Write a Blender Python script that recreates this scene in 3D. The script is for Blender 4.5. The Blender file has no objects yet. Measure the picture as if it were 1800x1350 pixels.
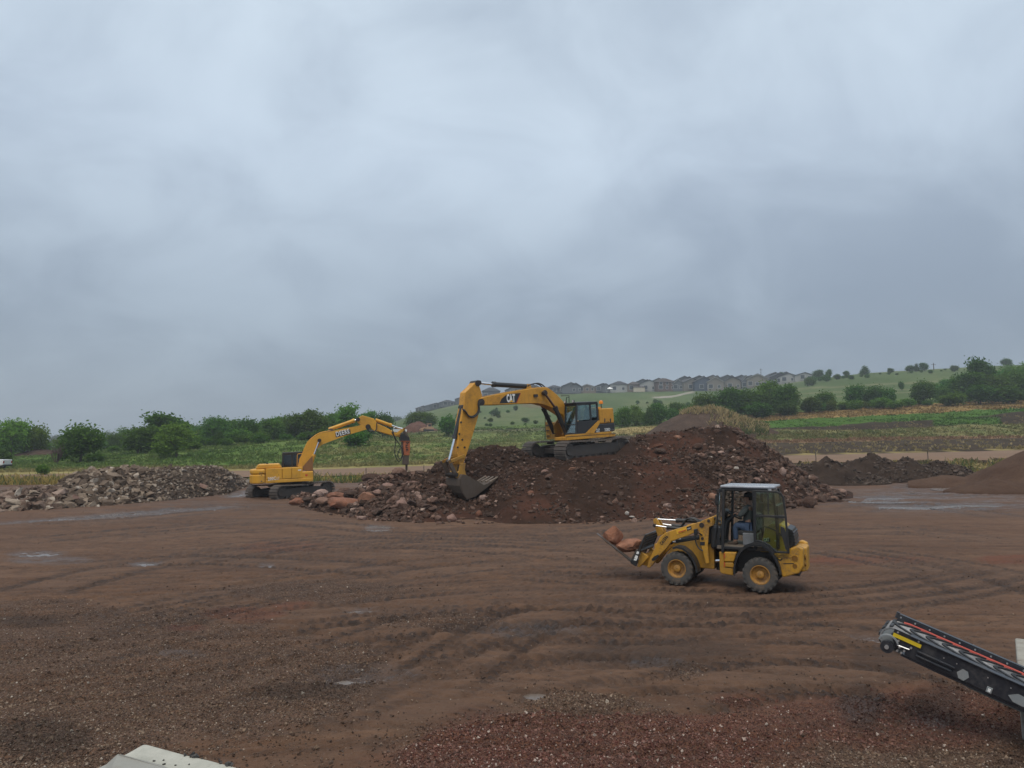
import bpy, bmesh, math, random
import numpy as np
from mathutils import Vector, Matrix, noise as mnoise

scene = bpy.context.scene
COL = scene.collection
R = math.radians
rng = np.random.default_rng(7)
random.seed(7)

# ---------------------------------------------------------------- camera, sky, sun, exposure
F_PX, CX, CY, HZ, CAM_H = 1248.0, 900.0, 675.0, 790.0, 3.0       # measured on the 1800 x 1350 photograph
PITCH = math.atan((HZ - CY) / F_PX)
cam_data = bpy.data.cameras.new('camera')
cam_data.sensor_width = 36.0
cam_data.lens = 36.0 * F_PX / 1800.0
cam_data.clip_start = 0.1
cam_data.clip_end = 6000.0
cam = bpy.data.objects.new('camera', cam_data)
COL.objects.link(cam)
cam.location = (0, 0, CAM_H)
cam.rotation_euler = (math.pi / 2 + PITCH, 0, 0)
scene.camera = cam
scene.render.resolution_x, scene.render.resolution_y = 1024, 768

SUN_EL, SUN_AZ = R(62), R(200)
world = bpy.data.worlds.new('World')
scene.world = world
world.use_nodes = True
wn, wl = world.node_tree.nodes, world.node_tree.links
wn.clear()


def wnode(t, **kw):
    n = wn.new(t)
    for k, v in kw.items():
        setattr(n, k, v)
    return n


def wmath(op, a, b=None, clamp=False):
    n = wn.new('ShaderNodeMath')
    n.operation = op
    n.use_clamp = clamp
    for i, v in enumerate((a, b)):
        if v is None:
            continue
        if isinstance(v, (int, float)):
            n.inputs[i].default_value = v
        else:
            wl.new(v, n.inputs[i])
    return n.outputs[0]


w_out = wnode('ShaderNodeOutputWorld')
w_sky = wnode('ShaderNodeTexSky', sky_type='NISHITA', sun_disc=False, sun_elevation=SUN_EL, sun_rotation=SUN_AZ)
w_bg_sky = wnode('ShaderNodeBackground')
w_bg_sky.inputs['Strength'].default_value = 0.08
wl.new(w_sky.outputs[0], w_bg_sky.inputs['Color'])
w_tc = wnode('ShaderNodeTexCoord')
w_sep = wnode('ShaderNodeSeparateXYZ')
wl.new(w_tc.outputs['Generated'], w_sep.inputs[0])
zc = wmath('MAXIMUM', w_sep.outputs['Z'], 0.0)
den = wmath('ADD', zc, 0.55)
w_comb = wnode('ShaderNodeCombineXYZ')
wl.new(wmath('DIVIDE', w_sep.outputs['X'], den), w_comb.inputs[0])
wl.new(wmath('DIVIDE', w_sep.outputs['Y'], den), w_comb.inputs[1])
w_map = wnode('ShaderNodeMapping')
w_map.inputs['Location'].default_value = (-4.47, 5.62, 1.0)
w_map.inputs['Rotation'].default_value = (0, 0, R(-50))
w_map.inputs['Scale'].default_value = (0.9, 1.1, 1)
wl.new(w_comb.outputs[0], w_map.inputs[0])
w_n1 = wnode('ShaderNodeTexNoise')
w_n1.inputs['Scale'].default_value = 1.5
w_n1.inputs['Detail'].default_value = 3.5
w_n1.inputs['Roughness'].default_value = 0.48
w_n1.inputs['Distortion'].default_value = 0.35
wl.new(w_map.outputs[0], w_n1.inputs['Vector'])
w_n2 = wnode('ShaderNodeTexNoise')
w_n2.inputs['Scale'].default_value = 4.2
w_n2.inputs['Detail'].default_value = 5.0
w_n2.inputs['Roughness'].default_value = 0.55
w_n2.inputs['Distortion'].default_value = 0.6
wl.new(w_map.outputs[0], w_n2.inputs['Vector'])
mixn = wmath('ADD', wmath('MULTIPLY', w_n1.outputs['Fac'], 0.62), wmath('MULTIPLY', w_n2.outputs['Fac'], 0.38))
cl = wmath('MULTIPLY', wmath('SUBTRACT', mixn, 0.36), 3.4, True)
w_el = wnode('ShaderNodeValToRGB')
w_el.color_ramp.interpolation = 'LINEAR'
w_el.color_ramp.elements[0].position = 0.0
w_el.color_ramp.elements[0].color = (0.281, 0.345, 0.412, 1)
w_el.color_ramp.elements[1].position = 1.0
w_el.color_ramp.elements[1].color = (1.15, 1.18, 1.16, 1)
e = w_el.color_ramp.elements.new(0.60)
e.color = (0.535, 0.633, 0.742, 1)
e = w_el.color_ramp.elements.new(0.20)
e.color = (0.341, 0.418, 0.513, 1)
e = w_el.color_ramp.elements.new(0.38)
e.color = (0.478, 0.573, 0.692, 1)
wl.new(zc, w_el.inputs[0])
w_cr = wnode('ShaderNodeValToRGB')
w_cr.color_ramp.interpolation = 'EASE'
w_cr.color_ramp.elements[0].color = (0.80, 0.81, 0.835, 1)
w_cr.color_ramp.elements[1].color = (1.25, 1.23, 1.19, 1)
wl.new(cl, w_cr.inputs[0])
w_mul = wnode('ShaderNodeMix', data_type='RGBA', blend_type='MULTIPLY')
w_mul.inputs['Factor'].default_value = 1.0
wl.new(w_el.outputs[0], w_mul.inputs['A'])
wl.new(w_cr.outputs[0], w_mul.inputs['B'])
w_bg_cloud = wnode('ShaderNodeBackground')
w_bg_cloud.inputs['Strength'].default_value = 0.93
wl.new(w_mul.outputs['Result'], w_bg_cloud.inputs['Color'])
w_mix = wnode('ShaderNodeMixShader')
w_mix.inputs[0].default_value = 0.93
wl.new(w_bg_sky.outputs[0], w_mix.inputs[1])
wl.new(w_bg_cloud.outputs[0], w_mix.inputs[2])
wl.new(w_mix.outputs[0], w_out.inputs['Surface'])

sun_data = bpy.data.lights.new('sun', 'SUN')
sun_data.energy = 1.5
sun_data.angle = R(40)
sun_data.color = (1.0, 0.90, 0.75)
sun = bpy.data.objects.new('sun', sun_data)
COL.objects.link(sun)
sd = Vector((math.sin(SUN_AZ) * math.cos(SUN_EL), math.cos(SUN_AZ) * math.cos(SUN_EL), math.sin(SUN_EL)))
sun.rotation_euler = sd.to_track_quat('Z', 'Y').to_euler()

vs = scene.view_settings
vs.view_transform = 'Standard'
vs.look = 'None'
vs.exposure = 0.22
vs.gamma = 1.0
vs.use_curve_mapping = False
scene.cycles.use_denoising = True
scene.cycles.max_bounces = 6
scene.cycles.diffuse_bounces = 3
scene.cycles.glossy_bounces = 2
scene.cycles.transmission_bounces = 3
scene.cycles.transparent_max_bounces = 8
scene.cycles.volume_bounces = 0


# ---------------------------------------------------------------- helpers: photo measurements -> world
def ray(px, py):
    u, v = (px - CX) / F_PX, -(py - CY) / F_PX
    c, s = math.cos(PITCH), math.sin(PITCH)
    return Vector((u, c - v * s, s + v * c))


def at_y(px, py, Y):
    d = ray(px, py)
    return Vector((0, 0, CAM_H)) + d * (Y / d.y)


def at_z(px, py, z):
    d = ray(px, py)
    return Vector((0, 0, CAM_H)) + d * ((z - CAM_H) / d.z)


def z_of(py, Y):
    """height of the point that shows at image row py at distance Y (arrays allowed)"""
    v = -(np.asarray(py, float) - CY) / F_PX
    c, s = math.cos(PITCH), math.sin(PITCH)
    return CAM_H + Y * (s + v * c) / (c - v * s)


def row_of(z, Y):
    a = np.arctan2(np.asarray(z, float) - CAM_H, Y) - PITCH
    return CY - F_PX * np.tan(a)


class Frame:
    """local frame of a machine: x forward, y to its left, z up; traces points of the photo onto planes y = off"""

    def __init__(self, origin, heading, pitch=0.0, roll=0.0):
        self.m = Matrix.Translation(origin) @ Matrix.Rotation(heading, 4, 'Z') @ Matrix.Rotation(pitch, 4, 'Y') @ Matrix.Rotation(roll, 4, 'X')
        self.inv = self.m.inverted()
        self.cam = self.inv @ Vector((0, 0, CAM_H))

    def p(self, off, px, py):
        d = self.inv.to_3x3() @ ray(px, py)
        q = self.cam + d * ((off - self.cam.y) / d.y)
        return (q.x, q.z)

    def t(self, off, zoom, pts):
        x0, y0, k = zoom
        return [self.p(off, x0 + a / k, y0 + b / k) for a, b in pts]


# ---------------------------------------------------------------- helpers: value noise
def _hash(ix, iy, seed):
    h = (ix.astype(np.int64) * 374761393 + iy.astype(np.int64) * 668265263 + seed * 974634777) & 0x7FFFFFFF
    h = ((h ^ (h >> 13)) * 1274126177) & 0x7FFFFFFF
    return ((h ^ (h >> 16)) & 0xFFFFFF) / float(0xFFFFFF)


def vnoise(x, y, seed=0):
    x, y = np.asarray(x, float), np.asarray(y, float)
    ix, iy = np.floor(x), np.floor(y)
    fx, fy = x - ix, y - iy
    ix, iy = ix.astype(np.int64), iy.astype(np.int64)
    sx, sy = fx * fx * (3 - 2 * fx), fy * fy * (3 - 2 * fy)
    a, b = _hash(ix, iy, seed), _hash(ix + 1, iy, seed)
    c, d = _hash(ix, iy + 1, seed), _hash(ix + 1, iy + 1, seed)
    return (a + (b - a) * sx) * (1 - sy) + (c + (d - c) * sx) * sy


def fbm(x, y, seed=0, octaves=4, gain=0.5):
    s, a, t = 0.0, 1.0, 0.0
    for i in range(octaves):
        s = s + a * (vnoise(x * 2 ** i + 17.3 * i, y * 2 ** i - 9.1 * i, seed + i) - 0.5) * 2
        t += a
        a *= gain
    return s / t


def smooth(a, b, x):
    t = np.clip((np.asarray(x, float) - a) / (b - a), 0, 1)
    return t * t * (3 - 2 * t)


# ---------------------------------------------------------------- helpers: objects
def tag(o, label=None, cat=None, group=None, kind=None):
    if label:
        o['label'] = label
    if cat:
        o['category'] = cat
    if group:
        o['group'] = group
    if kind:
        o['kind'] = kind
    return o


def empty(name, label, cat, loc=(0, 0, 0), group=None, matrix=None):
    o = bpy.data.objects.new(name, None)
    COL.objects.link(o)
    o.empty_display_size = 0.3
    if matrix is not None:
        o.matrix_world = matrix
    else:
        o.location = loc
    return tag(o, label, cat, group)


def link(name, me, parent=None, mat=None):
    o = bpy.data.objects.new(name, me)
    COL.objects.link(o)
    if mat is not None and len(me.materials) == 0:
        me.materials.append(mat)
    if parent is not None:
        o.parent = parent
    return o


def mesh_np(name, verts, faces, col=None, smooth_shade=False):
    """verts (n,3); faces (m,3 or 4) int; col (n,3) optional point colour 'Col'"""
    me = bpy.data.meshes.new(name)
    k = faces.shape[1]
    me.vertices.add(len(verts))
    me.vertices.foreach_set('co', np.asarray(verts, np.float32).ravel())
    me.loops.add(faces.size)
    me.loops.foreach_set('vertex_index', np.asarray(faces, np.int32).ravel())
    me.polygons.add(len(faces))
    me.polygons.foreach_set('loop_start', np.arange(0, faces.size, k, dtype=np.int32))
    me.polygons.foreach_set('use_smooth', np.full(len(faces), smooth_shade, bool))
    me.update(calc_edges=True)
    if col is not None:
        add_col(me, 'Col', col)
    return me


def add_col(me, name, col):
    a = me.attributes.new(name, 'FLOAT_COLOR', 'POINT')
    c = np.ones((len(col), 4), np.float32)
    c[:, :3] = col
    a.data.foreach_set('color', c.ravel())


class MB:
    """collects shapes and links them as ONE mesh object"""

    def __init__(self, m=None):
        self.v, self.f, self.m = [], [], m

    def add(self, vs_, fs):
        n = len(self.v)
        if self.m is not None:
            vs_ = [self.m @ Vector(v) for v in vs_]
        self.v.extend(tuple(v) for v in vs_)
        self.f.extend(tuple(i + n for i in f) for f in fs)
        return self

    def box(self, c, s, rot=None):
        hx, hy, hz = s[0] / 2, s[1] / 2, s[2] / 2
        vs_ = [Vector((x, y, z)) for x in (-hx, hx) for y in (-hy, hy) for z in (-hz, hz)]
        if rot is not None:
            vs_ = [rot @ v for v in vs_]
        c = Vector(c)
        return self.add([v + c for v in vs_], [(0, 1, 3, 2), (4, 6, 7, 5), (0, 4, 5, 1), (2, 3, 7, 6), (0, 2, 6, 4), (1, 5, 7, 3)])

    def span(self, x0, x1, y0, y1, z0, z1):
        return self.box(((x0 + x1) / 2, (y0 + y1) / 2, (z0 + z1) / 2), (abs(x1 - x0), abs(y1 - y0), abs(z1 - z0)))

    def prism(self, prof, y0, y1, inset=0.0):
        n = len(prof)
        vs_ = [(x, y0, z) for x, z in prof] + [(x, y1, z) for x, z in prof]
        fs = [tuple(range(n)), tuple(range(2 * n - 1, n - 1, -1))]
        fs += [(i, (i + 1) % n, (i + 1) % n + n, i + n) for i in range(n)]
        return self.add(vs_, fs)

    def slab(self, poly, z0, z1):
        n = len(poly)
        vs_ = [(x, y, z0) for x, y in poly] + [(x, y, z1) for x, y in poly]
        fs = [tuple(range(n)), tuple(range(2 * n - 1, n - 1, -1))]
        fs += [(i, (i + 1) % n, (i + 1) % n + n, i + n) for i in range(n)]
        return self.add(vs_, fs)

    def band(self, pts, y0, y1, th, closed=False):
        """a bent sheet: polyline in xz, thickness th, from y0 to y1"""
        n = len(pts)
        P = [Vector((x, z)) for x, z in pts]
        off = []
        for i in range(n):
            a, b = P[max(i - 1, 0)], P[min(i + 1, n - 1)]
            d = (b - a).normalized()
            off.append(Vector((-d.y, d.x)) * th / 2)
        a = [P[i] + off[i] for i in range(n)]
        b = [P[i] - off[i] for i in range(n)]
        for i in range(n - 1):
            q = [a[i], a[i + 1], b[i + 1], b[i]]
            self.prism([(p.x, p.y) for p in q], y0, y1)
        return self

    def tube(self, pts, r, n=8, cap=True):
        pts = [Vector(p) for p in pts]
        rr = r if isinstance(r, (list, tuple)) else [r] * len(pts)
        vs_, fs = [], []
        up = None
        for i, p in enumerate(pts):
            d = (pts[min(i + 1, len(pts) - 1)] - pts[max(i - 1, 0)]).normalized()
            if up is None:
                up = Vector((0, 0, 1)) if abs(d.z) < 0.9 else Vector((1, 0, 0))
            a = d.cross(up).normalized()
            b = a.cross(d).normalized()
            up = b
            vs_ += [p + (a * math.cos(t) + b * math.sin(t)) * rr[i] for t in (2 * math.pi * k / n for k in range(n))]
        for i in range(len(pts) - 1):
            for k in range(n):
                k2 = (k + 1) % n
                fs.append((i * n + k, i * n + k2, (i + 1) * n + k2, (i + 1) * n + k))
        if cap:
            fs.append(tuple(range(n)))
            m = (len(pts) - 1) * n
            fs.append(tuple(range(m + n - 1, m - 1, -1)))
        return self.add(vs_, fs)

    def lathe(self, prof, c, n=24, axis='Y', a0=0.0, a1=2 * math.pi):
        """prof: (radius, along-axis) pairs"""
        full = abs(a1 - a0 - 2 * math.pi) < 1e-6
        k = n if full else n + 1
        c = Vector(c)
        vs_, fs = [], []
        for r, h in prof:
            for i in range(k):
                t = a0 + (a1 - a0) * i / n
                if axis == 'Y':
                    v = Vector((r * math.cos(t), h, r * math.sin(t)))
                elif axis == 'Z':
                    v = Vector((r * math.cos(t), r * math.sin(t), h))
                else:
                    v = Vector((h, r * math.cos(t), r * math.sin(t)))
                vs_.append(c + v)
        for j in range(len(prof) - 1):
            for i in range(n):
                i2 = (i + 1) % k
                fs.append((j * k + i, j * k + i2, (j + 1) * k + i2, (j + 1) * k + i))
        return self.add(vs_, fs)

    def disc(self, c, r, y0, y1, n=20):
        return self.lathe([(0.001, y0), (r, y0), (r, y1), (0.001, y1)], c, n)

    def build(self, name, mat, parent=None, smooth_shade=False, bevel=0.0, kind=None, label=None):
        me = bpy.data.meshes.new(name)
        me.from_pydata([tuple(v) for v in self.v], [], self.f)
        bm = bmesh.new()
        bm.from_mesh(me)
        bmesh.ops.recalc_face_normals(bm, faces=bm.faces)
        bm.to_mesh(me)
        bm.free()
        if smooth_shade:
            me.polygons.foreach_set('use_smooth', np.ones(len(me.polygons), bool))
            me.set_sharp_from_angle(angle=R(38))
        o = link(name, me, parent, mat)
        if bevel:
            b = o.modifiers.new('bevel', 'BEVEL')
            b.width, b.segments, b.limit_method, b.angle_limit = bevel, 2, 'ANGLE', R(40)
        if kind:
            o['kind'] = kind
        if label:
            o['label'] = label
        return o


def children_of(o):
    return list(o.children)


def copy_tree(o, parent=None):
    c = o.copy()
    COL.objects.link(c)
    c.parent = parent
    for ch in children_of(o):
        copy_tree(ch, c)
    return c


# ---------------------------------------------------------------- helpers: materials
class NT:
    def __init__(self, name):
        self.mat = bpy.data.materials.new(name)
        self.mat.use_nodes = True
        self.n, self.l = self.mat.node_tree.nodes, self.mat.node_tree.links
        self.n.clear()
        self.out = self.n.new('ShaderNodeOutputMaterial')

    def node(self, t, **kw):
        n = self.n.new(t)
        for k, v in kw.items():
            setattr(n, k, v)
        return n

    def put(self, sock, v):
        if hasattr(v, 'is_output') or isinstance(v, bpy.types.NodeSocket):
            self.l.new(v, sock)
        elif isinstance(v, (tuple, list)) and len(v) == 3 and sock.type == 'RGBA':
            sock.default_value = (*v, 1)
        else:
            sock.default_value = v

    def math(self, op, a, b=None, clamp=False):
        n = self.node('ShaderNodeMath', operation=op, use_clamp=clamp)
        self.put(n.inputs[0], a)
        if b is not None:
            self.put(n.inputs[1], b)
        return n.outputs[0]

    def mix(self, f, a, b, blend='MIX'):
        n = self.node('ShaderNodeMix', data_type='RGBA', blend_type=blend)
        self.put(n.inputs['Factor'], f)
        self.put(n.inputs['A'], a)
        self.put(n.inputs['B'], b)
        return n.outputs['Result']

    def noise(self, vec, scale, detail=4, rough=0.55, dist=0.0):
        n = self.node('ShaderNodeTexNoise')
        if vec is not None:
            self.l.new(vec, n.inputs['Vector'])
        n.inputs['Scale'].default_value = scale
        n.inputs['Detail'].default_value = detail
        n.inputs['Roughness'].default_value = rough
        n.inputs['Distortion'].default_value = dist
        return n.outputs['Fac']

    def voronoi(self, vec, scale, out='Color'):
        n = self.node('ShaderNodeTexVoronoi')
        self.l.new(vec, n.inputs['Vector'])
        n.inputs['Scale'].default_value = scale
        return n.outputs[out]

    def ramp(self, f, stops, interp='LINEAR'):
        n = self.node('ShaderNodeValToRGB')
        n.color_ramp.interpolation = interp
        el = n.color_ramp.elements
        el[0].position, el[0].color = stops[0][0], (*stops[0][1], 1)
        el[1].position, el[1].color = stops[-1][0], (*stops[-1][1], 1)
        for p, c in stops[1:-1]:
            e_ = el.new(p)
            e_.color = (*c, 1)
        self.put(n.inputs[0], f)
        return n.outputs[0]

    def step(self, f, a, b):
        n = self.node('ShaderNodeMapRange', clamp=True)
        self.put(n.inputs['Value'], f)
        n.inputs['From Min'].default_value, n.inputs['From Max'].default_value = a, b
        return n.outputs[0]

    def coord(self, which='Object'):
        return self.node('ShaderNodeTexCoord').outputs[which]

    def world_pos(self):
        return self.node('ShaderNodeNewGeometry').outputs['Position']

    def mapping(self, vec, scale=(1, 1, 1), rot=(0, 0, 0)):
        n = self.node('ShaderNodeMapping')
        self.l.new(vec, n.inputs[0])
        n.inputs['Scale'].default_value = scale
        n.inputs['Rotation'].default_value = rot
        return n.outputs[0]

    def attr(self, name, out='Color'):
        return self.node('ShaderNodeAttribute', attribute_name=name).outputs[out]

    def bump(self, h, strength=0.3, dist=0.02):
        n = self.node('ShaderNodeBump')
        self.put(n.inputs['Height'], h)
        n.inputs['Strength'].default_value = strength
        n.inputs['Distance'].default_value = dist
        return n.outputs[0]

    def principled(self, col, rough=0.7, metal=0.0, normal=None, spec=0.5, coat=0.0):
        b = self.node('ShaderNodeBsdfPrincipled')
        self.put(b.inputs['Base Color'], col)
        self.put(b.inputs['Roughness'], rough)
        self.put(b.inputs['Metallic'], metal)
        b.inputs['Specular IOR Level'].default_value = spec
        b.inputs['Coat Weight'].default_value = coat
        if normal is not None:
            self.l.new(normal, b.inputs['Normal'])
        self.l.new(b.outputs[0], self.out.inputs['Surface'])
        return self.mat


def paint(name, col, rough=0.45, dirt=0.35, dirt_col=(0.11, 0.075, 0.05), scale=3.0, metal=0.0, fade=0.12, cover=0.0):
    """sheet paint with fading, stains and mud specks"""
    t = NT(name)
    v = t.coord()
    n1 = t.noise(v, scale, 5, 0.6, 0.4)
    n2 = t.noise(v, scale * 7, 4, 0.65)
    base = t.mix(t.step(n1, 0.35, 0.7), col, tuple(min(1, c * (1 - fade)) for c in col))
    d = t.math('MULTIPLY', t.step(t.math('ADD', t.math('MULTIPLY', n1, 0.55), t.math('MULTIPLY', n2, 0.45)), 0.50 - cover, 0.66 - cover), dirt)
    n3 = t.noise(t.mapping(v, (scale * 3.0, scale * 3.0, scale * 0.35)), 1.0, 4, 0.6)
    d = t.math('MAXIMUM', d, t.math('MULTIPLY', t.step(n3, 0.52, 0.72), dirt * 0.55))
    c = t.mix(d, base, dirt_col)
    rg = t.math('ADD', rough, t.math('MULTIPLY', d, 0.5), True)
    return t.principled(c, rg, metal, t.bump(n2, 0.08, 0.01))


def plain(name, col, rough=0.6, metal=0.0, var=0.25, scale=12.0, bump=0.1):
    t = NT(name)
    v = t.coord()
    n = t.noise(v, scale, 4, 0.6)
    c = t.mix(n, tuple(x * (1 - var) for x in col), tuple(min(1, x * (1 + var)) for x in col))
    return t.principled(c, rough, metal, t.bump(n, bump, 0.01))


def glass(name, tint=(0.6, 0.75, 0.68), refl=0.10):
    t = NT(name)
    a = t.node('ShaderNodeBsdfTransparent')
    a.inputs[0].default_value = (*tint, 1)
    g = t.node('ShaderNodeBsdfGlossy')
    g.inputs['Roughness'].default_value = 0.04
    g.inputs['Color'].default_value = (0.9, 0.95, 1.0, 1)
    n = t.noise(t.coord(), 6.0, 3)
    m = t.node('ShaderNodeMixShader')
    lw = t.node('ShaderNodeLayerWeight')
    lw.inputs[0].default_value = 0.35
    t.l.new(t.math('ADD', t.math('MULTIPLY', lw.outputs['Fresnel'], 0.5), t.math('MULTIPLY', n, refl), True), m.inputs[0])
    t.l.new(a.outputs[0], m.inputs[1])
    t.l.new(g.outputs[0], m.inputs[2])
    t.l.new(m.outputs[0], t.out.inputs['Surface'])
    return t.mat

# ================================================================ TERRAIN
T_COLS = {
    0:    [(37, 890), (50, 866), (60, 851), (70, 839), (80, 828), (100, 811), (130, 801), (200, 795), (400, 790), (1600, 788)],
    300:  [(45, 873), (52, 863), (60, 849), (70, 834), (80, 822), (100, 800), (115, 791), (130, 787), (200, 785), (400, 785), (1600, 787)],
    600:  [(40, 884), (45, 874), (50, 862), (60, 848), (66, 840), (75, 826), (85, 812), (100, 786), (115, 769), (130, 766), (200, 768), (400, 772), (1600, 783)],
    750:  [(45, 868), (52, 856), (60, 846), (66, 836), (75, 822), (100, 795), (130, 778), (150, 770), (160, 758), (200, 754), (250, 747), (300, 737), (400, 727), (500, 720), (1600, 772)],
    900:  [(45, 866), (60, 840), (75, 815), (100, 793), (130, 777), (150, 768), (160, 756), (200, 747), (250, 735), (300, 721), (400, 700), (450, 693), (500, 690), (1600, 765)],
    1150: [(45, 866), (60, 832), (75, 806), (100, 782), (130, 758), (150, 748), (200, 740), (250, 730), (300, 716), (350, 701), (400, 689), (450, 684), (500, 682), (1600, 760)],
    1300: [(45, 867), (60, 838), (70, 808), (75, 802), (85, 790), (100, 777), (130, 755), (150, 739), (200, 728), (250, 715), (300, 704), (350, 694), (400, 686), (450, 681), (1600, 760)],
    1500: [(42, 874), (50, 860), (60, 838), (68, 806), (75, 798), (85, 785), (100, 771), (130, 745), (150, 729), (170, 717), (200, 702), (250, 678), (300, 662), (350, 657), (400, 657), (1600, 750)],
    1800: [(40, 880), (50, 858), (60, 832), (68, 800), (75, 790), (85, 780), (100, 765), (130, 729), (150, 713), (170, 704), (200, 694), (250, 666), (300, 647), (350, 641), (400, 641), (1600, 745)],
}
TG_PX = np.arange(-100, 1901, 25.0)
TG_Y = np.concatenate([[0.0, 25.0], np.geomspace(30, 1600, 170)])


def _terrain_table():
    keys = sorted(T_COLS)
    z = np.zeros((len(TG_PX), len(TG_Y)))
    cols = []
    for k in keys:
        Y = np.array([p[0] for p in T_COLS[k]], float)
        zz = np.array([float(z_of(p[1], p[0])) for p in T_COLS[k]])
        Y = np.concatenate([[0, 26], Y])
        zz = np.concatenate([[0, 0], zz])
        cols.append(np.interp(TG_Y, Y, zz))
    cols = np.array(cols)
    for j in range(len(TG_Y)):
        z[:, j] = np.interp(TG_PX, keys, cols[:, j])
    for _ in range(2):                                    # soften the kinks
        z[1:-1] = (z[:-2] + 2 * z[1:-1] + z[2:]) / 4
        z[:, 1:-1] = (z[:, :-2] + 2 * z[:, 1:-1] + z[:, 2:]) / 4
    for _ in range(4):
        z[1:-1] = (z[:-2] + 2 * z[1:-1] + z[2:]) / 4
    return z


TG_Z = _terrain_table()


def zt(x, y):
    x, y = np.asarray(x, float), np.asarray(y, float)
    yy = np.clip(y, 0.01, 1599.0)
    px = np.clip(CX + F_PX * x / np.maximum(yy, 8.0), -100, 1899.9)
    fi = (px - TG_PX[0]) / 25.0
    i = np.clip(np.floor(fi).astype(int), 0, len(TG_PX) - 2)
    u = fi - i
    j = np.clip(np.searchsorted(TG_Y, yy, side='right') - 1, 0, len(TG_Y) - 2)
    v = (yy - TG_Y[j]) / (TG_Y[j + 1] - TG_Y[j])
    return (TG_Z[i, j] * (1 - u) + TG_Z[i + 1, j] * u) * (1 - v) + (TG_Z[i, j + 1] * (1 - u) + TG_Z[i + 1, j + 1] * u) * v


def gz(x, y):
    return float(zt(np.array([x]), np.array([y]))[0])


def px_of(x, y):
    return CX + F_PX * np.asarray(x, float) / np.maximum(np.asarray(y, float), 0.5)


def ground_hit(px, py, zguess=0.0):
    Y = np.geomspace(4, 700, 4000)
    X = (px - CX) * Y / F_PX
    z = zt(X, Y)
    k = int(np.argmax(row_of(z, Y) <= py))
    return Vector((float(X[k]), float(Y[k]), float(z[k])))


def at_px(px, Y):
    """ground point at distance Y under image column px"""
    x = (px - CX) * Y / F_PX
    return Vector((x, Y, gz(x, Y)))


# ---------------------------------------------------------------- yard relief: ruts, puddle hollows, clods
PUDDLES = [  # centre px, row, half width px, half depth rows, tilt (rows per px)
    (222, 905, 215, 4.0, -0.075), (75, 973, 52, 6, -0.03), (266, 990, 34, 4.5, -0.05), (425, 870, 30, 5.5, -0.1), (668, 927, 24, 6, 0.0),
    (640, 1073, 34, 5, -0.05), (1528, 1122, 50, 6, 0.1), (1690, 860, 50, 3.5, 0.0), (1600, 864, 36, 2, 0.0), (940, 1228, 22, 12, 0.0),
    (650, 1190, 55, 8, -0.12), (476, 992, 14, 4, 0.0), (1590, 895, 70, 4, 0.02), (1545, 880, 60, 4, 0.0), (1700, 892, 60, 3.5, 0.0), (1640, 846, 70, 3, 0),
]
RED = [(1420, 1250, 150, 45), (1640, 1270, 110, 50), (1290, 1230, 60, 20), (440, 1082, 70, 14), (520, 1065, 40, 8), (340, 1105, 40, 8), (1190, 912, 90, 8),
       (1500, 985, 120, 8), (830, 1290, 90, 50), (1770, 985, 60, 10), (980, 915, 80, 6), (500, 960, 90, 10), (1010, 1335, 400, 75), (1250, 1290, 200, 40), (1560, 1260, 260, 60)]
GRAVEL = [(250, 1200, 420, 130, 0.9), (120, 1320, 260, 60, 1.0), (1000, 1320, 330, 75, 1.2), (1010, 1240, 110, 20, 0.8), (770, 1092, 120, 16, 0.9), (560, 1040, 160, 22, 0.7), (100, 1090, 150, 40, 0.6),
          (1280, 1233, 45, 7, 1.3), (1560, 1330, 320, 50, 0.75), (1700, 1250, 90, 70, 0.7), (450, 1190, 250, 40, 0.8), (1200, 1180, 40, 18, 0.7), (1500, 1275, 280, 50, 0.75), (330, 1120, 260, 30, .6)]
DARK = [(105, 1300, 85, 36), (70, 1092, 60, 14), (1620, 1240, 50, 36), (1490, 1240, 40, 45), (1150, 1150, 160, 30), (1540, 1160, 90, 20), (560, 1215, 120, 16)]


def ell(px, py, e_, tilt=0.0):
    return ((px - e_[0]) / e_[2]) ** 2 + ((py - e_[1] - tilt * (px - e_[0])) / e_[3]) ** 2


_rr = np.random.default_rng(21)
RUTS = []
for k in range(150):
    y0 = float(_rr.uniform(7.5, 46) if k % 3 else _rr.uniform(9, 22))
    x0 = float(_rr.uniform(-0.62, 0.62) * y0)
    ang = float(_rr.normal(R(4), R(13)))
    if x0 < -1 and y0 < 20:
        ang += R(14)
    if x0 > 3:
        ang -= R(6)
    rad = float(_rr.uniform(25, 90)) * (1 if _rr.random() < 0.5 else -1)
    L = float(_rr.uniform(3, 15))
    dep = float(_rr.uniform(0.005, 0.020)) * (1.6 if y0 > 24 else 1.0)
    RUTS.append((x0, y0, ang, rad, L, dep, float(_rr.uniform(0.06, 0.15)), float(_rr.uniform(1.1, 1.9))))


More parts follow.
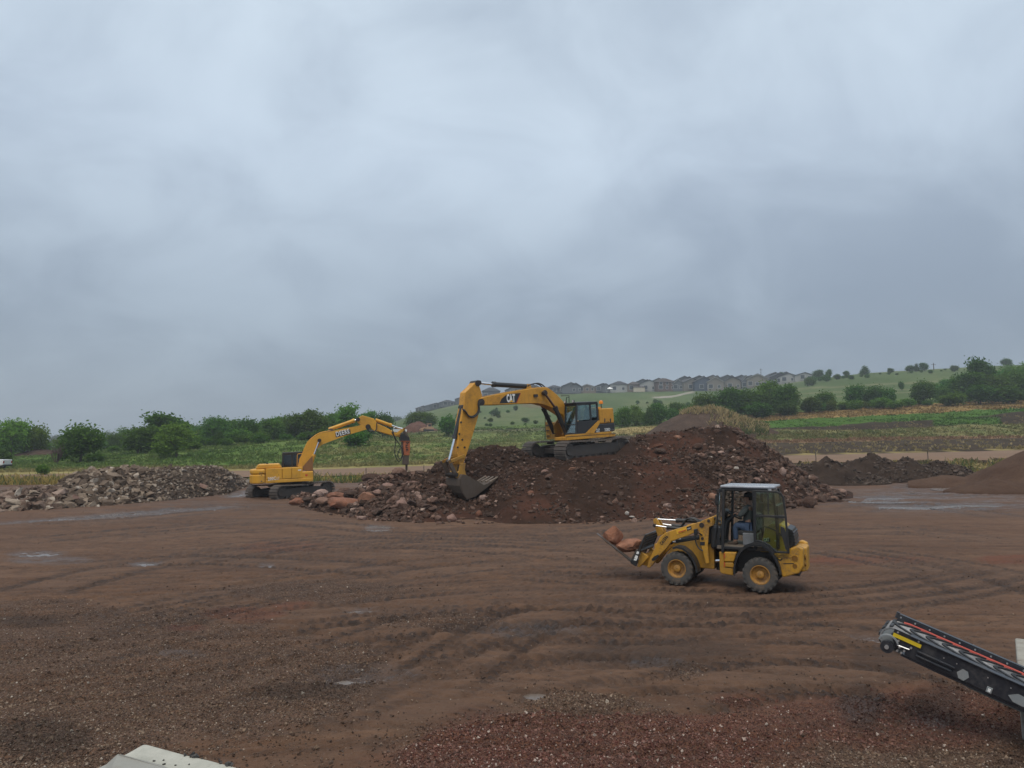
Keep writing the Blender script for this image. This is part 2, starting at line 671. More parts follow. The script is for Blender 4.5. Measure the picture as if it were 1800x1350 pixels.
_LN = [  # wheel lanes traced on the photo: image polylines, half tyre width, depth, gauge
    ([(0, 1130), (250, 1076), (520, 1022), (760, 990), (980, 972)], .13, .020, 1.3), ([(0, 1056), (200, 1003), (430, 966), (650, 948), (900, 945), (1060, 948)], .16, .024, 1.6),
    ([(330, 1312), (480, 1252), (640, 1190), (760, 1142), (900, 1094), (1060, 1062)], .13, .020, 1.25), ([(150, 1345), (300, 1270), (460, 1205), (620, 1150), (740, 1110)], .12, .016, 1.25),
    ([(560, 932), (760, 944), (960, 941), (1110, 926), (1260, 915)], .17, .028, 1.7), ([(600, 955), (800, 962), (1000, 976), (1130, 995)], .15, .02, 1.4),
    ([(1800, 1002), (1560, 1040), (1330, 1052), (1050, 1046), (700, 1062), (420, 1100)], .14, .018, 1.25), ([(1440, 1065), (1180, 1085), (900, 1088), (640, 1110), (430, 1150)], .13, .016, 1.25),
    ([(1470, 903), (1600, 893), (1800, 915)], .18, .03, 1.7), ([(1440, 935), (1600, 936), (1800, 956)], .18, .028, 1.7), ([(1430, 962), (1620, 1000), (1800, 1062)], .15, .022, 1.5), ([(1490, 880), (1620, 872), (1800, 880)], .2, .04, 1.8),
    ([(0, 925), (220, 908), (440, 890), (620, 895)], .18, .03, 1.7), ([(0, 955), (260, 932), (480, 915), (700, 935)], .17, .024, 1.6), ([(0, 1190), (180, 1140), (380, 1100), (560, 1070)], .12, .016, 1.25),
    ([(700, 1180), (900, 1150), (1120, 1130), (1350, 1140), (1540, 1170)], .13, .020, 1.25), ([(1080, 1240), (1260, 1200), (1440, 1190), (1600, 1215), (1760, 1270)], .13, .022, 1.25), ([(480, 1340), (640, 1270), (820, 1215), (1000, 1180), (1200, 1165)], .12, .014, 1.25),
    ([(820, 1130), (960, 1110), (1150, 1112), (1330, 1130)], .13, .018, 1.25), ([(1380, 1345), (1500, 1280), (1640, 1230), (1800, 1200)], .12, .018, 1.25), ([(60, 1000), (300, 985), (520, 990), (760, 1010)], .15, .018, 1.4), ([(850, 1010), (1000, 1015), (1140, 1030)], .13, .016, 1.25),
]


def _lane(pts):
    W = np.array([tuple(at_z(px, py, 0.0).xy) for px, py in pts])
    t = np.concatenate([[0], np.cumsum(np.hypot(*np.diff(W, axis=0).T))])
    out = []
    for i in range(len(W) - 1):
        p0, p1, p2, p3 = W[max(i - 1, 0)], W[i], W[i + 1], W[min(i + 2, len(W) - 1)]
        for k in range(5):
            u = k / 5
            out.append(0.5 * (2 * p1 + (p2 - p0) * u + (2 * p0 - 5 * p1 + 4 * p2 - p3) * u * u + (3 * p1 - p0 - 3 * p2 + p3) * u ** 3))
    out.append(W[-1])
    return np.array(out)


LANES = []
for _p, _w, _d, _g in _LN:
    _P = _lane(_p)
    LANES.append((_P, _w * 1.5, _d * 1.1, _g))
    for _ in range(2):                               # later passes of the same machine beside the first one
        _dr = np.gradient(_P, axis=0)
        _nr = np.stack([-_dr[:, 1], _dr[:, 0]], 1) / np.hypot(*_dr.T)[:, None]
        _off = float(_rr.choice([-1, 1]) * _rr.uniform(0.5, 2.6))
        _a, _b = int(_rr.uniform(0, len(_P) * .4)), int(len(_P) * _rr.uniform(.7, 1.0))
        _t = np.linspace(-1, 1, len(_P))[:, None]
        LANES.append(((_P + _nr * (_off + _t * float(_rr.uniform(-.8, .8))))[_a:_b], _w * float(_rr.uniform(.9, 1.5)), _d * float(_rr.uniform(.5, 1.0)), _g))


def yard_relief(x, y, fine=True, want_tracks=False):
    h = 0.035 * fbm(x * 0.22, y * 0.22, 3, 3) + 0.012 * fbm(x * 1.1, y * 1.1, 9, 4)
    trk = np.zeros_like(h)
    packed = np.zeros_like(h)
    lug = np.zeros_like(h)
    for (x0, y0, ang, rad, L, dep, w, gauge) in RUTS:
        nx, ny = -math.sin(ang), math.cos(ang)
        cx_, cy_ = x0 + nx * rad, y0 + ny * rad
        m = (np.abs(x - x0) < L + 2) & (np.abs(y - y0) < L + 2)
        if not m.any():
            continue
        xx, yy = x[m], y[m]
        r = np.hypot(xx - cx_, yy - cy_)
        s = (xx - x0) * math.cos(ang) + (yy - y0) * math.sin(ang)
        end = smooth(L, L * 0.55, np.abs(s))
        wob = 0.06 * np.sin(s * 1.7 + x0) + 0.12 * (vnoise(s * 0.5, s * 0 + x0, 5) - 0.5)
        dd = np.zeros_like(r)
        for g in (-gauge / 2, gauge / 2):
            d = (r - abs(rad) - g + wob) / w
            dd += -np.exp(-(d ** 2) * 1.2) * 1.0 + 0.55 * np.exp(-((np.abs(d) - 1.55) ** 2) * 4)
            inside = np.exp(-(d ** 4))
            lug[m] += inside * end * 0.011 * np.sin(s * 2 * math.pi / 0.24 + 4 * d)
        h[m] += dep * dd * end * (0.7 + 0.6 * vnoise(s * 1.3, s * 0, 8))
        trk[m] = np.where(np.abs(dd * end) > np.abs(trk[m]), -dd * end * 0.4 * (0.5 + vnoise(s * 0.7, s * 0 + y0, 12)), trk[m])
    for P, w, dep, gauge in LANES:
        lo, hi = P.min(0) - 2.5, P.max(0) + 2.5
        m = (x > lo[0]) & (x < hi[0]) & (y > lo[1]) & (y < hi[1])
        if not m.any():
            continue
        xx, yy = x[m], y[m]
        best, sd, arc = np.full(xx.shape, 9.0), np.zeros_like(xx), np.zeros_like(xx)
        S = 0.0
        for a, b in zip(P[:-1], P[1:]):
            d = b - a
            L = float(np.hypot(*d))
            u = np.clip(((xx - a[0]) * d[0] + (yy - a[1]) * d[1]) / (L * L), 0, 1)
            ex, ey = xx - a[0] - u * d[0], yy - a[1] - u * d[1]
            q = np.hypot(ex, ey)
            k = q < best
            best = np.where(k, q, best)
            sd = np.where(k, np.sign(ex * -d[1] + ey * d[0]) * q, sd)
            arc = np.where(k, S + u * L, arc)
            S += L
        end = smooth(0, 1.5, arc) * smooth(S, S - 1.5, arc)
        wob = 0.05 * np.sin(arc * 1.1) + 0.10 * (vnoise(arc * 0.6, arc * 0 + P[0, 0], 15) - 0.5)
        var = 0.35 + 0.9 * vnoise(arc * 0.45, arc * 0 + P[0, 1], 16)
        packed[m] = np.maximum(packed[m], end * np.exp(-((sd / (gauge * 0.75)) ** 4)) * (0.3 + 0.7 * vnoise(arc * 0.3, arc * 0 + P[0, 0] * 3, 18)))
        for g in (-gauge / 2, gauge / 2):
            d = (sd - g + wob) / w
            floor_ = np.exp(-(d ** 4))
            rim_ = np.exp(-((np.abs(d) - 1.35) ** 2) * 9)
            h[m] += end * var * dep * (-0.75 * floor_ + 0.35 * rim_)
            lug[m] += floor_ * end * var * 0.016 * np.sign(np.sin(arc * 2 * math.pi / 0.21 + 3.0 * np.abs(d)))
            trk[m] = np.maximum(trk[m], floor_ * end * np.clip(var, 0, 1.1) * (0.75 + 0.25 * np.sign(np.sin(arc * 2 * math.pi / 0.21 + 3.0 * np.abs(d)))))
    h = h + lug
    if fine:
        c = fbm(x * 5.0, y * 5.0, 31, 3)
        h = h + 0.006 * c + 0.007 * fbm(x * 11.0, y * 11.0, 35, 2) + 0.013 * np.maximum(0, fbm(x * 3.1, y * 4.3, 77, 3) - 0.22)
    return (h, trk, packed) if want_tracks else h


def yard_masks(x, y):
    yy = np.maximum(y, 3.0)
    px, py = px_of(x, yy), row_of(0.0 * x, yy)
    n = fbm(x * 0.9, y * 0.9, 41, 4)
    n2 = fbm(x * 3.0, y * 3.0, 45, 3)
    red = np.zeros_like(x)
    for e_ in RED:
        red = np.maximum(red, smooth(1.3, 0.2, ell(px, py, e_) + 0.7 * n + 0.25 * n2))
    gra = np.zeros_like(x)
    for e_ in GRAVEL:
        gra = np.maximum(gra, e_[4] * smooth(1.4, 0.35, ell(px, py, e_) + 0.55 * n + 0.3 * n2))
    drk = np.zeros_like(x)
    for e_ in DARK:
        drk = np.maximum(drk, smooth(1.4, 0.2, ell(px, py, e_) + 0.6 * n + 0.3 * n2))
    pud = np.zeros_like(x)
    for e_ in PUDDLES:
        pud = np.maximum(pud, smooth(1.6, 0.3, ell(px, py, e_, e_[4]) + 0.55 * n + 0.25 * n2))
    heap = np.maximum(smooth(1.10, 0.88, ell(px, py, (1010, 1345, 315, 92)) + 0.22 * n + 0.12 * n2), 0.9 * smooth(1.1, 0.85, ell(px, py, (1010, 1240, 95, 16)) + 0.3 * n + 0.2 * n2))
    gra, red = np.maximum(gra, 1.45 * heap), np.maximum(red, 0.8 * heap * (py > 1262))
    return red, gra, drk, pud - 0.8 * heap                    # the spread gravel lies a few centimetres proud


def ground_z(x, y):
    """surface of the yard with its relief"""
    x, y = np.atleast_1d(np.asarray(x, float)), np.atleast_1d(np.asarray(y, float))
    fade = smooth(62, 50, y)
    _, _, _, pud = yard_masks(x, y)
    return zt(x, y) + (yard_relief(x, y) * (1 - 0.6 * pud) - 0.045 * pud) * fade


def grid_faces(nr, nc):
    i = np.arange(nr * nc).reshape(nr, nc)
    return np.stack([i[:-1, :-1], i[:-1, 1:], i[1:, 1:], i[1:, :-1]], -1).reshape(-1, 4)


def dirt_material():
    t = NT('wet_brown_dirt')
    pos = t.world_pos()
    zone = t.node('ShaderNodeSeparateColor')
    t.l.new(t.attr('zone'), zone.inputs[0])
    red, gra, wet = zone.outputs[0], zone.outputs[1], zone.outputs[2]
    dsep = t.node('ShaderNodeSeparateColor')
    t.l.new(t.attr('dark'), dsep.inputs[0])
    dark, rut, berm = dsep.outputs[0], dsep.outputs[1], dsep.outputs[2]
    big = t.noise(t.mapping(pos, (0.10, 0.28, 0.2), (0, 0, R(-6))), 1.0, 6, 0.62, 0.5)
    streak = t.noise(t.mapping(pos, (0.45, 1.5, 1.0), (0, 0, R(-7))), 1.0, 7, 0.72, 0.5)
    dash = t.noise(t.mapping(pos, (2.6, 6.5, 3.0), (0, 0, R(-12))), 1.0, 5, 0.72, 0.4)
    mid = t.noise(pos, 2.2, 5, 0.65, 0.3)
    fine = t.noise(pos, 22.0, 4, 0.7)
    grit = t.noise(pos, 90.0, 2, 0.6)
    c = t.ramp(t.math('ADD', t.math('MULTIPLY', big, 0.45), t.math('MULTIPLY', streak, 0.55)),
               [(0.30, (0.050, 0.0245, 0.0140)), (0.44, (0.102, 0.052, 0.0300)), (0.58, (0.144, 0.078, 0.0465)), (0.72, (0.215, 0.127, 0.080))])
    c = t.mix(t.math('MULTIPLY', t.step(mid, 0.46, 0.74), 0.5), c, (0.058, 0.036, 0.025))
    c = t.mix(t.math('MULTIPLY', t.step(fine, 0.45, 0.75), 0.55), c, (0.160, 0.104, 0.074))
    c = t.mix(t.math('MULTIPLY', t.math('MULTIPLY', t.step(dash, 0.53, 0.70), t.step(big, 0.38, 0.58)), 0.75), c, (0.034, 0.020, 0.014))
    c = t.mix(t.math('MULTIPLY', t.step(dash, 0.44, 0.30), 0.30), c, (0.155, 0.100, 0.070))
    c = t.mix(t.math('MULTIPLY', red, t.math('ADD', 0.35, t.math('MULTIPLY', t.step(streak, 0.35, 0.6), 0.5))), c, t.mix(mid, (0.115, 0.036, 0.020), (0.170, 0.064, 0.034)))
    c = t.mix(t.math('MULTIPLY', berm, 0.38), c, (0.150, 0.094, 0.066))
    c = t.mix(t.math('MULTIPLY', rut, t.math('ADD', 0.5, t.math('MULTIPLY', t.step(mid, 0.35, 0.6), 0.5))), c, (0.030, 0.0175, 0.0125))
    # small stones
    cell = t.voronoi(pos, 48.0)
    edge = t.voronoi(pos, 48.0, 'Distance')
    sc = t.node('ShaderNodeSeparateColor')
    t.l.new(cell, sc.inputs[0])
    stone = t.ramp(sc.outputs[0], [(0.0, (0.050, 0.029, 0.021)), (0.35, (0.098, 0.058, 0.042)), (0.7, (0.155, 0.098, 0.072)), (0.95, (0.23, 0.16, 0.125)), (1.0, (0.42, 0.35, 0.30))])
    stone = t.mix(t.math('MULTIPLY', red, 0.65), stone, t.ramp(sc.outputs[1], [(0, (0.06, 0.022, 0.016)), (1, (0.17, 0.065, 0.045))]))
    mask = t.math('MULTIPLY', t.step(t.math('ADD', gra, t.math('MULTIPLY', t.math('SUBTRACT', mid, 0.5), 0.7)), 0.18, 0.62), t.step(edge, 0.62, 0.38))
    c = t.mix(t.math('MULTIPLY', mask, 0.9), c, stone)
    c = t.mix(t.math('MULTIPLY', dark, 0.5), c, (0.036, 0.024, 0.019))
    wetn = t.math('MULTIPLY', t.math('ADD', wet, t.math('MULTIPLY', rut, 0.35)), t.step(t.math('ADD', mid, t.math('MULTIPLY', fine, 0.4)), 0.45, 0.75), True)
    c = t.mix(t.math('MULTIPLY', wet, 0.35), c, (0.040, 0.030, 0.026))
    rough = t.math('SUBTRACT', t.math('ADD', 0.78, t.math('MULTIPLY', fine, 0.25)), t.math('MULTIPLY', wetn, 0.60), True)
    hgt = t.math('ADD', t.math('ADD', t.math('MULTIPLY', fine, 0.6), t.math('MULTIPLY', grit, 0.25)), t.math('MULTIPLY', t.math('MULTIPLY', mask, t.math('SUBTRACT', 0.6, edge)), 1.2))
    hgt = t.math('ADD', hgt, t.math('ADD', t.math('MULTIPLY', streak, 0.3), t.math('MULTIPLY', dash, -0.9)))
    return t.principled(c, rough, 0.0, t.bump(hgt, 1.0, 0.045), 0.26)


M_DIRT = dirt_material()


def build_yard():
    tc = np.concatenate([np.linspace(-2.6, -0.9, 22)[:-1], np.arange(-0.9, 0.9001, 0.0026), np.linspace(0.9, 2.6, 22)[1:]])
    Y = np.concatenate([[-60, -30, -10, 0, 3, 5], [float(at_z(900, p, 0).y) for p in np.arange(1425, 853, -1.35)]])
    Y = np.unique(np.concatenate([Y[Y < 58.5], [59.0]]))
    YY, TT = np.meshgrid(Y, tc, indexing='ij')
    XX = TT * np.maximum(YY, 6.0)
    x, y = XX.ravel(), YY.ravel()
    red, gra, drk, pud = yard_masks(x, y)
    rel, trk, packed = yard_relief(x, y, True, True)
    z = zt(x, y) + (rel * (1 - 0.6 * pud) - 0.045 * pud) * smooth(62, 50, y)
    me = mesh_np('yard_ground', np.stack([x, y, z], 1), grid_faces(len(Y), len(tc)), smooth_shade=True)
    px = px_of(x, np.maximum(y, 3))
    sheen = np.zeros_like(x)
    py_ = row_of(0 * x, np.maximum(y, 3))
    for e_ in ((655, 1188, 100, 20), (925, 1108, 95, 14), (945, 1226, 26, 14), (1490, 1240, 50, 34), (1605, 1270, 40, 14), (1150, 1165, 60, 10), (330, 1150, 50, 7), (100, 985, 80, 8)):
        sheen = np.maximum(sheen, 0.75 * smooth(1.4, 0.3, ell(px, py_, e_) + 0.4 * fbm(x * 2, y * 2, 47, 3)))
    wet = np.clip(np.maximum(pud, sheen) + 0.55 * smooth(26, 44, y) * smooth(0.0, 0.5, fbm(x * 0.35, y * 1.1, 60, 3) + 0.2)
                  + 0.8 * smooth(1480, 1600, px) * smooth(30, 38, y) * smooth(-0.15, 0.3, fbm(x * 0.5, y * 2.2, 61, 3)), 0, 1)
    add_col(me, 'zone', np.stack([red, np.clip(gra, 0, 1.5), wet], 1))
    add_col(me, 'dark', np.stack([drk, np.clip(trk, 0, 1), np.clip(np.maximum(-trk * 1.2, packed), 0, 1)], 1))
    o = link('yard_ground', me, None, M_DIRT)
    o['kind'] = 'structure'


build_yard()


def water_material():
    t = NT('muddy_water')
    n = t.noise(t.world_pos(), 3.0, 4, 0.6)
    return t.principled(t.mix(n, (0.10, 0.075, 0.060), (0.16, 0.130, 0.110)), t.math('ADD', 0.12, t.math('MULTIPLY', n, 0.25)), 0.0, t.bump(t.noise(t.world_pos(), 14.0, 3), 0.10, 0.02), 0.35)


M_WATER = water_material()


def build_puddles():
    for e_ in PUDDLES:
        c = ground_hit(e_[0], e_[1])
        a = [ground_hit(e_[0] + 1.25 * e_[2] * math.cos(q), e_[1] + 1.25 * e_[3] * math.sin(q) + e_[4] * 1.25 * e_[2] * math.cos(q)) for q in np.linspace(0, 2 * math.pi, 40, endpoint=False)]
        # level: just under the mean of the hollow's rim, so that the shoreline follows the relief
        pts = np.array([(p.x, p.y) for p in a])
        cc = pts.mean(0)
        ins = np.concatenate([cc + (pts - cc) * k for k in (0.15, 0.35, 0.5, 0.65)])
        zz = ground_z(ins[:, 0], ins[:, 1]) - zt(ins[:, 0], ins[:, 1])
        lev = float(np.quantile(zz, 0.30))
        ring = np.array([(x, y, gz(x, y) + lev) for x, y in pts])
        v = np.vstack([[[cc[0], cc[1], gz(*cc) + lev]], ring])
        n = len(ring)
        f = np.array([(0, 1 + i, 1 + (i + 1) % n) for i in range(n)])
        o = link('puddle', mesh_np('puddle', v, f, smooth_shade=True), None, M_WATER)
        o['kind'] = 'structure'


build_puddles()


# ---------------------------------------------------------------- the land beyond: zones, one sheet
def line(pts):
    xs, ys = zip(*pts)
    return lambda px: np.interp(px, xs, ys)


L_A = line([(1000, 815), (1250, 804), (1500, 798), (1800, 790)])
L_B = line([(1000, 790), (1300, 779), (1500, 776), (1800, 769)])
L_B2 = line([(1000, 786), (1300, 775), (1500, 771), (1800, 766)])
L_C = line([(1300, 757), (1500, 757), (1600, 752), (1800, 745)])
L_D = line([(1300, 754), (1450, 750), (1550, 743), (1700, 735), (1800, 722)])
L_E = line([(1300, 741), (1500, 733), (1700, 723), (1800, 717)])
L_G = line([(1300, 731), (1450, 722), (1600, 711), (1800, 702)])


def zone_colours(x, y, z, r):
    """base colour, grass height, grass amount for ground points beyond the yard"""
    px, py = px_of(x, y), row_of(z, y)
    n = fbm(x * 0.12, y * 0.05, 101, 4)
    n2 = fbm(x * 0.8, y * 0.3, 111, 3)
    n3 = fbm(x * 0.03, y * 0.02, 121, 3)
    c = np.zeros((len(x), 3))
    green, lush, tan, straw, soil, soil2, crop = [np.array(v) for v in ((0.130, 0.185, 0.055), (0.095, 0.155, 0.042), (0.26, 0.21, 0.10), (0.33, 0.265, 0.125), (0.052, 0.040, 0.033), (0.095, 0.062, 0.045), (0.072, 0.140, 0.032))]

    def lay(m, col):
        c[:] = c * (1 - m[:, None]) + col * m[:, None]
    c[:] = green
    lay(smooth(-0.1, 0.5, n + 0.5 * n2), lush)
    ht = np.full(len(x), 0.45)
    am = np.ones(len(x))
    # field between the yard and the bank: pale seed heads
    field = (px > 560) & (y < 165) & (px < 1180)
    lay(field * smooth(-0.35, 0.25, n + 0.6 * n2 + 0.25) * 0.8, np.array((0.175, 0.210, 0.078)))
    lay(field * smooth(0.05, 0.5, n2 + n3 + 0.2 * np.sin(py * 0.35)) * 0.45, tan)
    # verge of the road
    verge = smooth(73, 75, y) * smooth(84, 77, y + 2 * n) * (px < 1180)
    lay(verge * 0.85, straw)
    near = smooth(66, 63, y) * (px < 1100)
    lay(near * smooth(-0.4, 0.3, n2 + n), np.where(px < 200, 1.0, 0.8)[:, None] * straw)
    lay((px > 690) * smooth(152, 157, y) * smooth(175, 165, y) * 0.7, np.array((0.055, 0.075, 0.035)))
    lay((px > 670) * (px < 1120) * smooth(158.5, 160, y) * smooth(164, 162, y) * 0.8, np.array((0.21, 0.20, 0.12)))
    # hill beyond
    hill = smooth(180, 210, y) * (px > 690)
    lay(hill * 0.9, np.array((0.105, 0.145, 0.066)))
    lay(hill * smooth(0.0, 0.5, n3 * 1.5 + n) * 0.75, np.array((0.150, 0.175, 0.085)))
    lay(hill * smooth(0.1, 0.6, -n3 * 1.2 + n2 * 0.5) * 0.6, np.array((0.070, 0.108, 0.046)))
    scar = hill * smooth(0.75, 0.3, ell(px, py, (955, 712, 60, 7)) + 0.8 * n2)
    lay(scar * 0.6, np.array((0.20, 0.13, 0.085)))
    trail = hill * smooth(2.2, 0.8, np.abs(py - np.interp(px, [1150, 1185, 1200, 1216], [699, 697, 693, 689.5]))) * (px > 1150) * (px < 1218)
    lay(trail, np.array((0.34, 0.31, 0.27)))
    for ln in (line([(1400, 684), (1800, 662)]), line([(1400, 693), (1800, 676)]), line([(1400, 700), (1600, 690)])):
        lay((px > 1400) * smooth(1.6, 0.5, np.abs(py - ln(px) + 2 * n)) * (y > 185) * 0.75, np.array((0.20, 0.20, 0.115)))
    # the strips on the right
    right = smooth(1000, 1090, px + 40 * n) * (y < 190)
    j = 2.2 * n + 1.6 * n2
    q = py + j
    lay(right * (q < L_G(px) + 40) * (q >= L_G(px)) * smooth(1290, 1330, px), tan * (0.75 + 0.5 * np.clip(n2 + 0.3, 0, 1))[:, None] * np.array((1.05, 0.88, 0.78)))
    s = right * (px > 1310)
    lay(s * (q >= L_E(px)), crop)
    lay(s * (q >= L_D(px)), soil)
    lay(s * smooth(8, 0, np.abs(q - 741) - 3) * (px > 1640) * (px < 1760), crop * 0.9)
    lay(s * (q >= L_C(px)), np.array((0.20, 0.185, 0.085)))
    lay(s * smooth(-0.1, 0.4, n2) * (q >= L_C(px)) * 0.7, np.array((0.085, 0.115, 0.045)))
    lay(right * (q >= L_B2(px)) * (px > 1290), np.array((0.24, 0.155, 0.10)))
    lay(right * (q >= L_B(px)) * (px > 1250), soil * 1.25)
    lay(right * (q >= L_A(px) - 4) * smooth(-0.3, 0.3, n2) * (px > 1250), tan)
    lay((px > 1040) * (px < 1330) * smooth(100, 104, y) * smooth(128, 124, y), soil * 1.3)
    lay((px > 1050) * (px < 1330) * smooth(126, 128, y) * smooth(150, 146, y + 3 * n2), straw)
    # bare dirt next to the yard
    dirt = smooth(63, 59, y + 2.5 * n) * (1 - 0.8 * ((px < 130) & (y > 58.5)))
    lay(dirt, np.array((0.085, 0.058, 0.043)))
    bare = (c[:, 0] < 0.11) & (c[:, 1] < c[:, 0])
    am = np.where(bare, 0.10, 1.0)
    ht = np.where(s * (q >= L_E(px)) * (q < L_D(px)) > 0.5, 0.35, ht)
    far = smooth(170, 260, y)
    return c * (0.92 + 0.22 * n2[:, None]), ht, am * (1 - 0.6 * far), bare


def field_material():
    t = NT('field_grass_and_soil')
    pos = t.world_pos()
    n = t.noise(t.mapping(pos, (1.0, 0.5, 1.0)), 1.4, 5, 0.7)
    n2 = t.noise(pos, 0.35, 4, 0.6)
    c = t.mix(t.math('MULTIPLY', t.step(n, 0.4, 0.75), 0.45), t.attr('Col'), t.mix(0.6, t.attr('Col'), (0.03, 0.04, 0.02)))
    c = t.mix(t.math('MULTIPLY', t.step(n2, 0.5, 0.8), 0.3), c, t.mix(0.5, c, (0.25, 0.22, 0.12)))
    return t.principled(c, 0.9, 0.0, t.bump(n, 0.6, 0.3), 0.0)


M_FIELD = field_material()


def road_row(px):
    return np.interp(px, [-400, 0, 300, 540, 700, 1250, 1500, 1800, 2200], [846, 839, 834, 831, 826, 808, 803, 797, 790])


def build_field():
    tc = np.concatenate([np.linspace(-2.6, -0.9, 20)[:-1], np.arange(-0.9, 0.9001, 0.0058), np.linspace(0.9, 2.6, 20)[1:]])
    Y = np.concatenate([np.arange(57.5, 90, 0.35), np.arange(90, 180, 0.7), np.geomspace(180, 520, 130), np.geomspace(530, 1600, 24)])
    YY, TT = np.meshgrid(Y, tc, indexing='ij')
    x, y = (TT * YY).ravel(), YY.ravel()
    z0 = zt(x, y)
    rough_ = 0.10 * fbm(x * 0.6, y * 0.3, 70, 3) + 0.25 * smooth(85, 110, y) * fbm(x * 0.16, y * 0.1, 71, 3)
    on_road = smooth(16, 11, np.abs(row_of(z0, y) - road_row(px_of(x, y)))) * (y < 100)
    z = z0 + rough_ * smooth(58, 66, y) * (1 - on_road) - 0.06 * smooth(60, 58, y) - 0.12 * on_road
    c, _, _, _ = zone_colours(x, y, z0, None)
    o = link('hillside', mesh_np('hillside', np.stack([x, y, z], 1), grid_faces(len(Y), len(tc)), c, True), None, M_FIELD)
    o['kind'] = 'structure'


build_field()




def build_road():
    xs = np.arange(-400, 2250, 12.0)
    rows, half = [], []
    for p in xs:                                   # find the ground under the traced middle line of the road
        Y = np.linspace(55, 95, 200)
        X = (p - CX) * Y / F_PX
        r = row_of(zt(X, Y), Y)
        k = int(np.argmin(np.abs(r - road_row(p))))
        rows.append(Y[k])
    rows = np.array(rows)
    for _ in range(30):
        rows[1:-1] = (rows[:-2] + rows[1:-1] * 2 + rows[2:]) / 4
    v, nc = [], 9
    for p, Y in zip(xs, rows):
        for w in np.linspace(-1, 1, nc):
            y = Y + w * 4.2
            x = (p - CX) * Y / F_PX
            e_ = 0.25 * (1 - w * w) if abs(w) < 1 else -0.25
            v.append((x, y + 0.8 * abs(w) * float(fbm(np.array([x * 0.3]), np.array([w * 3]), 5)[0]), gz(x, y) + 0.02 + e_ * 0.15))
    t = NT('dry_road_dirt')
    pos = t.world_pos()
    n = t.noise(t.mapping(pos, (0.15, 1.2, 1)), 1.0, 5, 0.6)
    m = t.principled(t.mix(n, (0.13, 0.082, 0.053), (0.235, 0.152, 0.102)), 0.85, 0.0, t.bump(n, 0.5, 0.1), 0.2)
    o = link('dirt_road', mesh_np('dirt_road', np.array(v), grid_faces(len(xs), nc), None, True), None, m)
    o['kind'] = 'structure'


build_road()


# ================================================================ PILES
def pile_material(name, a, b, redc, scale=3.0):
    t = NT(name)
    pos = t.world_pos()
    n1 = t.noise(pos, 0.55, 5, 0.6, 0.6)
    n2 = t.noise(pos, scale, 5, 0.7)
    n3 = t.noise(pos, scale * 9, 3, 0.7)
    c = t.mix(t.step(n1, 0.35, 0.66), a, b)
    c = t.mix(t.math('MULTIPLY', t.attr('Col', 'Fac'), t.step(t.math('ADD', n1, t.math('MULTIPLY', n2, 0.4)), 0.45, 0.85)), c, redc)
    c = t.mix(t.math('MULTIPLY', t.step(n2, 0.48, 0.75), 0.55), c, t.mix(0.7, c, (0.018, 0.011, 0.009)))
    c = t.mix(t.math('MULTIPLY', t.step(n3, 0.6, 0.8), 0.3), c, t.mix(0.75, c, (0.17, 0.105, 0.08)))
    return t.principled(c, 0.85, 0.0, t.bump(t.math('ADD', n2, t.math('MULTIPLY', n3, 0.5)), 0.9, 0.12), 0.08)


PILE_BASE = line([(505, 876), (560, 898), (640, 908), (760, 917), (900, 920), (1000, 920), (1100, 914), (1250, 906), (1400, 893), (1480, 877), (1500, 868)])
PILE_TOP = line([(505, 872), (560, 874), (620, 868), (650, 852), (690, 838), (745, 838), (765, 822), (800, 803), (830, 794), (870, 789), (905, 787), (935, 806), (960, 807), (1080, 800), (1105, 776), (1125, 770),
                 (1150, 766), (1200, 761), (1240, 755), (1290, 758), (1330, 781), (1370, 806), (1400, 830), (1440, 858), (1480, 874), (1500, 872)])
PILE_YR = line([(505, 37.5), (640, 37), (760, 36.8), (850, 38), (905, 38.6), (940, 36.4), (1080, 37.4), (1110, 40), (1150, 40.5), (1240, 41), (1330, 41.5), (1480, 42.5)])


def pile_h(x, y):
    """height of the big pile over the yard, 0 outside"""
    px = px_of(x, y)
    ok = (px > 506) & (px < 1500)
    yb = np.array([1.0]) * CAM_H * F_PX / (PILE_BASE(px) - HZ)
    yb = np.where(px > 1440, np.minimum(yb, 38.5 + 0 * yb), yb)
    yr = np.maximum(PILE_YR(px), yb + 2.2)
    zr = np.maximum(z_of(PILE_TOP(px), yr) - zt(x, yr), 0.03)
    s = (y - yb) / (yr - yb)
    dug = 1 + 2.6 * np.exp(-(((px - 826) / 42) ** 2))                # the bucket has dug into the slope here
    front = zr * np.clip(s, 0, 1) ** dug
    plat = smooth(905, 950, px) * smooth(1128, 1095, px)                 # the bench that the excavator stands on
    depth = np.where(px > 640, 2.2, 1.0) + 6.5 * plat
    back = np.clip(1 - (y - yr - depth) / 3.6, 0, 1)
    h = np.where(s < 1, front, zr * back)
    return np.where(ok & (s > 0), h, 0.0) * smooth(506, 525, px) * smooth(1500, 1478, px)


EX_BASE = None      # set below: pads that keep the bench flat under the tracks


def pile_z(x, y, detail=True):
    h = pile_h(x, y)
    m = smooth(0.02, 0.35, h)
    bench = smooth(1.0, 0.6, ((x - 3.45) / 3.6) ** 2 + ((y - 39.0) / 3.4) ** 2)
    n = 0.20 * fbm(x * 0.55, y * 0.55, 200, 4) + (0.15 * fbm(x * 2.2, y * 2.2, 210, 4) + 0.10 * np.abs(fbm(x * 5, y * 5, 220, 3)) if detail else 0)
    gully = 0.10 * fbm(x * 1.6, y * 0.35, 230, 3)
    zz = h + (n + gully) * m * (1 - 0.75 * bench)
    return zt(x, y) + np.where(h > 0.004, zz, -0.25)


M_PILE = pile_material('dark_red_dirt', (0.031, 0.0175, 0.012), (0.056, 0.031, 0.0215), (0.088, 0.039, 0.026))


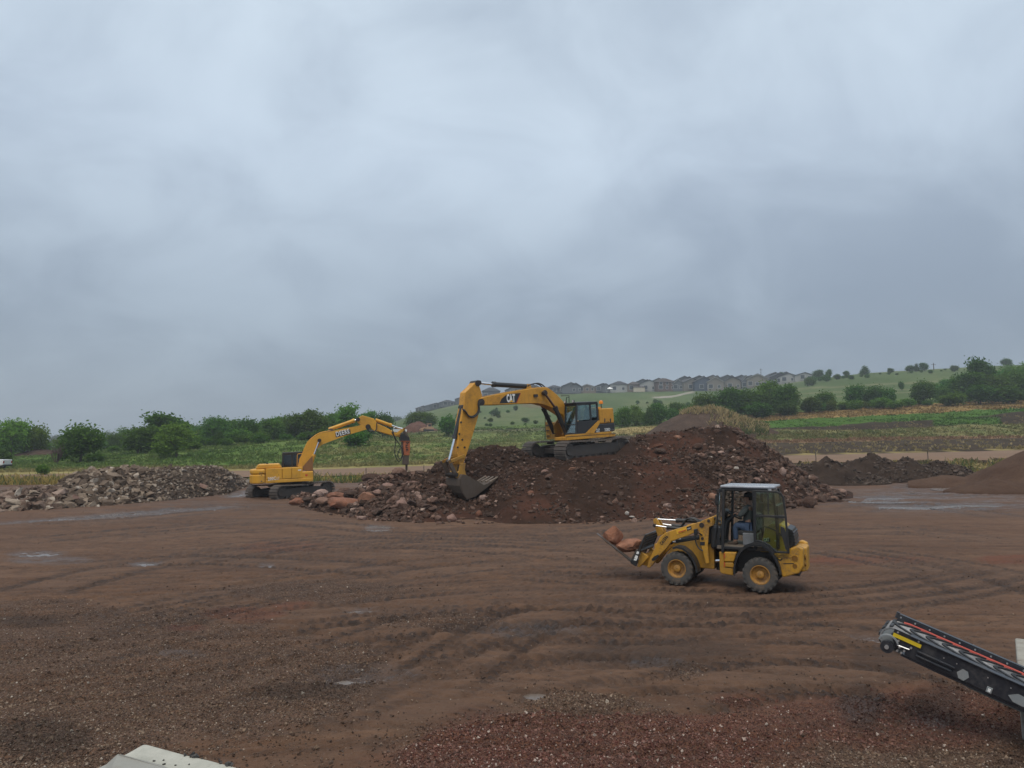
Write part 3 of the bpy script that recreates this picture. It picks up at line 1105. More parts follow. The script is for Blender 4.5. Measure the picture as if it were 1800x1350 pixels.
def build_pile():
    pxs = np.arange(500, 1506, 2.6)
    Y = np.arange(28.4, 51.0, 0.105)
    YY, PP = np.meshgrid(Y, pxs, indexing='ij')
    x, y = ((PP - CX) * YY / F_PX).ravel(), YY.ravel()
    z = pile_z(x, y)
    f = grid_faces(len(Y), len(pxs))
    keep = (z > zt(x, y) - 0.2)[f].any(1)
    px = PP.ravel()
    red = smooth(0.1, 0.6, fbm(x * 0.3, y * 0.3, 300, 3) + 0.35 * smooth(1050, 1150, px) * smooth(1300, 1150, px) + 0.2 * smooth(1000, 1150, px))
    me = mesh_np('dirt_pile', np.stack([x, y, z], 1), f[keep], np.repeat(red[:, None], 3, 1), True)
    o = link('dirt_pile', me, None, M_PILE)
    tag(o, 'big heap of dark reddish brown dirt under the yellow excavator', 'dirt pile')


build_pile()

RUB_BASE = line([(-160, 915), (0, 901), (100, 896), (200, 889), (300, 880), (400, 869), (440, 858), (460, 852)])
RUB_TOP = line([(-160, 866), (0, 871), (45, 866), (75, 861), (105, 862), (120, 846), (150, 833), (200, 824), (240, 825), (290, 823), (345, 819), (375, 818), (400, 825), (425, 837), (445, 845), (460, 850)])


def rub_h(x, y):
    px = px_of(x, y)
    yb = CAM_H * F_PX / (RUB_BASE(px) - HZ)
    yr = yb + np.interp(px, [-160, 60, 130, 440], [3.0, 3.0, 4.6, 3.0])
    zr = np.maximum(z_of(RUB_TOP(px), yr) - zt(x, yr), 0.05)
    s = (y - yb) / (yr - yb)
    h = np.where(s < 1, zr * np.clip(s, 0, 1) ** 0.9, zr * np.clip(1 - (y - yr - 1.2) / 3.0, 0, 1))
    return np.where((px < 460) & (s > 0), h, 0) * smooth(462, 440, px)


def rub_z(x, y):
    h = rub_h(x, y)
    return zt(x, y) + np.where(h > 0.01, h - 0.10 + 0.14 * fbm(x * 1.2, y * 1.2, 400, 3), -0.3)


def build_rubble_core():
    pxs = np.arange(-170, 466, 4.0)
    Y = np.arange(29, 68, 0.22)
    YY, PP = np.meshgrid(Y, pxs, indexing='ij')
    x, y = ((PP - CX) * YY / F_PX).ravel(), YY.ravel()
    z = rub_z(x, y)
    f = grid_faces(len(Y), len(pxs))
    keep = (z > zt(x, y) - 0.2)[f].any(1)
    m = pile_material('rubble_fines', (0.060, 0.045, 0.036), (0.095, 0.070, 0.055), (0.10, 0.06, 0.045))
    o = link('rubble_pile', mesh_np('rubble_pile', np.stack([x, y, z], 1), f[keep], np.zeros((len(x), 3)), True), None, m)
    tag(o, 'long low heap of broken concrete and stone rubble at left', 'rubble pile')


build_rubble_core()


# ---------------------------------------------------------------- stones
def rock_proto(kind, seed):
    rs = random.Random(seed)
    bm = bmesh.new()
    if kind == 'angular':
        sx, sy, sz = rs.uniform(0.75, 1.0), rs.uniform(0.55, 0.9), rs.uniform(0.35, 0.7)
        for _ in range(rs.randint(10, 14)):
            v = Vector((rs.gauss(0, 1), rs.gauss(0, 1), rs.gauss(0, 1))).normalized()
            v = Vector([max(-0.72, min(0.72, c * 1.25)) for c in v])
            bm.verts.new((v.x * sx * 0.7, v.y * sy * 0.7, v.z * sz * 0.7))
        r_ = bmesh.ops.convex_hull(bm, input=bm.verts)
        bmesh.ops.delete(bm, geom=[g for g in r_['geom_interior'] if isinstance(g, bmesh.types.BMVert)], context='VERTS')
    else:
        bmesh.ops.create_icosphere(bm, subdivisions=3 if kind == 'boulder' else 2, radius=0.5)
        sx, sy, sz = rs.uniform(0.9, 1.15), rs.uniform(0.75, 1.0), rs.uniform(0.55, 0.85)
        o = Vector((seed * 3.1, seed * 1.7, seed * 0.9))
        cuts = [(Vector((rs.gauss(0, 1), rs.gauss(0, 1), rs.gauss(0, 1))).normalized(), rs.uniform(0.30, 0.44)) for _ in range(7)]
        for v in bm.verts:
            p = v.co.copy()
            for n_, d in cuts:                      # broken faces
                k = p.dot(n_) - d
                if k > 0:
                    p -= n_ * k * 0.9
            p *= 1 + 0.20 * mnoise.noise(p * 2.2 + o) + 0.13 * mnoise.noise(p * 5.5 + o) + 0.05 * mnoise.noise(p * 13 + o)
            v.co = Vector((p.x * sx, p.y * sy, p.z * sz))
    bmesh.ops.triangulate(bm, faces=bm.faces)
    me = bpy.data.meshes.new('stone')
    bm.to_mesh(me)
    bm.free()
    if kind == 'boulder':
        me.polygons.foreach_set('use_smooth', np.ones(len(me.polygons), bool))
        me.set_sharp_from_angle(angle=R(32))
    return me


def rock_material(name, stops, dirt_col, dirt=0.5, from_attr=False):
    t = NT(name)
    v = t.coord()
    if from_attr:
        c = t.attr('Col')
        v = t.world_pos()
        n1 = t.noise(v, 5.0, 4, 0.6)
    else:
        info = t.node('ShaderNodeObjectInfo')
        c = t.ramp(info.outputs['Random'], stops)
        vv = t.node('ShaderNodeVectorMath', operation='ADD')
        t.l.new(v, vv.inputs[0])
        t.l.new(info.outputs['Location'], vv.inputs[1])
        v = vv.outputs[0]
        n1 = t.noise(v, 2.2, 5, 0.65, 0.4)
    n2 = t.noise(v, 14.0, 4, 0.7)
    c = t.mix(t.math('MULTIPLY', t.step(n2, 0.45, 0.8), 0.35), c, t.mix(0.6, c, (0.5, 0.42, 0.36)))
    c = t.mix(t.math('MULTIPLY', t.step(n1, 0.45, 0.62), dirt), c, dirt_col)
    return t.principled(c, 0.8, 0.0, t.bump(t.math('ADD', n1, t.math('MULTIPLY', n2, 0.8)), 0.9, 0.05), 0.2)


RED_STOPS = [(0.0, (0.040, 0.022, 0.015)), (0.45, (0.070, 0.038, 0.027)), (0.74, (0.112, 0.062, 0.045)), (0.90, (0.19, 0.110, 0.080)), (0.95, (0.26, 0.165, 0.13)), (1.0, (0.38, 0.28, 0.23))]
GREY_STOPS = [(0.0, (0.060, 0.041, 0.029)), (0.3, (0.115, 0.080, 0.057)), (0.55, (0.185, 0.135, 0.098)), (0.8, (0.29, 0.225, 0.168)), (1.0, (0.46, 0.40, 0.34))]
M_ROCK_RED = rock_material('reddish_rock', RED_STOPS, (0.056, 0.028, 0.019), 0.8)
M_ROCK_GREY = rock_material('grey_tan_rubble', GREY_STOPS, (0.062, 0.042, 0.030), 0.5)
M_ROCK_ORANGE = rock_material('orange_red_rock', [(0, (0.17, 0.070, 0.042)), (0.6, (0.235, 0.100, 0.060)), (1, (0.29, 0.155, 0.10))], (0.105, 0.055, 0.038), 0.65)
M_ROCK_PINK = rock_material('pink_pale_rock', [(0, (0.20, 0.12, 0.095)), (0.6, (0.27, 0.165, 0.135)), (1, (0.37, 0.26, 0.22))], (0.10, 0.06, 0.045), 0.5)
M_ROCK_STUFF = rock_material('small_stones', None, (0.06, 0.036, 0.027), 0.45, True)
ANG = [rock_proto('angular', 10 + i) for i in range(14)]
RND = [rock_proto('round', 40 + i) for i in range(10)]
BIG = [rock_proto('boulder', 70 + i) for i in range(8)]


def proto_variants(lst, mat):
    out = []
    for me in lst:
        c = me.copy()
        c.materials.clear()
        c.materials.append(mat)
        out.append(c)
    return out


def np_proto(me):
    v = np.zeros(len(me.vertices) * 3, np.float32)
    me.vertices.foreach_get('co', v)
    f = np.zeros(len(me.polygons) * 3, np.int32)
    me.polygons.foreach_get('vertices', f)
    return v.reshape(-1, 3), f.reshape(-1, 3)


def rand_rot(n, r, flat=1.0):
    a = r.uniform(0, 2 * np.pi, n)
    b = r.normal(0, 0.55 * flat, n)
    c = r.normal(0, 0.55 * flat, n)
    ca, sa, cb, sb, cc, sc = np.cos(a), np.sin(a), np.cos(b), np.sin(b), np.cos(c), np.sin(c)
    Rz = np.zeros((n, 3, 3)); Ry = np.zeros((n, 3, 3)); Rx = np.zeros((n, 3, 3))
    Rz[:, 0, 0], Rz[:, 0, 1], Rz[:, 1, 0], Rz[:, 1, 1], Rz[:, 2, 2] = ca, -sa, sa, ca, 1
    Ry[:, 0, 0], Ry[:, 0, 2], Ry[:, 2, 0], Ry[:, 2, 2], Ry[:, 1, 1] = cb, sb, -sb, cb, 1
    Rx[:, 1, 1], Rx[:, 1, 2], Rx[:, 2, 1], Rx[:, 2, 2], Rx[:, 0, 0] = cc, -sc, sc, cc, 1
    return np.einsum('nij,njk,nkl->nil', Rz, Ry, Rx)


def scatter_stuff(name, protos, pos, size, cols, mat, r, label, flat=1.0):
    V, F, C, n0 = [], [], [], 0
    which = r.integers(0, len(protos), len(pos))
    rot = rand_rot(len(pos), r, flat)
    for k, me in enumerate(protos):
        ix = np.nonzero(which == k)[0]
        if len(ix) == 0:
            continue
        v, f = np_proto(me)
        w = np.einsum('nij,vj->nvi', rot[ix], v) * size[ix][:, None, None] + pos[ix][:, None, :]
        V.append(w.reshape(-1, 3))
        F.append((f[None] + (np.arange(len(ix)) * len(v))[:, None, None] + n0).reshape(-1, 3))
        C.append(np.repeat(cols[ix], len(v), 0))
        n0 += len(ix) * len(v)
    me = mesh_np(name, np.concatenate(V), np.concatenate(F), np.concatenate(C))
    o = link(name, me, None, mat)
    o['kind'] = 'stuff'
    o['label'] = label
    return o


def ramp_np(stops, t):
    xs = [s[0] for s in stops]
    return np.stack([np.interp(t, xs, [s[1][k] for s in stops]) for k in range(3)], 1)


_prr = random.Random(5)


def stone(name, me, pos, size, label, cat, group=None, rot=None):
    o = bpy.data.objects.new(name, me)
    COL.objects.link(o)
    o.location = pos
    o.scale = size if isinstance(size, (tuple, list)) else (size, size, size)
    o.rotation_euler = rot if rot is not None else (_prr.gauss(0, 0.35), _prr.gauss(0, 0.35), _prr.uniform(0, 6.28))
    return tag(o, label, cat, group)


def build_rubble_stones():
    r = np.random.default_rng(33)
    grey = proto_variants(ANG, M_ROCK_GREY)
    brown = proto_variants(ANG, rock_material('brown_rubble', [(0, (0.085, 0.052, 0.038)), (0.5, (0.14, 0.088, 0.064)), (1, (0.23, 0.165, 0.13))], (0.06, 0.04, 0.03), 0.5))
    px = r.uniform(-150, 452, 24000)
    Y = r.uniform(31, 62, 24000)
    x = (px - CX) * Y / F_PX
    h = rub_h(x, Y)
    ok = h > 0.03
    px, Y, x = px[ok], Y[ok], x[ok]
    z = rub_z(x, Y)
    yb = CAM_H * F_PX / (RUB_BASE(px) - HZ)
    vis = Y < yb + 6.2
    px, Y, x, z = px[vis], Y[vis], x[vis], z[vis]
    coarse = np.interp(px, [-150, 0, 100, 230, 280, 360, 450], [0.25, 0.25, 0.25, 0.225, 0.15, 0.14, 0.155])
    size = coarse * np.exp(r.normal(0, 0.38, len(px)))
    size = np.clip(size, 0.07, 0.75)
    # thin out by size so that big stones do not overlap too much
    order = np.argsort(-size * (0.4 + r.random(len(px))))
    px, Y, x, z, size = (a[order][:8500] for a in (px, Y, x, z, size))
    show = np.argsort(-size / Y * ((px > -5) & (Y < CAM_H * F_PX / (RUB_BASE(px) - HZ) + 4.4)))
    big, rest = show[:290], show[290:]
    for k in big:
        p_, sz = float(px[k]), float(size[k])
        yb_ = CAM_H * F_PX / (float(RUB_BASE(p_)) - HZ)
        lvl = ('at the foot', 'low', 'high up', 'at the crest')[int(min(3, max(0, (float(Y[k]) - yb_) / 1.15)))]
        side_ = ('at the far left end' if p_ < 55 else 'left of the tall part' if p_ < 115 else 'left in the tall part' if p_ < 165 else 'right in the tall part' if p_ < 225 else 'right of the tall part' if p_ < 290 else 'in the dark far part' if p_ < 370 else 'at the end near the excavator')
        lab = f"{'broad' if sz > 0.31 else 'mid sized' if sz > 0.215 else 'smaller'} stone {lvl} of the rubble heap, {side_}"
        stone('rubble_stone', (brown if p_ < 115 and r.random() < 0.75 else grey)[int(r.integers(len(grey)))], (float(x[k]), float(Y[k]), float(z[k]) + 0.16 * sz), sz * 1.25, lab, 'stone', 'stones of the rubble heap at left', (float(r.normal(0, .5)), float(r.normal(0, .5)), float(r.uniform(0, 6.3))))
    cols = ramp_np(GREY_STOPS, r.random(len(rest))) * np.interp(px[rest], [0, 250, 300, 450], [1.0, 1.0, 0.82, 0.9])[:, None]
    scatter_stuff('rubble', ANG, np.stack([x[rest], Y[rest], z[rest] + 0.1 * size[rest]], 1), size[rest] * 1.2, cols, M_ROCK_STUFF, r, 'smaller broken stones filling the rubble heap at left')
    # named pieces that stand out
    for (qx, qy, w, mat, lab) in ((66, 855, 28, M_ROCK_GREY, 'long dark grey flat slab on top of the low end of the rubble heap'), (116, 873, 22, M_ROCK_RED, 'upright reddish brown block at the foot of the rubble heap'),
                                  (146, 882, 20, M_ROCK_PINK, 'pale tan slab tilted at the foot of the rubble heap'), (364, 860, 14, M_ROCK_PINK, 'pale cream boulder at the right foot of the rubble heap'),
                                  (177, 848, 18, M_ROCK_GREY, 'pale grey triangular slab halfway up the rubble heap'), (154, 826, 13, M_ROCK_GREY, 'pointed grey stone on the crest of the rubble heap')):
        Ys = np.linspace(31, 62, 600)
        Xs = (qx - CX) * Ys / F_PX
        rr = row_of(rub_z(Xs, Ys), Ys)
        k = int(np.argmax(rr < qy)) if (rr < qy).any() else 300
        s = w * Ys[k] / F_PX
        me = ANG[(int(qx) * 7) % len(ANG)].copy()
        me.materials.clear()
        me.materials.append(mat)
        stone('rubble_slab', me, (float(Xs[k]), float(Ys[k]) - 0.15, float(rub_z(Xs[k:k + 1], Ys[k:k + 1])[0]) + 0.15), (s * 1.05, s * 0.9, s * 1.05), lab, 'stone', None, (0.5, 0.15, 0.3 + qx))


build_rubble_stones()


def pile_hit(px, py):
    Ys = np.arange(27, 46, 0.03)
    Xs = (px - CX) * Ys / F_PX
    zz = np.maximum(pile_z(Xs, Ys, False), zt(Xs, Ys))
    rr = row_of(zz, Ys)
    ok = np.nonzero(rr <= py)[0]
    k = int(ok[0]) if len(ok) else len(Ys) - 1
    return float(Xs[k]), float(Ys[k]), float(zz[k])


def build_pile_stones():
    r = np.random.default_rng(55)
    red_a, red_r = proto_variants(ANG, M_ROCK_RED), proto_variants(RND, M_ROCK_RED)
    px = r.uniform(515, 1495, 36000)
    Y = r.uniform(28.8, 43.5, 36000)
    x = (px - CX) * Y / F_PX
    h = pile_h(x, Y)
    yb = CAM_H * F_PX / (PILE_BASE(px) - HZ)
    base = (Y > yb - 0.9) & (Y < yb + 0.2)
    ok = (h > 0.05) | base
    dens = np.interp(px, [515, 640, 760, 860, 920, 1000, 1100, 1180, 1240, 1320, 1480], [0.9, 1.0, 0.85, 0.8, 0.65, 0.55, 0.6, 0.8, 0.8, 1.0, 1.0])
    clump = smooth(-0.35, 0.35, fbm(x * 0.45, Y * 0.45, 500, 3)) * 0.8 + 0.2
    dens = np.where(base, 0.55, dens)
    s_ = np.clip((Y - yb) / 8, 0, 1)
    dens = np.where((px > 940) & (px < 1330) & (s_ < 0.35), np.maximum(dens, 0.5), dens)
    bench = ((x - 3.45) / 3.3) ** 2 + ((Y - 39.0) / 2.8) ** 2 < 1
    ok &= (r.random(len(px)) < dens * clump) & ~bench
    px, Y, x = px[ok], Y[ok], x[ok]
    z = np.maximum(pile_z(x, Y), zt(x, Y))
    mean = np.interp(px, [515, 560, 700, 900, 1200, 1300, 1480], [0.22, 0.22, 0.18, 0.12, 0.13, 0.21, 0.24])
    size = np.clip(mean * np.exp(r.normal(-0.25, 0.48, len(px))), 0.04, 0.62)
    n = min(len(px), 11000)
    px, Y, x, z, size = (a[:n] for a in (px, Y, x, z, size))
    order = np.argsort(-size / Y)
    big, rest = order[:265], order[265:]
    for k in big:
        p_ = float(px[k])
        yb_ = CAM_H * F_PX / (float(PILE_BASE(p_)) - HZ)
        lvl = ('at the foot', 'low', 'midway up', 'high up', 'near the crest')[int(min(4, max(0, (float(Y[k]) - yb_ + 0.3) / 1.9)))]
        where = ('by the front of the breaker excavator' if p_ < 600 else 'below the breaker' if p_ < 690 else 'between breaker and bucket' if p_ < 790 else 'around the bucket' if p_ < 880 else 'below the tracks of the excavator' if p_ < 1120
                 else 'above the loader arm' if p_ < 1240 else 'over the loader roof' if p_ < 1340 else 'on the steep right shoulder' if p_ < 1410 else 'at the right tip')
        lab = f"{'large' if size[k] > 0.42 else 'mid sized' if size[k] > 0.31 else 'smallish'} rock {lvl} of the pile, {where}"
        lst = red_a if (p_ < 760 and r.random() < 0.7) else red_r
        stone('pile_stone', lst[int(r.integers(len(lst)))], (float(x[k]), float(Y[k]), float(z[k]) + 0.12 * float(size[k])), float(size[k]) * 1.15, lab, 'rock', 'stones lying on the dirt pile')
    tcol = np.clip(r.random(len(rest)) ** np.where(px[rest] < 740, 1.2, np.where(px[rest] < 1250, 3.0, 1.8)), 0, 1)
    scatter_stuff('pile_rubble', ANG + RND[:3], np.stack([x[rest], Y[rest], z[rest] + 0.05 * size[rest]], 1), size[rest] * 1.15, ramp_np(RED_STOPS, tcol), M_ROCK_STUFF, r, 'small stones and clods strewn over the dirt pile')
    NAMED = [  # px, row of the foot, width, height, material, label
        (526, 888, 25, 15, 'O', 'small orange boulder at the left tip of the rock heap'), (550, 884, 32, 17, 'R', 'brown red boulder second from the left tip of the rock heap'),
        (572, 890, 33, 17, 'R', 'rust coloured boulder beside the big flat orange rock'), (566, 873, 24, 15, 'P', 'pale topped boulder against the excavator track'),
        (611, 893, 62, 25, 'O', 'largest flat orange red rock in front of the heap'), (594, 881, 32, 22, 'O', 'tall orange rock leaning behind the flat orange rock'),
        (620, 877, 28, 18, 'R', 'reddish rock behind the right end of the flat orange rock'), (645, 886, 28, 28, 'O', 'upright orange rock at the right of the flat orange rock'),
        (604, 866, 26, 14, 'R', 'grey red rock close to the front of the excavator track'), (668, 872, 26, 17, 'P', 'pinkish rock in the middle of the broken rock heap'), (685, 858, 22, 10, 'P', 'long pale pink rock slab below the breaker'),
        (707, 894, 24, 18, 'P', 'round pink boulder low in the front of the broken rock heap'), (639, 914, 17, 9, 'P', 'flat tan rock lying alone in front of the heap'),
        (653, 850, 30, 26, 'R', 'large rust brown boulder at the back of the broken rock heap'), (702, 838, 26, 20, 'D', 'dark boulder under the tip of the breaker chisel'), (724, 852, 24, 9, 'P', 'flattish pale rock at the foot of the dark mound'), (676, 846, 20, 15, 'D', 'dark purple rock between two rust brown boulders'),
        (795, 917, 18, 19, 'P', 'large round speckled boulder at the front foot of the pile'), (772, 915, 12, 10, 'P', 'pinkish cobble left of the round speckled boulder'), (842, 908, 12, 12, 'O', 'bright orange cobble at the front foot of the pile'), (850, 880, 13, 13, 'P', 'pale pink boulder right under the excavator bucket'),
        (779, 860, 13, 13, 'P', 'long pale pink rock left of the bucket'), (932, 870, 12, 9, 'O', 'orange stone midway up the slope right of the bucket'), (1005, 826, 13, 6, 'O', 'orange flat stone just below the near track'),
        (958, 832, 12, 8, 'P', 'pale stone below the gap between the tracks'), (1108, 911, 12, 6, 'W', 'white stone above the orange dirt patch'), (1100, 906, 8, 8, 'W', 'small white stone next to the white one at the pile foot'),
        (1418, 893, 24, 23, 'R', 'biggest round boulder at the right foot of the pile'), (1402, 890, 16, 18, 'R', 'boulder next to the biggest one at the right foot'), (1385, 894, 20, 12, 'D', 'dark boulder behind the loader door'),
        (1475, 870, 17, 13, 'R', 'boulder at the far right tip of the pile'), (1440, 872, 20, 19, 'R', 'pale brown boulder low on the right end of the pile'), (1409, 858, 22, 18, 'R', 'brown boulder above the biggest one at the right'), (1424, 846, 22, 16, 'R', 'rounded boulder on the right shoulder of the pile'),
        (1373, 838, 14, 18, 'P', 'upright pinkish boulder on the right slope'), (1386, 856, 16, 14, 'R', 'stout brown boulder halfway down the right slope'), (1320, 836, 18, 13, 'R', 'brown boulder right above the loader roof'), (1327, 848, 12, 12, 'P', 'round pale boulder over the rear of the loader roof'),
        (1281, 850, 12, 9, 'O', 'orange boulder over the front of the loader roof'), (1336, 830, 9, 9, 'P', 'small light round stone on the right slope'), (1292, 827, 9, 8, 'W', 'small cream stone above the loader roof'), (1266, 798, 15, 8, 'P', 'tan block near the top of the right slope'),
        (1250, 880, 17, 14, 'O', 'tan orange boulder left of the loader cab'), (1191, 772, 14, 8, 'O', 'pink red boulder near the crest of the pile'), (1170, 892, 13, 9, 'P', 'pale stone at the foot of the pile above the loader arm'), (1247, 806, 7, 6, 'W', 'little white stone high on the right slope'),
        (1226, 792, 18, 16, 'R', 'broad brown boulder high on the pile right of the excavator'), (1155, 786, 16, 7, 'O', 'flat reddish slab right of the near track end'),
    ]
    mats = {'O': M_ROCK_ORANGE, 'R': M_ROCK_RED, 'P': M_ROCK_PINK, 'D': M_ROCK_RED, 'W': rock_material('white_stone', [(0, (0.40, 0.36, 0.32)), (1, (0.5, 0.46, 0.42))], (0.2, 0.13, 0.1), 0.3)}
    for i, (qx, qy, w, hgt, mk, lab) in enumerate(NAMED):
        X, Yq, Z = pile_hit(qx, qy)
        me = BIG[i % len(BIG)].copy()
        me.materials.clear()
        me.materials.append(mats[mk])
        sx, sz = w * Yq / F_PX, hgt * Yq / F_PX
        stone('boulder', me, (X, Yq + 0.2 * sx, Z + 0.33 * sz), (sx * 1.12, sx * 0.85, sz * 1.45), lab, 'boulder', None, (_prr.gauss(0, 0.12), _prr.gauss(0, 0.12), _prr.uniform(-0.5, 0.5)))
    me = BIG[3].copy()
    me.materials.clear()
    me.materials.append(M_ROCK_PINK)
    g = ground_hit(1533, 838, 0.2)
    stone('boulder', me, g + Vector((0, 0, 0.18)), (0.52, 0.45, 0.75), 'single tan boulder in front of the dark soil mounds', 'boulder', None, (0, 0.1, 0.4))


build_pile_stones()


# ---------------------------------------------------------------- other mounds
def mound(name, label, cat, bumps, mat, px0, px1, y0, y1, step=0.16, seed=0, amp=0.12, fine=0.05):
    """bumps: (px, Y, height, half width m, half depth m, power)"""
    Y = np.arange(y0, y1, step)
    tc = np.arange(px0, px1, step / y0 * F_PX)
    YY, PP = np.meshgrid(Y, tc, indexing='ij')
    x, y = ((PP - CX) * YY / F_PX).ravel(), YY.ravel()
    h = mound_h(x, y, bumps)
    n = amp * fbm(x * 0.8, y * 0.8, seed, 4) + fine * fbm(x * 3, y * 3, seed + 9, 3)
    z = zt(x, y) + np.where(h > 0.01, h + n * smooth(0, 0.4, h), -0.3)
    f = grid_faces(len(Y), len(tc))
    keep = (h > 0.01)[f].any(1)
    me = mesh_np(name, np.stack([x, y, z], 1), f[keep], np.zeros((len(x), 3)), True)
    o = link(name, me, None, mat)
    return tag(o, label, cat)


def mound_h(x, y, bumps):
    h = np.zeros_like(x)
    for (p, Yc, H, hw, hd, pw) in bumps:
        xc = (p - CX) * Yc / F_PX
        d = np.sqrt(((x - xc) / hw) ** 2 + ((y - Yc) / hd) ** 2)
        h = np.maximum(h, H * np.clip(1 - d, 0, 1) ** pw)
    return h


M_SOIL = pile_material('dark_soil', (0.036, 0.024, 0.018), (0.058, 0.039, 0.029), (0.06, 0.04, 0.03))
M_SAND = pile_material('brown_sand', (0.088, 0.050, 0.034), (0.122, 0.074, 0.051), (0.1, 0.07, 0.05), 6.0)
M_TANDIRT = pile_material('tan_brown_dirt', (0.062, 0.040, 0.030), (0.098, 0.066, 0.049), (0.1, 0.07, 0.05))
SOIL_BUMPS = [(1450, 55, 1.75, 3.4, 3.0, 0.85), (1528, 57, 2.15, 3.6, 3.0, 0.85), (1490, 55, 1.2, 3.0, 2.5, 0.8), (1590, 57, 1.7, 2.6, 2.6, 0.8), (1645, 57, 1.3, 3.4, 2.6, 0.8)]
mound('soil_mound', 'row of dark brown soil mounds at the right edge of the yard', 'soil mound', SOIL_BUMPS, M_SOIL, 1370, 1730, 51, 61, 0.10, 600, 0.42, 0.16)


def soil_clods():
    r = np.random.default_rng(19)
    px, Y = r.uniform(1380, 1720, 5000), r.uniform(51.5, 60, 5000)
    x = (px - CX) * Y / F_PX
    h = mound_h(x, Y, SOIL_BUMPS)
    ok = (h > 0.05) & (fbm(x * 0.8, Y * 0.8, 33, 3) > -0.1)
    x, Y, h = x[ok][:1500], Y[ok][:1500], h[ok][:1500]
    n = 0.42 * fbm(x * 0.8, Y * 0.8, 600, 4) + 0.16 * fbm(x * 3, Y * 3, 609, 3)
    sz = np.clip(np.exp(r.normal(math.log(0.16), 0.5, len(x))), 0.06, 0.5)
    scatter_stuff('soil_clods', ANG[:8] + RND[:2], np.stack([x, Y, zt(x, Y) + h + n * smooth(0, 0.4, h)], 1), sz, ramp_np([(0, (.036, .024, .018)), (.85, (.062, .043, .033)), (1, (.16, .12, .095))], r.random(len(x))), M_ROCK_STUFF, r, 'clods and stones lying on the dark soil mounds')


soil_clods()
SAND_BUMPS = [(1862, 50, 3.7, 7.2, 5.5, 1.0), (1745, 46.5, 0.85, 3.4, 2.2, 0.8), (1660, 52, 0.75, 4.0, 2.0, 0.8)]
mound('sand_pile', 'smooth light brown sand pile cut off by the right edge', 'sand pile', SAND_BUMPS, M_SAND, 1590, 2080, 43, 57, 0.14, 640, 0.16, 0.06)
TAN_BUMPS = [(1222, 118, 4.5, 8.2, 8.0, 0.72), (1250, 118, 4.6, 8.6, 8.0, 0.72), (1275, 117, 3.4, 8.6, 7.0, 0.8)]
mound('grassy_mound', 'brown dirt mound with dry grass on its crest and right side', 'dirt mound', TAN_BUMPS, M_TANDIRT, 1130, 1370, 108, 130, 0.3, 660, 0.2, 0.08)
mound('dirt_mound', 'low grey brown dirt mound behind the grass at far left', 'dirt mound', [(70, 121, 1.15, 4.2, 4, 0.8)], M_TANDIRT, 0, 150, 113, 128, 0.4, 680, 0.15, 0.05)
M_REDDIRT = pile_material('red_spoil', (0.10, 0.055, 0.042), (0.16, 0.085, 0.065), (0.18, 0.09, 0.06))
mound('spoil_heap', 'far heap of red dirt and rock beside a small machine', 'dirt pile', [(733, 166, 2.6, 3.9, 3.2, 0.7), (745, 167, 1.6, 3.4, 3, .7)], M_REDDIRT, 690, 790, 161, 172, 0.25, 690, 0.35, 0.2)


def mound_top_z(px, Y, bumps):
    x = (px - CX) * Y / F_PX
    return gz(x, Y) + float(mound_h(np.array([x]), np.array([Y]), bumps)[0])


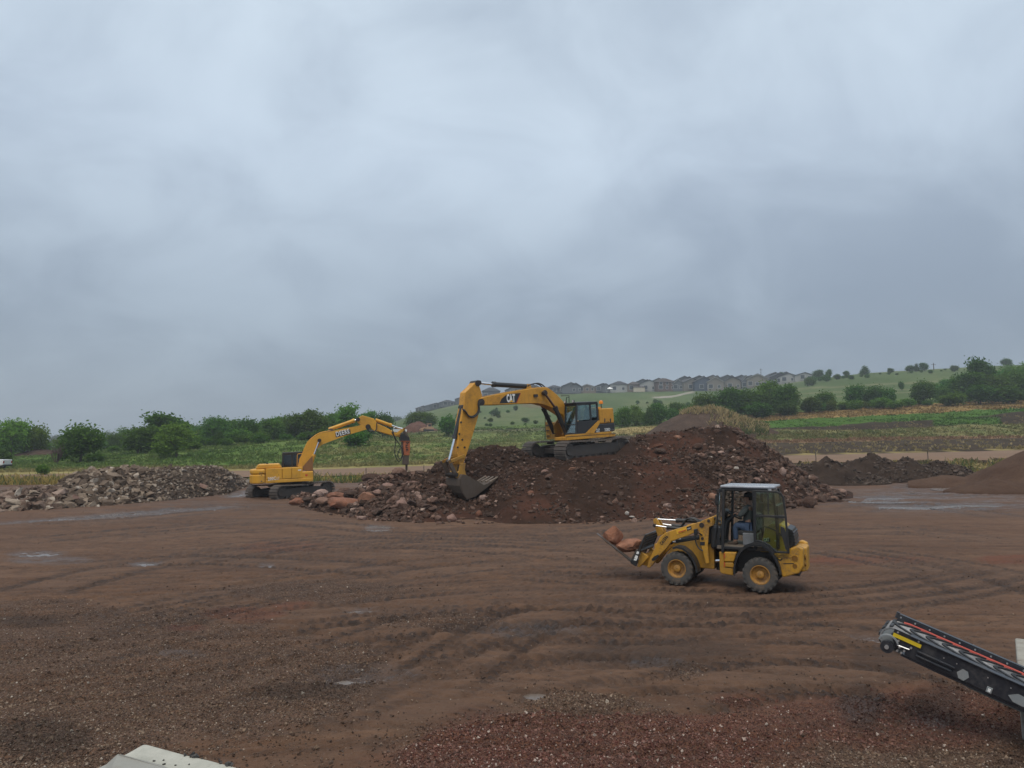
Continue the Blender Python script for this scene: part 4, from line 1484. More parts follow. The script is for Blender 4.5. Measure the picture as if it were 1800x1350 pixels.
# ---------------------------------------------------------------- gravel and clods on the yard (nobody could count them)
def build_gravel():
    r = np.random.default_rng(77)
    n = 220000
    px, py = r.uniform(-60, 1860, n), 1000 + 400 * r.random(n) ** 0.8
    Y = CAM_H * F_PX / (py - HZ)
    x = (px - CX) * Y / F_PX
    red, gra, drk, pud = yard_masks(x, Y)
    keep = r.random(n) < np.clip(gra * 0.55 + 0.03, 0, 1) * (1 - pud)
    x, Y, red, drk = x[keep][:60000], Y[keep][:60000], red[keep][:60000], drk[keep][:60000]
    size = np.clip(np.exp(r.normal(math.log(0.0145), 0.42, len(x))), 0.006, 0.05)
    t = r.random(len(x))
    col = ramp_np([(0, (0.058, 0.034, 0.022)), (0.5, (0.130, 0.081, 0.053)), (0.85, (0.225, 0.155, 0.105)), (0.97, (0.32, 0.24, 0.18)), (1.0, (0.52, 0.46, 0.39))], t)
    rc = ramp_np([(0, (0.055, 0.020, 0.015)), (0.6, (0.125, 0.046, 0.034)), (0.93, (0.22, 0.11, 0.085)), (1.0, (0.52, 0.44, 0.38))], t)
    k = np.clip(red * 1.2, 0, 1)[:, None]
    col = (col * (1 - k) + rc * k) * (1 - 0.55 * drk[:, None])
    octa = []
    for s in range(4):
        bm = bmesh.new()
        rs = random.Random(s)
        for a in ((1, 0, 0), (-1, 0, 0), (0, 1, 0), (0, -1, 0), (0, 0, 1), (0, 0, -1)):
            bm.verts.new(Vector(a) * rs.uniform(0.4, 0.62) + Vector((rs.uniform(-.15, .15), rs.uniform(-.15, .15), rs.uniform(-.12, .12))))
        bmesh.ops.convex_hull(bm, input=bm.verts)
        bmesh.ops.triangulate(bm, faces=bm.faces)
        me = bpy.data.meshes.new('pebble')
        bm.to_mesh(me)
        bm.free()
        octa.append(me)
    z = ground_z(x, Y) + 0.15 * size
    scatter_stuff('gravel', octa, np.stack([x, Y, z], 1), size, col, M_ROCK_STUFF, r, 'loose brown and reddish gravel spread over the yard')
    # clods of mud
    n = 12000
    px, py = r.uniform(-40, 1840, n), 885 + 460 * r.random(n) ** 1.6
    Y = CAM_H * F_PX / (py - HZ)
    x = (px - CX) * Y / F_PX
    keep = fbm(x * 0.5, Y * 1.4, 91, 3) + 0.2 * r.random(n) > 0.2
    x, Y = x[keep], Y[keep]
    px, py = r.uniform(-40, 1840, 60000), 900 + 430 * r.random(60000)
    Y2 = CAM_H * F_PX / (py - HZ)
    x2 = (px - CX) * Y2 / F_PX
    _, trk, _ = yard_relief(x2, Y2, False, True)
    keep = (trk > 0.3) & (fbm(x2 * 0.8, Y2 * 0.8, 93, 2) > -0.15)
    x, Y = np.concatenate([x, x2[keep][:4500]]), np.concatenate([Y, Y2[keep][:4500]])
    size = np.clip(np.exp(r.normal(math.log(0.020), 0.42, len(x))), 0.008, 0.06)
    col = ramp_np([(0, (0.045, 0.027, 0.019)), (0.8, (0.095, 0.058, 0.040)), (1, (0.15, 0.10, 0.072))], r.random(len(x)))
    scatter_stuff('mud_clods', ANG[:8], np.stack([x, Y, ground_z(x, Y) + 0.1 * size], 1), size, col, M_ROCK_STUFF, r, 'clods of dark mud thrown up along the wheel tracks')


build_gravel()

# ================================================================ GRASS
def build_grass():
    r = np.random.default_rng(91)
    t = NT('grass_blades')
    d = t.node('ShaderNodeBsdfDiffuse')
    t.l.new(t.attr('Col'), d.inputs['Color'])
    tr = t.node('ShaderNodeBsdfTranslucent')
    t.l.new(t.attr('Col'), tr.inputs['Color'])
    m = t.node('ShaderNodeMixShader')
    m.inputs[0].default_value = 0.25
    t.l.new(d.outputs[0], m.inputs[1])
    t.l.new(tr.outputs[0], m.inputs[2])
    t.l.new(m.outputs[0], t.out.inputs['Surface'])

    def tufts(x, y, z, h, w, col, name, label):
        n = len(x)
        k = 3
        X, Y, Z = (np.repeat(a, k) for a in (x, y, z))
        H = np.repeat(h, k) * r.uniform(0.6, 1.25, n * k)
        W = np.repeat(w, k) * r.uniform(0.6, 1.3, n * k)
        a = r.uniform(0, np.pi, n * k)
        X = X + r.normal(0, 0.12, n * k)
        Y = Y + r.normal(0, 0.12, n * k)
        ca, sa = np.cos(a) * W / 2, np.sin(a) * W / 2
        lx, ly = r.normal(0, 0.5, n * k) * H, r.normal(0, 0.4, n * k) * H
        V = np.stack([np.stack([X - ca, Y - sa, Z - 0.08], 1), np.stack([X + ca, Y + sa, Z - 0.08], 1), np.stack([X + lx + ca * 0.35, Y + ly + sa * 0.35, Z + H], 1), np.stack([X + lx - ca * 0.35, Y + ly - sa * 0.35, Z + H * 0.94], 1)], 1).reshape(-1, 3)
        F = np.arange(n * k * 4).reshape(-1, 4)
        c = np.repeat(np.repeat(col, k, 0) * r.uniform(0.82, 1.2, (n * k, 1)), 4, 0)
        o = link(name, mesh_np(name, V, F, c), None, t.mat)
        o['kind'] = 'stuff'
        o['label'] = label

    n = 95000
    px = r.uniform(-80, 1880, n)
    Y = np.exp(r.uniform(math.log(59.5), math.log(185), n))
    x = (px - CX) * Y / F_PX
    z = zt(x, Y)
    c, ht, am, bare = zone_colours(x, Y, z, r)
    c = np.where(bare[:, None], np.array((0.26, 0.205, 0.11)), c)
    dr = row_of(z, Y) - road_row(px)
    road = (np.abs(dr) < 9.5) | ((px < 760) & (dr > 0) & (dr < 17))
    keep = (r.random(n) < am) & ~road & (r.random(n) < 0.25 + 0.9 * smooth(-0.5, 0.3, fbm(x * 0.5, Y * 0.3, 130, 3)))
    x, Y, z, c, ht = x[keep], Y[keep], z[keep], c[keep], ht[keep]
    straw = r.random(len(x)) < 0.12
    c = np.where(straw[:, None], c * 0.7 + np.array((0.10, 0.085, 0.04)), c)
    tufts(x, Y, z, ht * r.uniform(0.3, 1.0, len(x)) * np.where(Y > 80, 0.65, 0.55), np.where(straw, 0.14, 0.30), c, 'grass', 'tall green and straw coloured grass covering the field and bank')
    # dry grass on the mound in the middle distance
    n = 6000
    pxm, Ym = r.uniform(1150, 1350, n), r.uniform(109, 127, n)
    xm = (pxm - CX) * Ym / F_PX
    h = mound_h(xm, Ym, TAN_BUMPS)
    ok = (h > 0.1) & (((pxm > 1240) & (r.random(n) < 0.75 * smooth(1235, 1300, pxm))) | ((h > 3.5) & (Ym < 119) & (r.random(n) < 0.7)))
    xm, Ym, h = xm[ok], Ym[ok], h[ok]
    green = r.random(len(xm)) < np.clip(1.1 - h / 2.2, 0.1, 0.9)
    cm = np.where(green[:, None], np.array((0.10, 0.12, 0.045)), np.array((0.34, 0.265, 0.135)))
    tufts(xm, Ym, zt(xm, Ym) + h, np.full(len(xm), 0.55), np.full(len(xm), 0.17), cm, 'dry_grass', 'dry tan grass growing on the brown mound')
    # weeds along the foot of the yard and the verges
    n = 5200
    pxw = r.uniform(-40, 1840, n)
    Yw = r.uniform(58.5, 64.5, n)
    xw = (pxw - CX) * Yw / F_PX
    dens = np.where(pxw < 130, 1.0, np.where((pxw > 540) & (pxw < 770), 0.55, np.where(pxw > 1380, 0.35, 0.0)))
    ok = r.random(n) < dens
    xw, Yw, pxw = xw[ok], Yw[ok], pxw[ok]
    cw = np.where((r.random(len(xw)) < np.where(pxw < 130, 0.75, 0.5))[:, None], np.array((0.30, 0.225, 0.075)), np.array((0.09, 0.12, 0.045)))
    tufts(xw, Yw, zt(xw, Yw), r.uniform(0.25, 0.7, len(xw)), np.full(len(xw), 0.09), cw, 'weeds', 'yellowing weeds along the edge of the yard')


build_grass()


# ================================================================ TREES
def leaf_material():
    t = NT('leaves')
    info = t.node('ShaderNodeObjectInfo')
    c = t.mix(1.0, t.attr('Col'), info.outputs['Color'], 'MULTIPLY')
    h = t.node('ShaderNodeHueSaturation')
    t.l.new(c, h.inputs['Color'])
    t.l.new(t.math('ADD', 0.48, t.math('MULTIPLY', info.outputs['Random'], 0.04)), h.inputs['Hue'])
    t.l.new(t.math('ADD', 0.8, t.math('MULTIPLY', info.outputs['Random'], 0.4)), h.inputs['Value'])
    d = t.node('ShaderNodeBsdfDiffuse')
    t.l.new(h.outputs[0], d.inputs['Color'])
    tr = t.node('ShaderNodeBsdfTranslucent')
    t.l.new(h.outputs[0], tr.inputs['Color'])
    m = t.node('ShaderNodeMixShader')
    m.inputs[0].default_value = 0.4
    t.l.new(d.outputs[0], m.inputs[1])
    t.l.new(tr.outputs[0], m.inputs[2])
    t.l.new(m.outputs[0], t.out.inputs['Surface'])
    return t.mat


M_LEAF = leaf_material()
M_BARK = plain('bark', (0.075, 0.058, 0.045), 0.9, 0, 0.4, 20, 0.5)


def crown_mesh(lobes, n, leaf, seed, col=((0.030, 0.062, 0.020), (0.060, 0.105, 0.032)), loose=0.17):
    r = np.random.default_rng(seed)
    L = np.array(lobes)                        # x y z rx ry rz
    vol = L[:, 3] * L[:, 4] * L[:, 5]
    w = r.choice(len(L), n, p=vol ** 0.75 / (vol ** 0.75).sum())
    d = r.normal(0, 1, (n, 3))
    d /= np.linalg.norm(d, axis=1)[:, None]
    rad = np.minimum(r.random(n) ** 0.42 * (1 + r.normal(0, loose, n)), 1.12)
    P = L[w, :3] + d * rad[:, None] * L[w, 3:6]
    # leaf clumps: sprays around sub centres, gaps between them
    cen = P[r.integers(0, n, max(20, n // 26))]
    k = r.integers(0, len(cen), n)
    P = P * 0.45 + (cen[k] + r.normal(0, 1, (n, 3)) * 0.075) * 0.55
    P = P[P[:, 2] > 0.02]
    n = len(P)
    a = r.normal(0, 1, (n, 3)); a /= np.linalg.norm(a, axis=1)[:, None]
    b = np.cross(a, r.normal(0, 1, (n, 3))); b /= np.linalg.norm(b, axis=1)[:, None]
    s = leaf * r.uniform(0.6, 1.4, n)[:, None]
    V = np.stack([P - a * s, P + b * s * 0.62, P + a * s, P - b * s * 0.62], 1).reshape(-1, 3)
    F = np.arange(n * 4).reshape(-1, 4)
    t = np.clip(0.5 + 0.5 * r.normal(0, 0.6, len(cen)), 0, 1)
    tt = np.clip(t[r.integers(0, len(cen), n)] * 0.5 + r.random(n) * 0.5, 0, 1)[:, None]
    c = np.array(col[0]) * (1 - tt) + np.array(col[1]) * tt
    me = mesh_np('crown', V, F, np.repeat(c, 4, 0))
    me.materials.append(M_LEAF)
    return me


def trunk_mesh(h, r0, limbs, seed, lean=0.04):
    rs = random.Random(seed)
    m = MB()
    top = Vector((rs.uniform(-lean, lean), rs.uniform(-lean, lean), h))
    m.tube([(0, 0, -0.03), (rs.uniform(-.01, .01), 0, h * 0.35), (top.x * 0.6, top.y * 0.6, h * 0.7), top], [r0, r0 * 0.8, r0 * 0.55, r0 * 0.2], 6)
    for i in range(limbs):
        a, z0 = rs.uniform(0, 6.28), rs.uniform(0.2, 0.75) * h
        l = rs.uniform(0.16, 0.34)
        b = Vector((top.x * z0 / h, top.y * z0 / h, z0))
        e_ = b + Vector((math.cos(a) * l, math.sin(a) * l, l * rs.uniform(0.5, 1.1)))
        m.tube([b, (b + e_) / 2 + Vector((0, 0, -0.02)), e_], [r0 * 0.5, r0 * 0.35, r0 * 0.12], 5)
    o = m.build('trunk', M_BARK, None, True)
    me = o.data
    bpy.data.objects.remove(o)
    return me


def lobes_for(kind, seed):
    rs = random.Random(seed)
    out = []
    if kind == 'round':
        out.append((0, 0, 0.43, 0.38, 0.38, 0.42))
        for i in range(14):
            a = rs.uniform(0, 6.28)
            out.append((math.cos(a) * 0.27, math.sin(a) * 0.27, rs.uniform(0.08, 0.84), rs.uniform(.12, .22), rs.uniform(.12, .22), rs.uniform(.10, .2)))
    elif kind == 'tall':
        for i in range(10):
            z = 0.13 + 0.082 * i
            a = rs.uniform(0, 6.28)
            q = 0.24 * math.sin(math.pi * min(1, (z - 0.05) / 1.0)) + 0.04
            out.append((math.cos(a) * q * 0.8, math.sin(a) * q * 0.8, z, rs.uniform(.16, .26), rs.uniform(.16, .26), rs.uniform(.09, .15)))
    elif kind == 'bush':
        for i in range(9):
            a = rs.uniform(0, 6.28)
            q = rs.uniform(0, 0.32)
            out.append((math.cos(a) * q, math.sin(a) * q, rs.uniform(0.22, 0.62), rs.uniform(.16, .26), rs.uniform(.16, .26), rs.uniform(.2, .34)))
    elif kind == 'cone':
        for i in range(9):
            z = 0.10 + 0.095 * i
            w = 0.44 * (1 - z) + 0.05
            out.append((rs.uniform(-.04, .04), rs.uniform(-.04, .04), z, w, w, 0.10))
    elif kind == 'young':
        for i in range(12):
            z = rs.uniform(0.12, 0.86)
            a = rs.uniform(0, 6.28)
            q = 0.36 * (1 - abs(z - 0.4) / 0.62)
            out.append((math.cos(a) * q, math.sin(a) * q, z, rs.uniform(.10, .2), rs.uniform(.10, .2), rs.uniform(.08, .14)))
    elif kind == 'flat':
        for i in range(11):
            a = rs.uniform(0, 6.28)
            q = rs.uniform(0.05, 0.36)
            out.append((math.cos(a) * q, math.sin(a) * q, rs.uniform(0.45, 0.85), rs.uniform(.14, .22), rs.uniform(.14, .22), rs.uniform(.07, .14)))
        out.append((0, 0, 0.6, .25, .25, .2))
    return out


DARKG = ((0.040, 0.090, 0.014), (0.125, 0.215, 0.037))
MIDG = ((0.066, 0.132, 0.021), (0.160, 0.268, 0.050))
LITG = ((0.085, 0.165, 0.028), (0.165, 0.280, 0.058))
PROTO = {}
for _i, (_k, _n, _leaf, _c, _t) in enumerate((('round', 5200, 0.028, DARKG, 7), ('tall', 4600, 0.028, MIDG, 6), ('bush', 3600, 0.036, DARKG, 0), ('cone', 2600, 0.034, DARKG, 0), ('young', 3400, 0.026, LITG, 5), ('flat', 4600, 0.028, DARKG, 7))):
    PROTO[_k] = [(crown_mesh(lobes_for(_k, 100 + 10 * _i + v), _n, _leaf, 300 + 10 * _i + v, _c), trunk_mesh(0.7 if _k in ('round', 'tall', 'young', 'flat', 'cone') else 0.4, 0.022 if _t else 0.015, _t or 3, 500 + 10 * _i + v)) for v in range(3)]


def tree(name, kind, px, Y, top, width, label, cat='tree', group=None, variant=0, tint=(1, 1, 1), sink=0.15, rot=None):
    g = at_px(px, Y)
    h = float(z_of(top, Y)) - g.z + sink
    w = width * Y / F_PX
    w = min(w * (1.2 if kind == 'tall' else 1.06), max(h * (1.9 if Y < 180 else 1.3), 1.2))
    cr, tr = PROTO[kind][variant % 3]
    k = 0.95 if kind in ('round', 'flat', 'tall') else 0.85
    o = empty(name, label, cat, g - Vector((0, 0, sink)), group)
    o.rotation_euler = (0, 0, _prr.uniform(0, 6.28) if rot is None else rot)
    c = link('crown', cr, o)
    c.scale = (w / k, w / k, h * 1.03)
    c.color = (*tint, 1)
    t = link('trunk', tr, o)
    t.scale = (max(w / k, h * 0.7), max(w / k, h * 0.7), h)
    return o


TREES = [
    # name, kind, px, Y, top row, width px, label, tint
    ('poplar_tree', 'round', 24, 118, 730, 70, 'light green leafy tree at the far left edge, taller of the pair', (1.6, 1.55, 1.2)),
    ('poplar_tree', 'round', 64, 121, 734, 52, 'light green narrow tree right of the taller one at far left', (1.5, 1.5, 1.2)),
    ('broad_tree', 'round', 146, 92, 732, 92, 'big round dark green tree behind the small yellow verge shrub', (0.95, 1, 1)),
    ('broad_tree', 'round', 245, 106, 744, 82, 'dark green tree between the big round tree and the pale young tree', (0.85, 0.92, 1)),
    ('broad_tree', 'flat', 293, 116, 721, 100, 'high spreading tree whose crown rises above the young tree', (0.85, 0.95, 0.95)),
    ('young_tree', 'young', 313, 95, 737, 80, 'bright green young tree standing before the dark tree line', (1.05, 1.1, 1.0)),
    ('tree', 'round', 377, 135, 727, 58, 'grey green tree right of the bright young tree', (0.95, 1, 1.1)),
    ('tree', 'round', 435, 131, 725, 66, 'dark round tree above the left end of the yellow counterweight', (0.8, 0.9, 1)),
    ('tree', 'tall', 483, 128, 734, 62, 'dense tree behind the roof of the excavator with the breaker', (0.85, 0.95, 1)),
    ('tree', 'round', 523, 130, 721, 70, 'large tree behind the excavator boom elbow', (0.85, 0.95, 1)),
    ('tree', 'tall', 556, 128, 717, 60, 'tree right of the large one behind the boom elbow', (0.9, 0.95, 1)),
    ('tree', 'round', 578, 136, 722, 54, 'tree left of the tallest one behind the boom', (0.8, 0.9, 1)),
    ('tree', 'tall', 612, 128, 708, 60, 'tallest tree rising above the lettered boom', (0.95, 1, 1)),
    ('tree', 'tall', 648, 140, 720, 44, 'narrow tree above the boom tip of the breaker excavator', (0.9, 0.95, 1)),
    ('tree', 'round', 673, 142, 717, 50, 'dark tree above the breaker arm', (0.75, 0.85, 1)),
    ('shrub', 'bush', 627, 104, 752, 74, 'dense dark bush under the lettered boom', (0.85, 0.95, 0.9)),
    ('shrub', 'bush', 170, 91, 792, 56, 'low leafy bush at the right foot of the big round tree', (0.95, 1, 0.9)),
    ('shrub', 'bush', 82, 72, 808, 28, 'small round green shrub on the road verge above the rubble', (1.05, 1.1, 0.9)),
    ('shrub', 'bush', 4, 95, 782, 40, 'dark shrub cut off by the left edge above the parked car', (0.85, 0.95, 1)),
    ('shrub', 'bush', 350, 119, 760, 36, 'bush between the bright young tree and the conical evergreen', (0.9, 1, 0.9)),
    ('evergreen', 'cone', 386, 120, 751, 30, 'small conical dark evergreen at the top of the bank', (0.75, 0.85, 1)),
    ('shrub', 'bush', 425, 124, 746, 56, 'wide bush with pale blossom at the top of the bank', (1.15, 1.15, 1.1)),
    ('shrub', 'bush', 462, 118, 752, 42, 'leafy bush on the bank above the yellow engine cover', (1.0, 1.05, 0.95)),
    ('shrub', 'bush', 545, 116, 752, 46, 'dark bush behind the middle of the yellow boom', (0.8, 0.9, 1)),
    ('tree', 'round', 727, 190, 720, 52, 'mid green tree left of the far red spoil heap', (1.1, 1.1, 1.05)),
    ('tree', 'round', 752, 205, 718, 48, 'mid green tree behind the far red spoil heap', (1.05, 1.05, 1.05)),
    ('tree', 'bush', 789, 150, 714, 46, 'dense dark bush tree seen left of the bucket arm', (0.85, 0.95, 0.95)),
    ('tree', 'round', 1093, 150, 712, 36, 'pale green tree right behind the excavator counterweight', (1.2, 1.15, 1.1)),
    ('tree', 'tall', 1118, 152, 710, 34, 'second pale green tree right of the counterweight', (1.15, 1.1, 1.1)),
    ('evergreen', 'cone', 1141, 150, 708, 26, 'dark conical evergreen left of the grassy mound', (0.75, 0.85, 1)),
    ('tree', 'round', 1160, 156, 704, 40, 'tree between the conical evergreen and the grassy mound', (0.95, 1, 1)),
    ('tree', 'round', 1184, 154, 710, 36, 'low tree touching the left of the grassy mound', (0.9, 0.95, 1)),
    ('tree', 'round', 1238, 165, 686, 56, 'leafy tree above the peak of the grassy mound', (1.0, 1.05, 0.95)),
    ('tree', 'round', 1276, 162, 682, 60, 'dark tree at the left of the dense grove below the houses', (0.8, 0.9, 0.95)),
    ('tree', 'round', 1312, 164, 676, 66, 'big dark tree in the middle of the grove below the houses', (0.8, 0.9, 0.95)),
    ('tree', 'tall', 1345, 166, 671, 62, 'tallest tree of the grove below the pale gabled house', (0.95, 1.0, 0.95)),
    ('tree', 'round', 1375, 163, 676, 58, 'broad tree at the right end of the grove', (0.85, 0.95, 0.95)),
    ('shrub', 'bush', 1330, 156, 700, 70, 'wide dark bush filling the front of the grove', (0.75, 0.85, 0.9)),
    ('shrub', 'bush', 1268, 156, 702, 60, 'dark bush at the front left of the grove', (0.75, 0.85, 0.9)),
    ('shrub', 'bush', 1388, 157, 700, 50, 'dark bush at the front right of the grove', (0.75, 0.85, 0.9)),
    ('shrub', 'bush', 1425, 165, 690, 44, 'rounded bush right of the grove, left of the two twin trees', (1.0, 1.05, 1.0)),
    ('tree', 'round', 1452, 170, 681, 46, 'rounded tree left of the dark pair in the right hand tree row', (0.95, 1.05, 1)),
    ('tree', 'round', 1502, 172, 672, 44, 'left tree of the dark pair in the right hand tree row', (0.8, 0.92, 1)),
    ('tree', 'round', 1536, 172, 669, 46, 'middle dark tree of the right hand tree row', (0.78, 0.9, 1)),
    ('tree', 'round', 1560, 170, 675, 40, 'dark tree at the right end of the right hand tree row', (0.8, 0.92, 1)),
    ('shrub', 'bush', 1553, 164, 693, 40, 'bright green bush in front of the dark tree row', (1.25, 1.3, 1.0)),
    ('shrub', 'bush', 1597, 166, 697, 32, 'small bright bush between the tree row and the tall round tree', (1.3, 1.3, 1.0)),
    ('tree', 'round', 1624, 168, 661, 50, 'tall round dark tree standing apart above the tan strip', (0.8, 0.92, 1.0)),
    ('shrub', 'bush', 1680, 160, 683, 66, 'leafy light bush in front of the big wood at right', (1.15, 1.2, 0.95)),
    ('tree', 'flat', 1728, 178, 624, 62, 'big dark tree crowning the wood at the right edge', (0.7, 0.82, 0.95)),
    ('tree', 'round', 1662, 185, 668, 60, 'tree between the tall round tree and the wood at right', (0.9, 1.0, 0.95)),
    ('tree', 'round', 1705, 172, 650, 70, 'tree left of the big crowning tree', (0.85, 0.95, 0.95)),
    ('tree', 'round', 1752, 170, 645, 74, 'broad tree right below the big crowning tree', (0.9, 1.0, 0.95)),
    ('tree', 'round', 1790, 174, 640, 70, 'broad tree cut off by the right edge', (0.95, 1.02, 0.95)),
    ('tree', 'bush', 1775, 160, 670, 80, 'dense bush tree at the right edge above the tan strip', (0.8, 0.92, 0.9)),
    ('tree', 'bush', 1725, 162, 668, 70, 'dense bush tree below the big crowning tree', (0.78, 0.9, 0.9)),
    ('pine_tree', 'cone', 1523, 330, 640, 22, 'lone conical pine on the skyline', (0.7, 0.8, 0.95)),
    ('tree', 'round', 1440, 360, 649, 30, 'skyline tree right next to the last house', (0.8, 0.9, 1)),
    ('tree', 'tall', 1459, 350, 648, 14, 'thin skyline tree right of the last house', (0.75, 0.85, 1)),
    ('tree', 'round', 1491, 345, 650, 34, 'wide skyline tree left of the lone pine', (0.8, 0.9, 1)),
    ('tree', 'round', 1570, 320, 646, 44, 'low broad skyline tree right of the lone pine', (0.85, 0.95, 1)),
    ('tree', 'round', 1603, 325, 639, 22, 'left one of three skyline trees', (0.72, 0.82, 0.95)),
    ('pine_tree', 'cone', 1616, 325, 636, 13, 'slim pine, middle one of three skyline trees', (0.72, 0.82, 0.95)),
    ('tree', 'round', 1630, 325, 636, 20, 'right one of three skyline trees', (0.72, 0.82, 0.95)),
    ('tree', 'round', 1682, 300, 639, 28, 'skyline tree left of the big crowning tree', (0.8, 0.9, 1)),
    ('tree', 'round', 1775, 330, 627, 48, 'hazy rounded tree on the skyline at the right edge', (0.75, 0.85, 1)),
    ('tree', 'round', 1378, 420, 652, 14, 'round dark tree poking above the house roofs', (0.7, 0.8, 0.95)),
    ('shrub', 'bush', 1587, 225, 666, 12, 'single small bush on the open slope above the tree row', (0.85, 0.95, 1)),
    ('shrub', 'bush', 812, 250, 728, 26, 'dark bush on the hillside right of the bucket arm', (0.8, 0.9, 1)),
    ('shrub', 'bush', 870, 270, 716, 20, 'round bush on the hillside under the lettered boom plate', (0.8, 0.9, 1)),
    ('shrub', 'bush', 906, 300, 710, 12, 'little dark bush under the middle of the boom', (0.8, 0.9, 1)),
    ('shrub', 'bush', 925, 215, 730, 46, 'wide low thicket on the hillside left of the boom cylinders', (0.85, 0.95, 0.95)),
    ('shrub', 'bush', 862, 195, 742, 34, 'low bush between the arm and the far tool box', (0.85, 0.95, 0.95)),
]
for i, (nm, kd, p, Y, tp, w, lb, ti) in enumerate(TREES):
    tp = tp - (5 if 1230 < p < 1400 and Y > 160 and Y < 170 else 0)
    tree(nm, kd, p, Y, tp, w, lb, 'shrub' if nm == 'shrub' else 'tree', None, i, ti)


def filler_trees():
    rs = random.Random(12)
    # second row behind the left tree line
    for i in range(46):
        p = -10 + i * 15.5 + rs.uniform(-8, 8)
        top = np.interp(p, [0, 90, 180, 300, 420, 520, 620, 700], [752, 772, 760, 738, 736, 731, 722, 735]) + rs.uniform(-3, 12)
        tree('tree', rs.choice(['round', 'tall', 'bush']), p, rs.uniform(140, 175), top, rs.uniform(36, 58), 'crown in the tree line behind the bank, ' + ('at the far left above the rubble heap' if p < 200 else 'behind the young bright tree' if p < 400 else 'above the body of the breaker excavator' if p < 540 else 'above the lettered boom'), 'tree', 'trees of the dense line behind the bank', i, (0.85 + rs.uniform(0, .2), 0.92 + rs.uniform(0, .15), 1))
    for i in range(16):
        p = 195 + i * 30 + rs.uniform(-10, 10)
        tree('shrub', 'bush', p, rs.uniform(106, 122), np.interp(p, [200, 400, 650], [778, 762, 752]) + rs.uniform(-6, 6), rs.uniform(26, 46), 'leafy bush in the undergrowth along the top of the bank', 'shrub', 'bushes along the top of the bank', i, (0.9 + rs.uniform(0, .25), 0.95 + rs.uniform(0, .25), 0.95))
    # wood at right
    for i in range(22):
        p = 1640 + i * 9 + rs.uniform(-8, 8)
        tree('tree', rs.choice(['round', 'tall', 'bush']), p, rs.uniform(180, 215), np.interp(p, [1640, 1700, 1740, 1830], [668, 650, 640, 640]) + rs.uniform(-3, 14), rs.uniform(36, 56), 'crown inside the wood on the slope at the right edge', 'tree', 'trees of the wood at the right edge', i, (0.85 + rs.uniform(0, .2), 0.95 + rs.uniform(0, .15), 0.95))
    for i in range(12):
        p = 1400 + i * 21 + rs.uniform(-8, 8)
        tree('shrub', 'bush', p, rs.uniform(160, 172), rs.uniform(694, 704), rs.uniform(22, 36), 'low bush in the hedge below the right hand tree row', 'shrub', 'bushes below the right hand tree row', i, (0.95 + rs.uniform(0, .3), 1 + rs.uniform(0, .25), 0.95))
    for i in range(16):
        p = 1190 + i * 13 + rs.uniform(-6, 6)
        tree('tree', rs.choice(['round', 'bush']), p, rs.uniform(168, 185), np.interp(p, [1190, 1250, 1300, 1400], [708, 690, 682, 682]) + rs.uniform(-3, 10), rs.uniform(34, 50), 'crown inside the dense grove below the houses', 'tree', 'trees of the grove below the houses', i, (0.85 + rs.uniform(0, .15), 0.92 + rs.uniform(0, .15), 0.95))
    # band of bushes on the skyline
    for i in range(24):
        p = 1425 + i * 11 + rs.uniform(-6, 6)
        tree('shrub', 'bush', p, rs.uniform(290, 340), np.interp(p, [1425, 1500, 1600, 1700], [656, 656, 651, 646]) + rs.uniform(-2, 4), rs.uniform(16, 30), 'low bush in the band along the skyline', 'shrub', 'bushes along the skyline', i, (0.85 + rs.uniform(0, .2), 0.95 + rs.uniform(0, .15), 1))
    # scattered over the hill
    for i in range(46):
        p = rs.uniform(800, 1240)
        Y = rs.uniform(195, 330)
        r_ = row_of(gz((p - CX) * Y / F_PX, Y), Y)
        tree('shrub', 'bush', p, Y, r_ - rs.uniform(4, 10), rs.uniform(9, 24), 'small dark green shrub dotted over the open hillside', 'shrub', 'shrubs dotted over the hillside', i, (0.85 + rs.uniform(0, .2), 0.95 + rs.uniform(0, .1), 1))
    for i in range(9):
        p = 1045 + i * 17 + rs.uniform(-6, 6)
        tree('shrub', 'bush', p, rs.uniform(158, 185), rs.uniform(712, 722), rs.uniform(26, 38), 'pale leafy bush in the thicket right of the counterweight', 'shrub', 'bushes right of the counterweight', i, (1.1 + rs.uniform(0, .15), 1.1 + rs.uniform(0, .15), 1.05))
    # hazy far wood beyond the gap at left
    for i in range(26):
        p = -20 + i * 31 + rs.uniform(-12, 12)
        Y = rs.uniform(420, 620)
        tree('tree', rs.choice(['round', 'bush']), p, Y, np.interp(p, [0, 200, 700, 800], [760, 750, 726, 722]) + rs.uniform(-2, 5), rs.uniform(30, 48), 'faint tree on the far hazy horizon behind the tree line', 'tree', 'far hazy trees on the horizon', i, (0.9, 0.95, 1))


filler_trees()


def dead_shrub():
    rs = random.Random(3)
    g = at_px(104, 90)
    o = empty('dead_shrub', 'bare reddish brown dead shrub left of the big round tree', 'shrub', g)
    m, m2 = MB(), MB()
    for i in range(11):
        a = rs.uniform(0, 6.28)
        e1 = Vector((math.cos(a) * rs.uniform(.2, .9), math.sin(a) * rs.uniform(.2, .9), rs.uniform(1.0, 1.8)))
        m.tube([(0, 0, -0.1), e1 * 0.5 + Vector((rs.uniform(-.1, .1), 0, 0.1)), e1], [0.06, 0.045, 0.03], 5)
        for j in range(6):
            b = e1 * rs.uniform(0.55, 1.0)
            e2 = b + Vector((rs.uniform(-.6, .6), rs.uniform(-.6, .6), rs.uniform(.3, 1.3)))
            m2.tube([b, (b + e2) / 2 + Vector((0.04, 0, 0)), e2], [0.03, 0.022, 0.012], 4)
    mt = plain('dead_twigs', (0.085, 0.052, 0.045), 0.9)
    m.build('trunk', mt, o)
    m2.build('twigs', mt, o, kind='stuff')


dead_shrub()


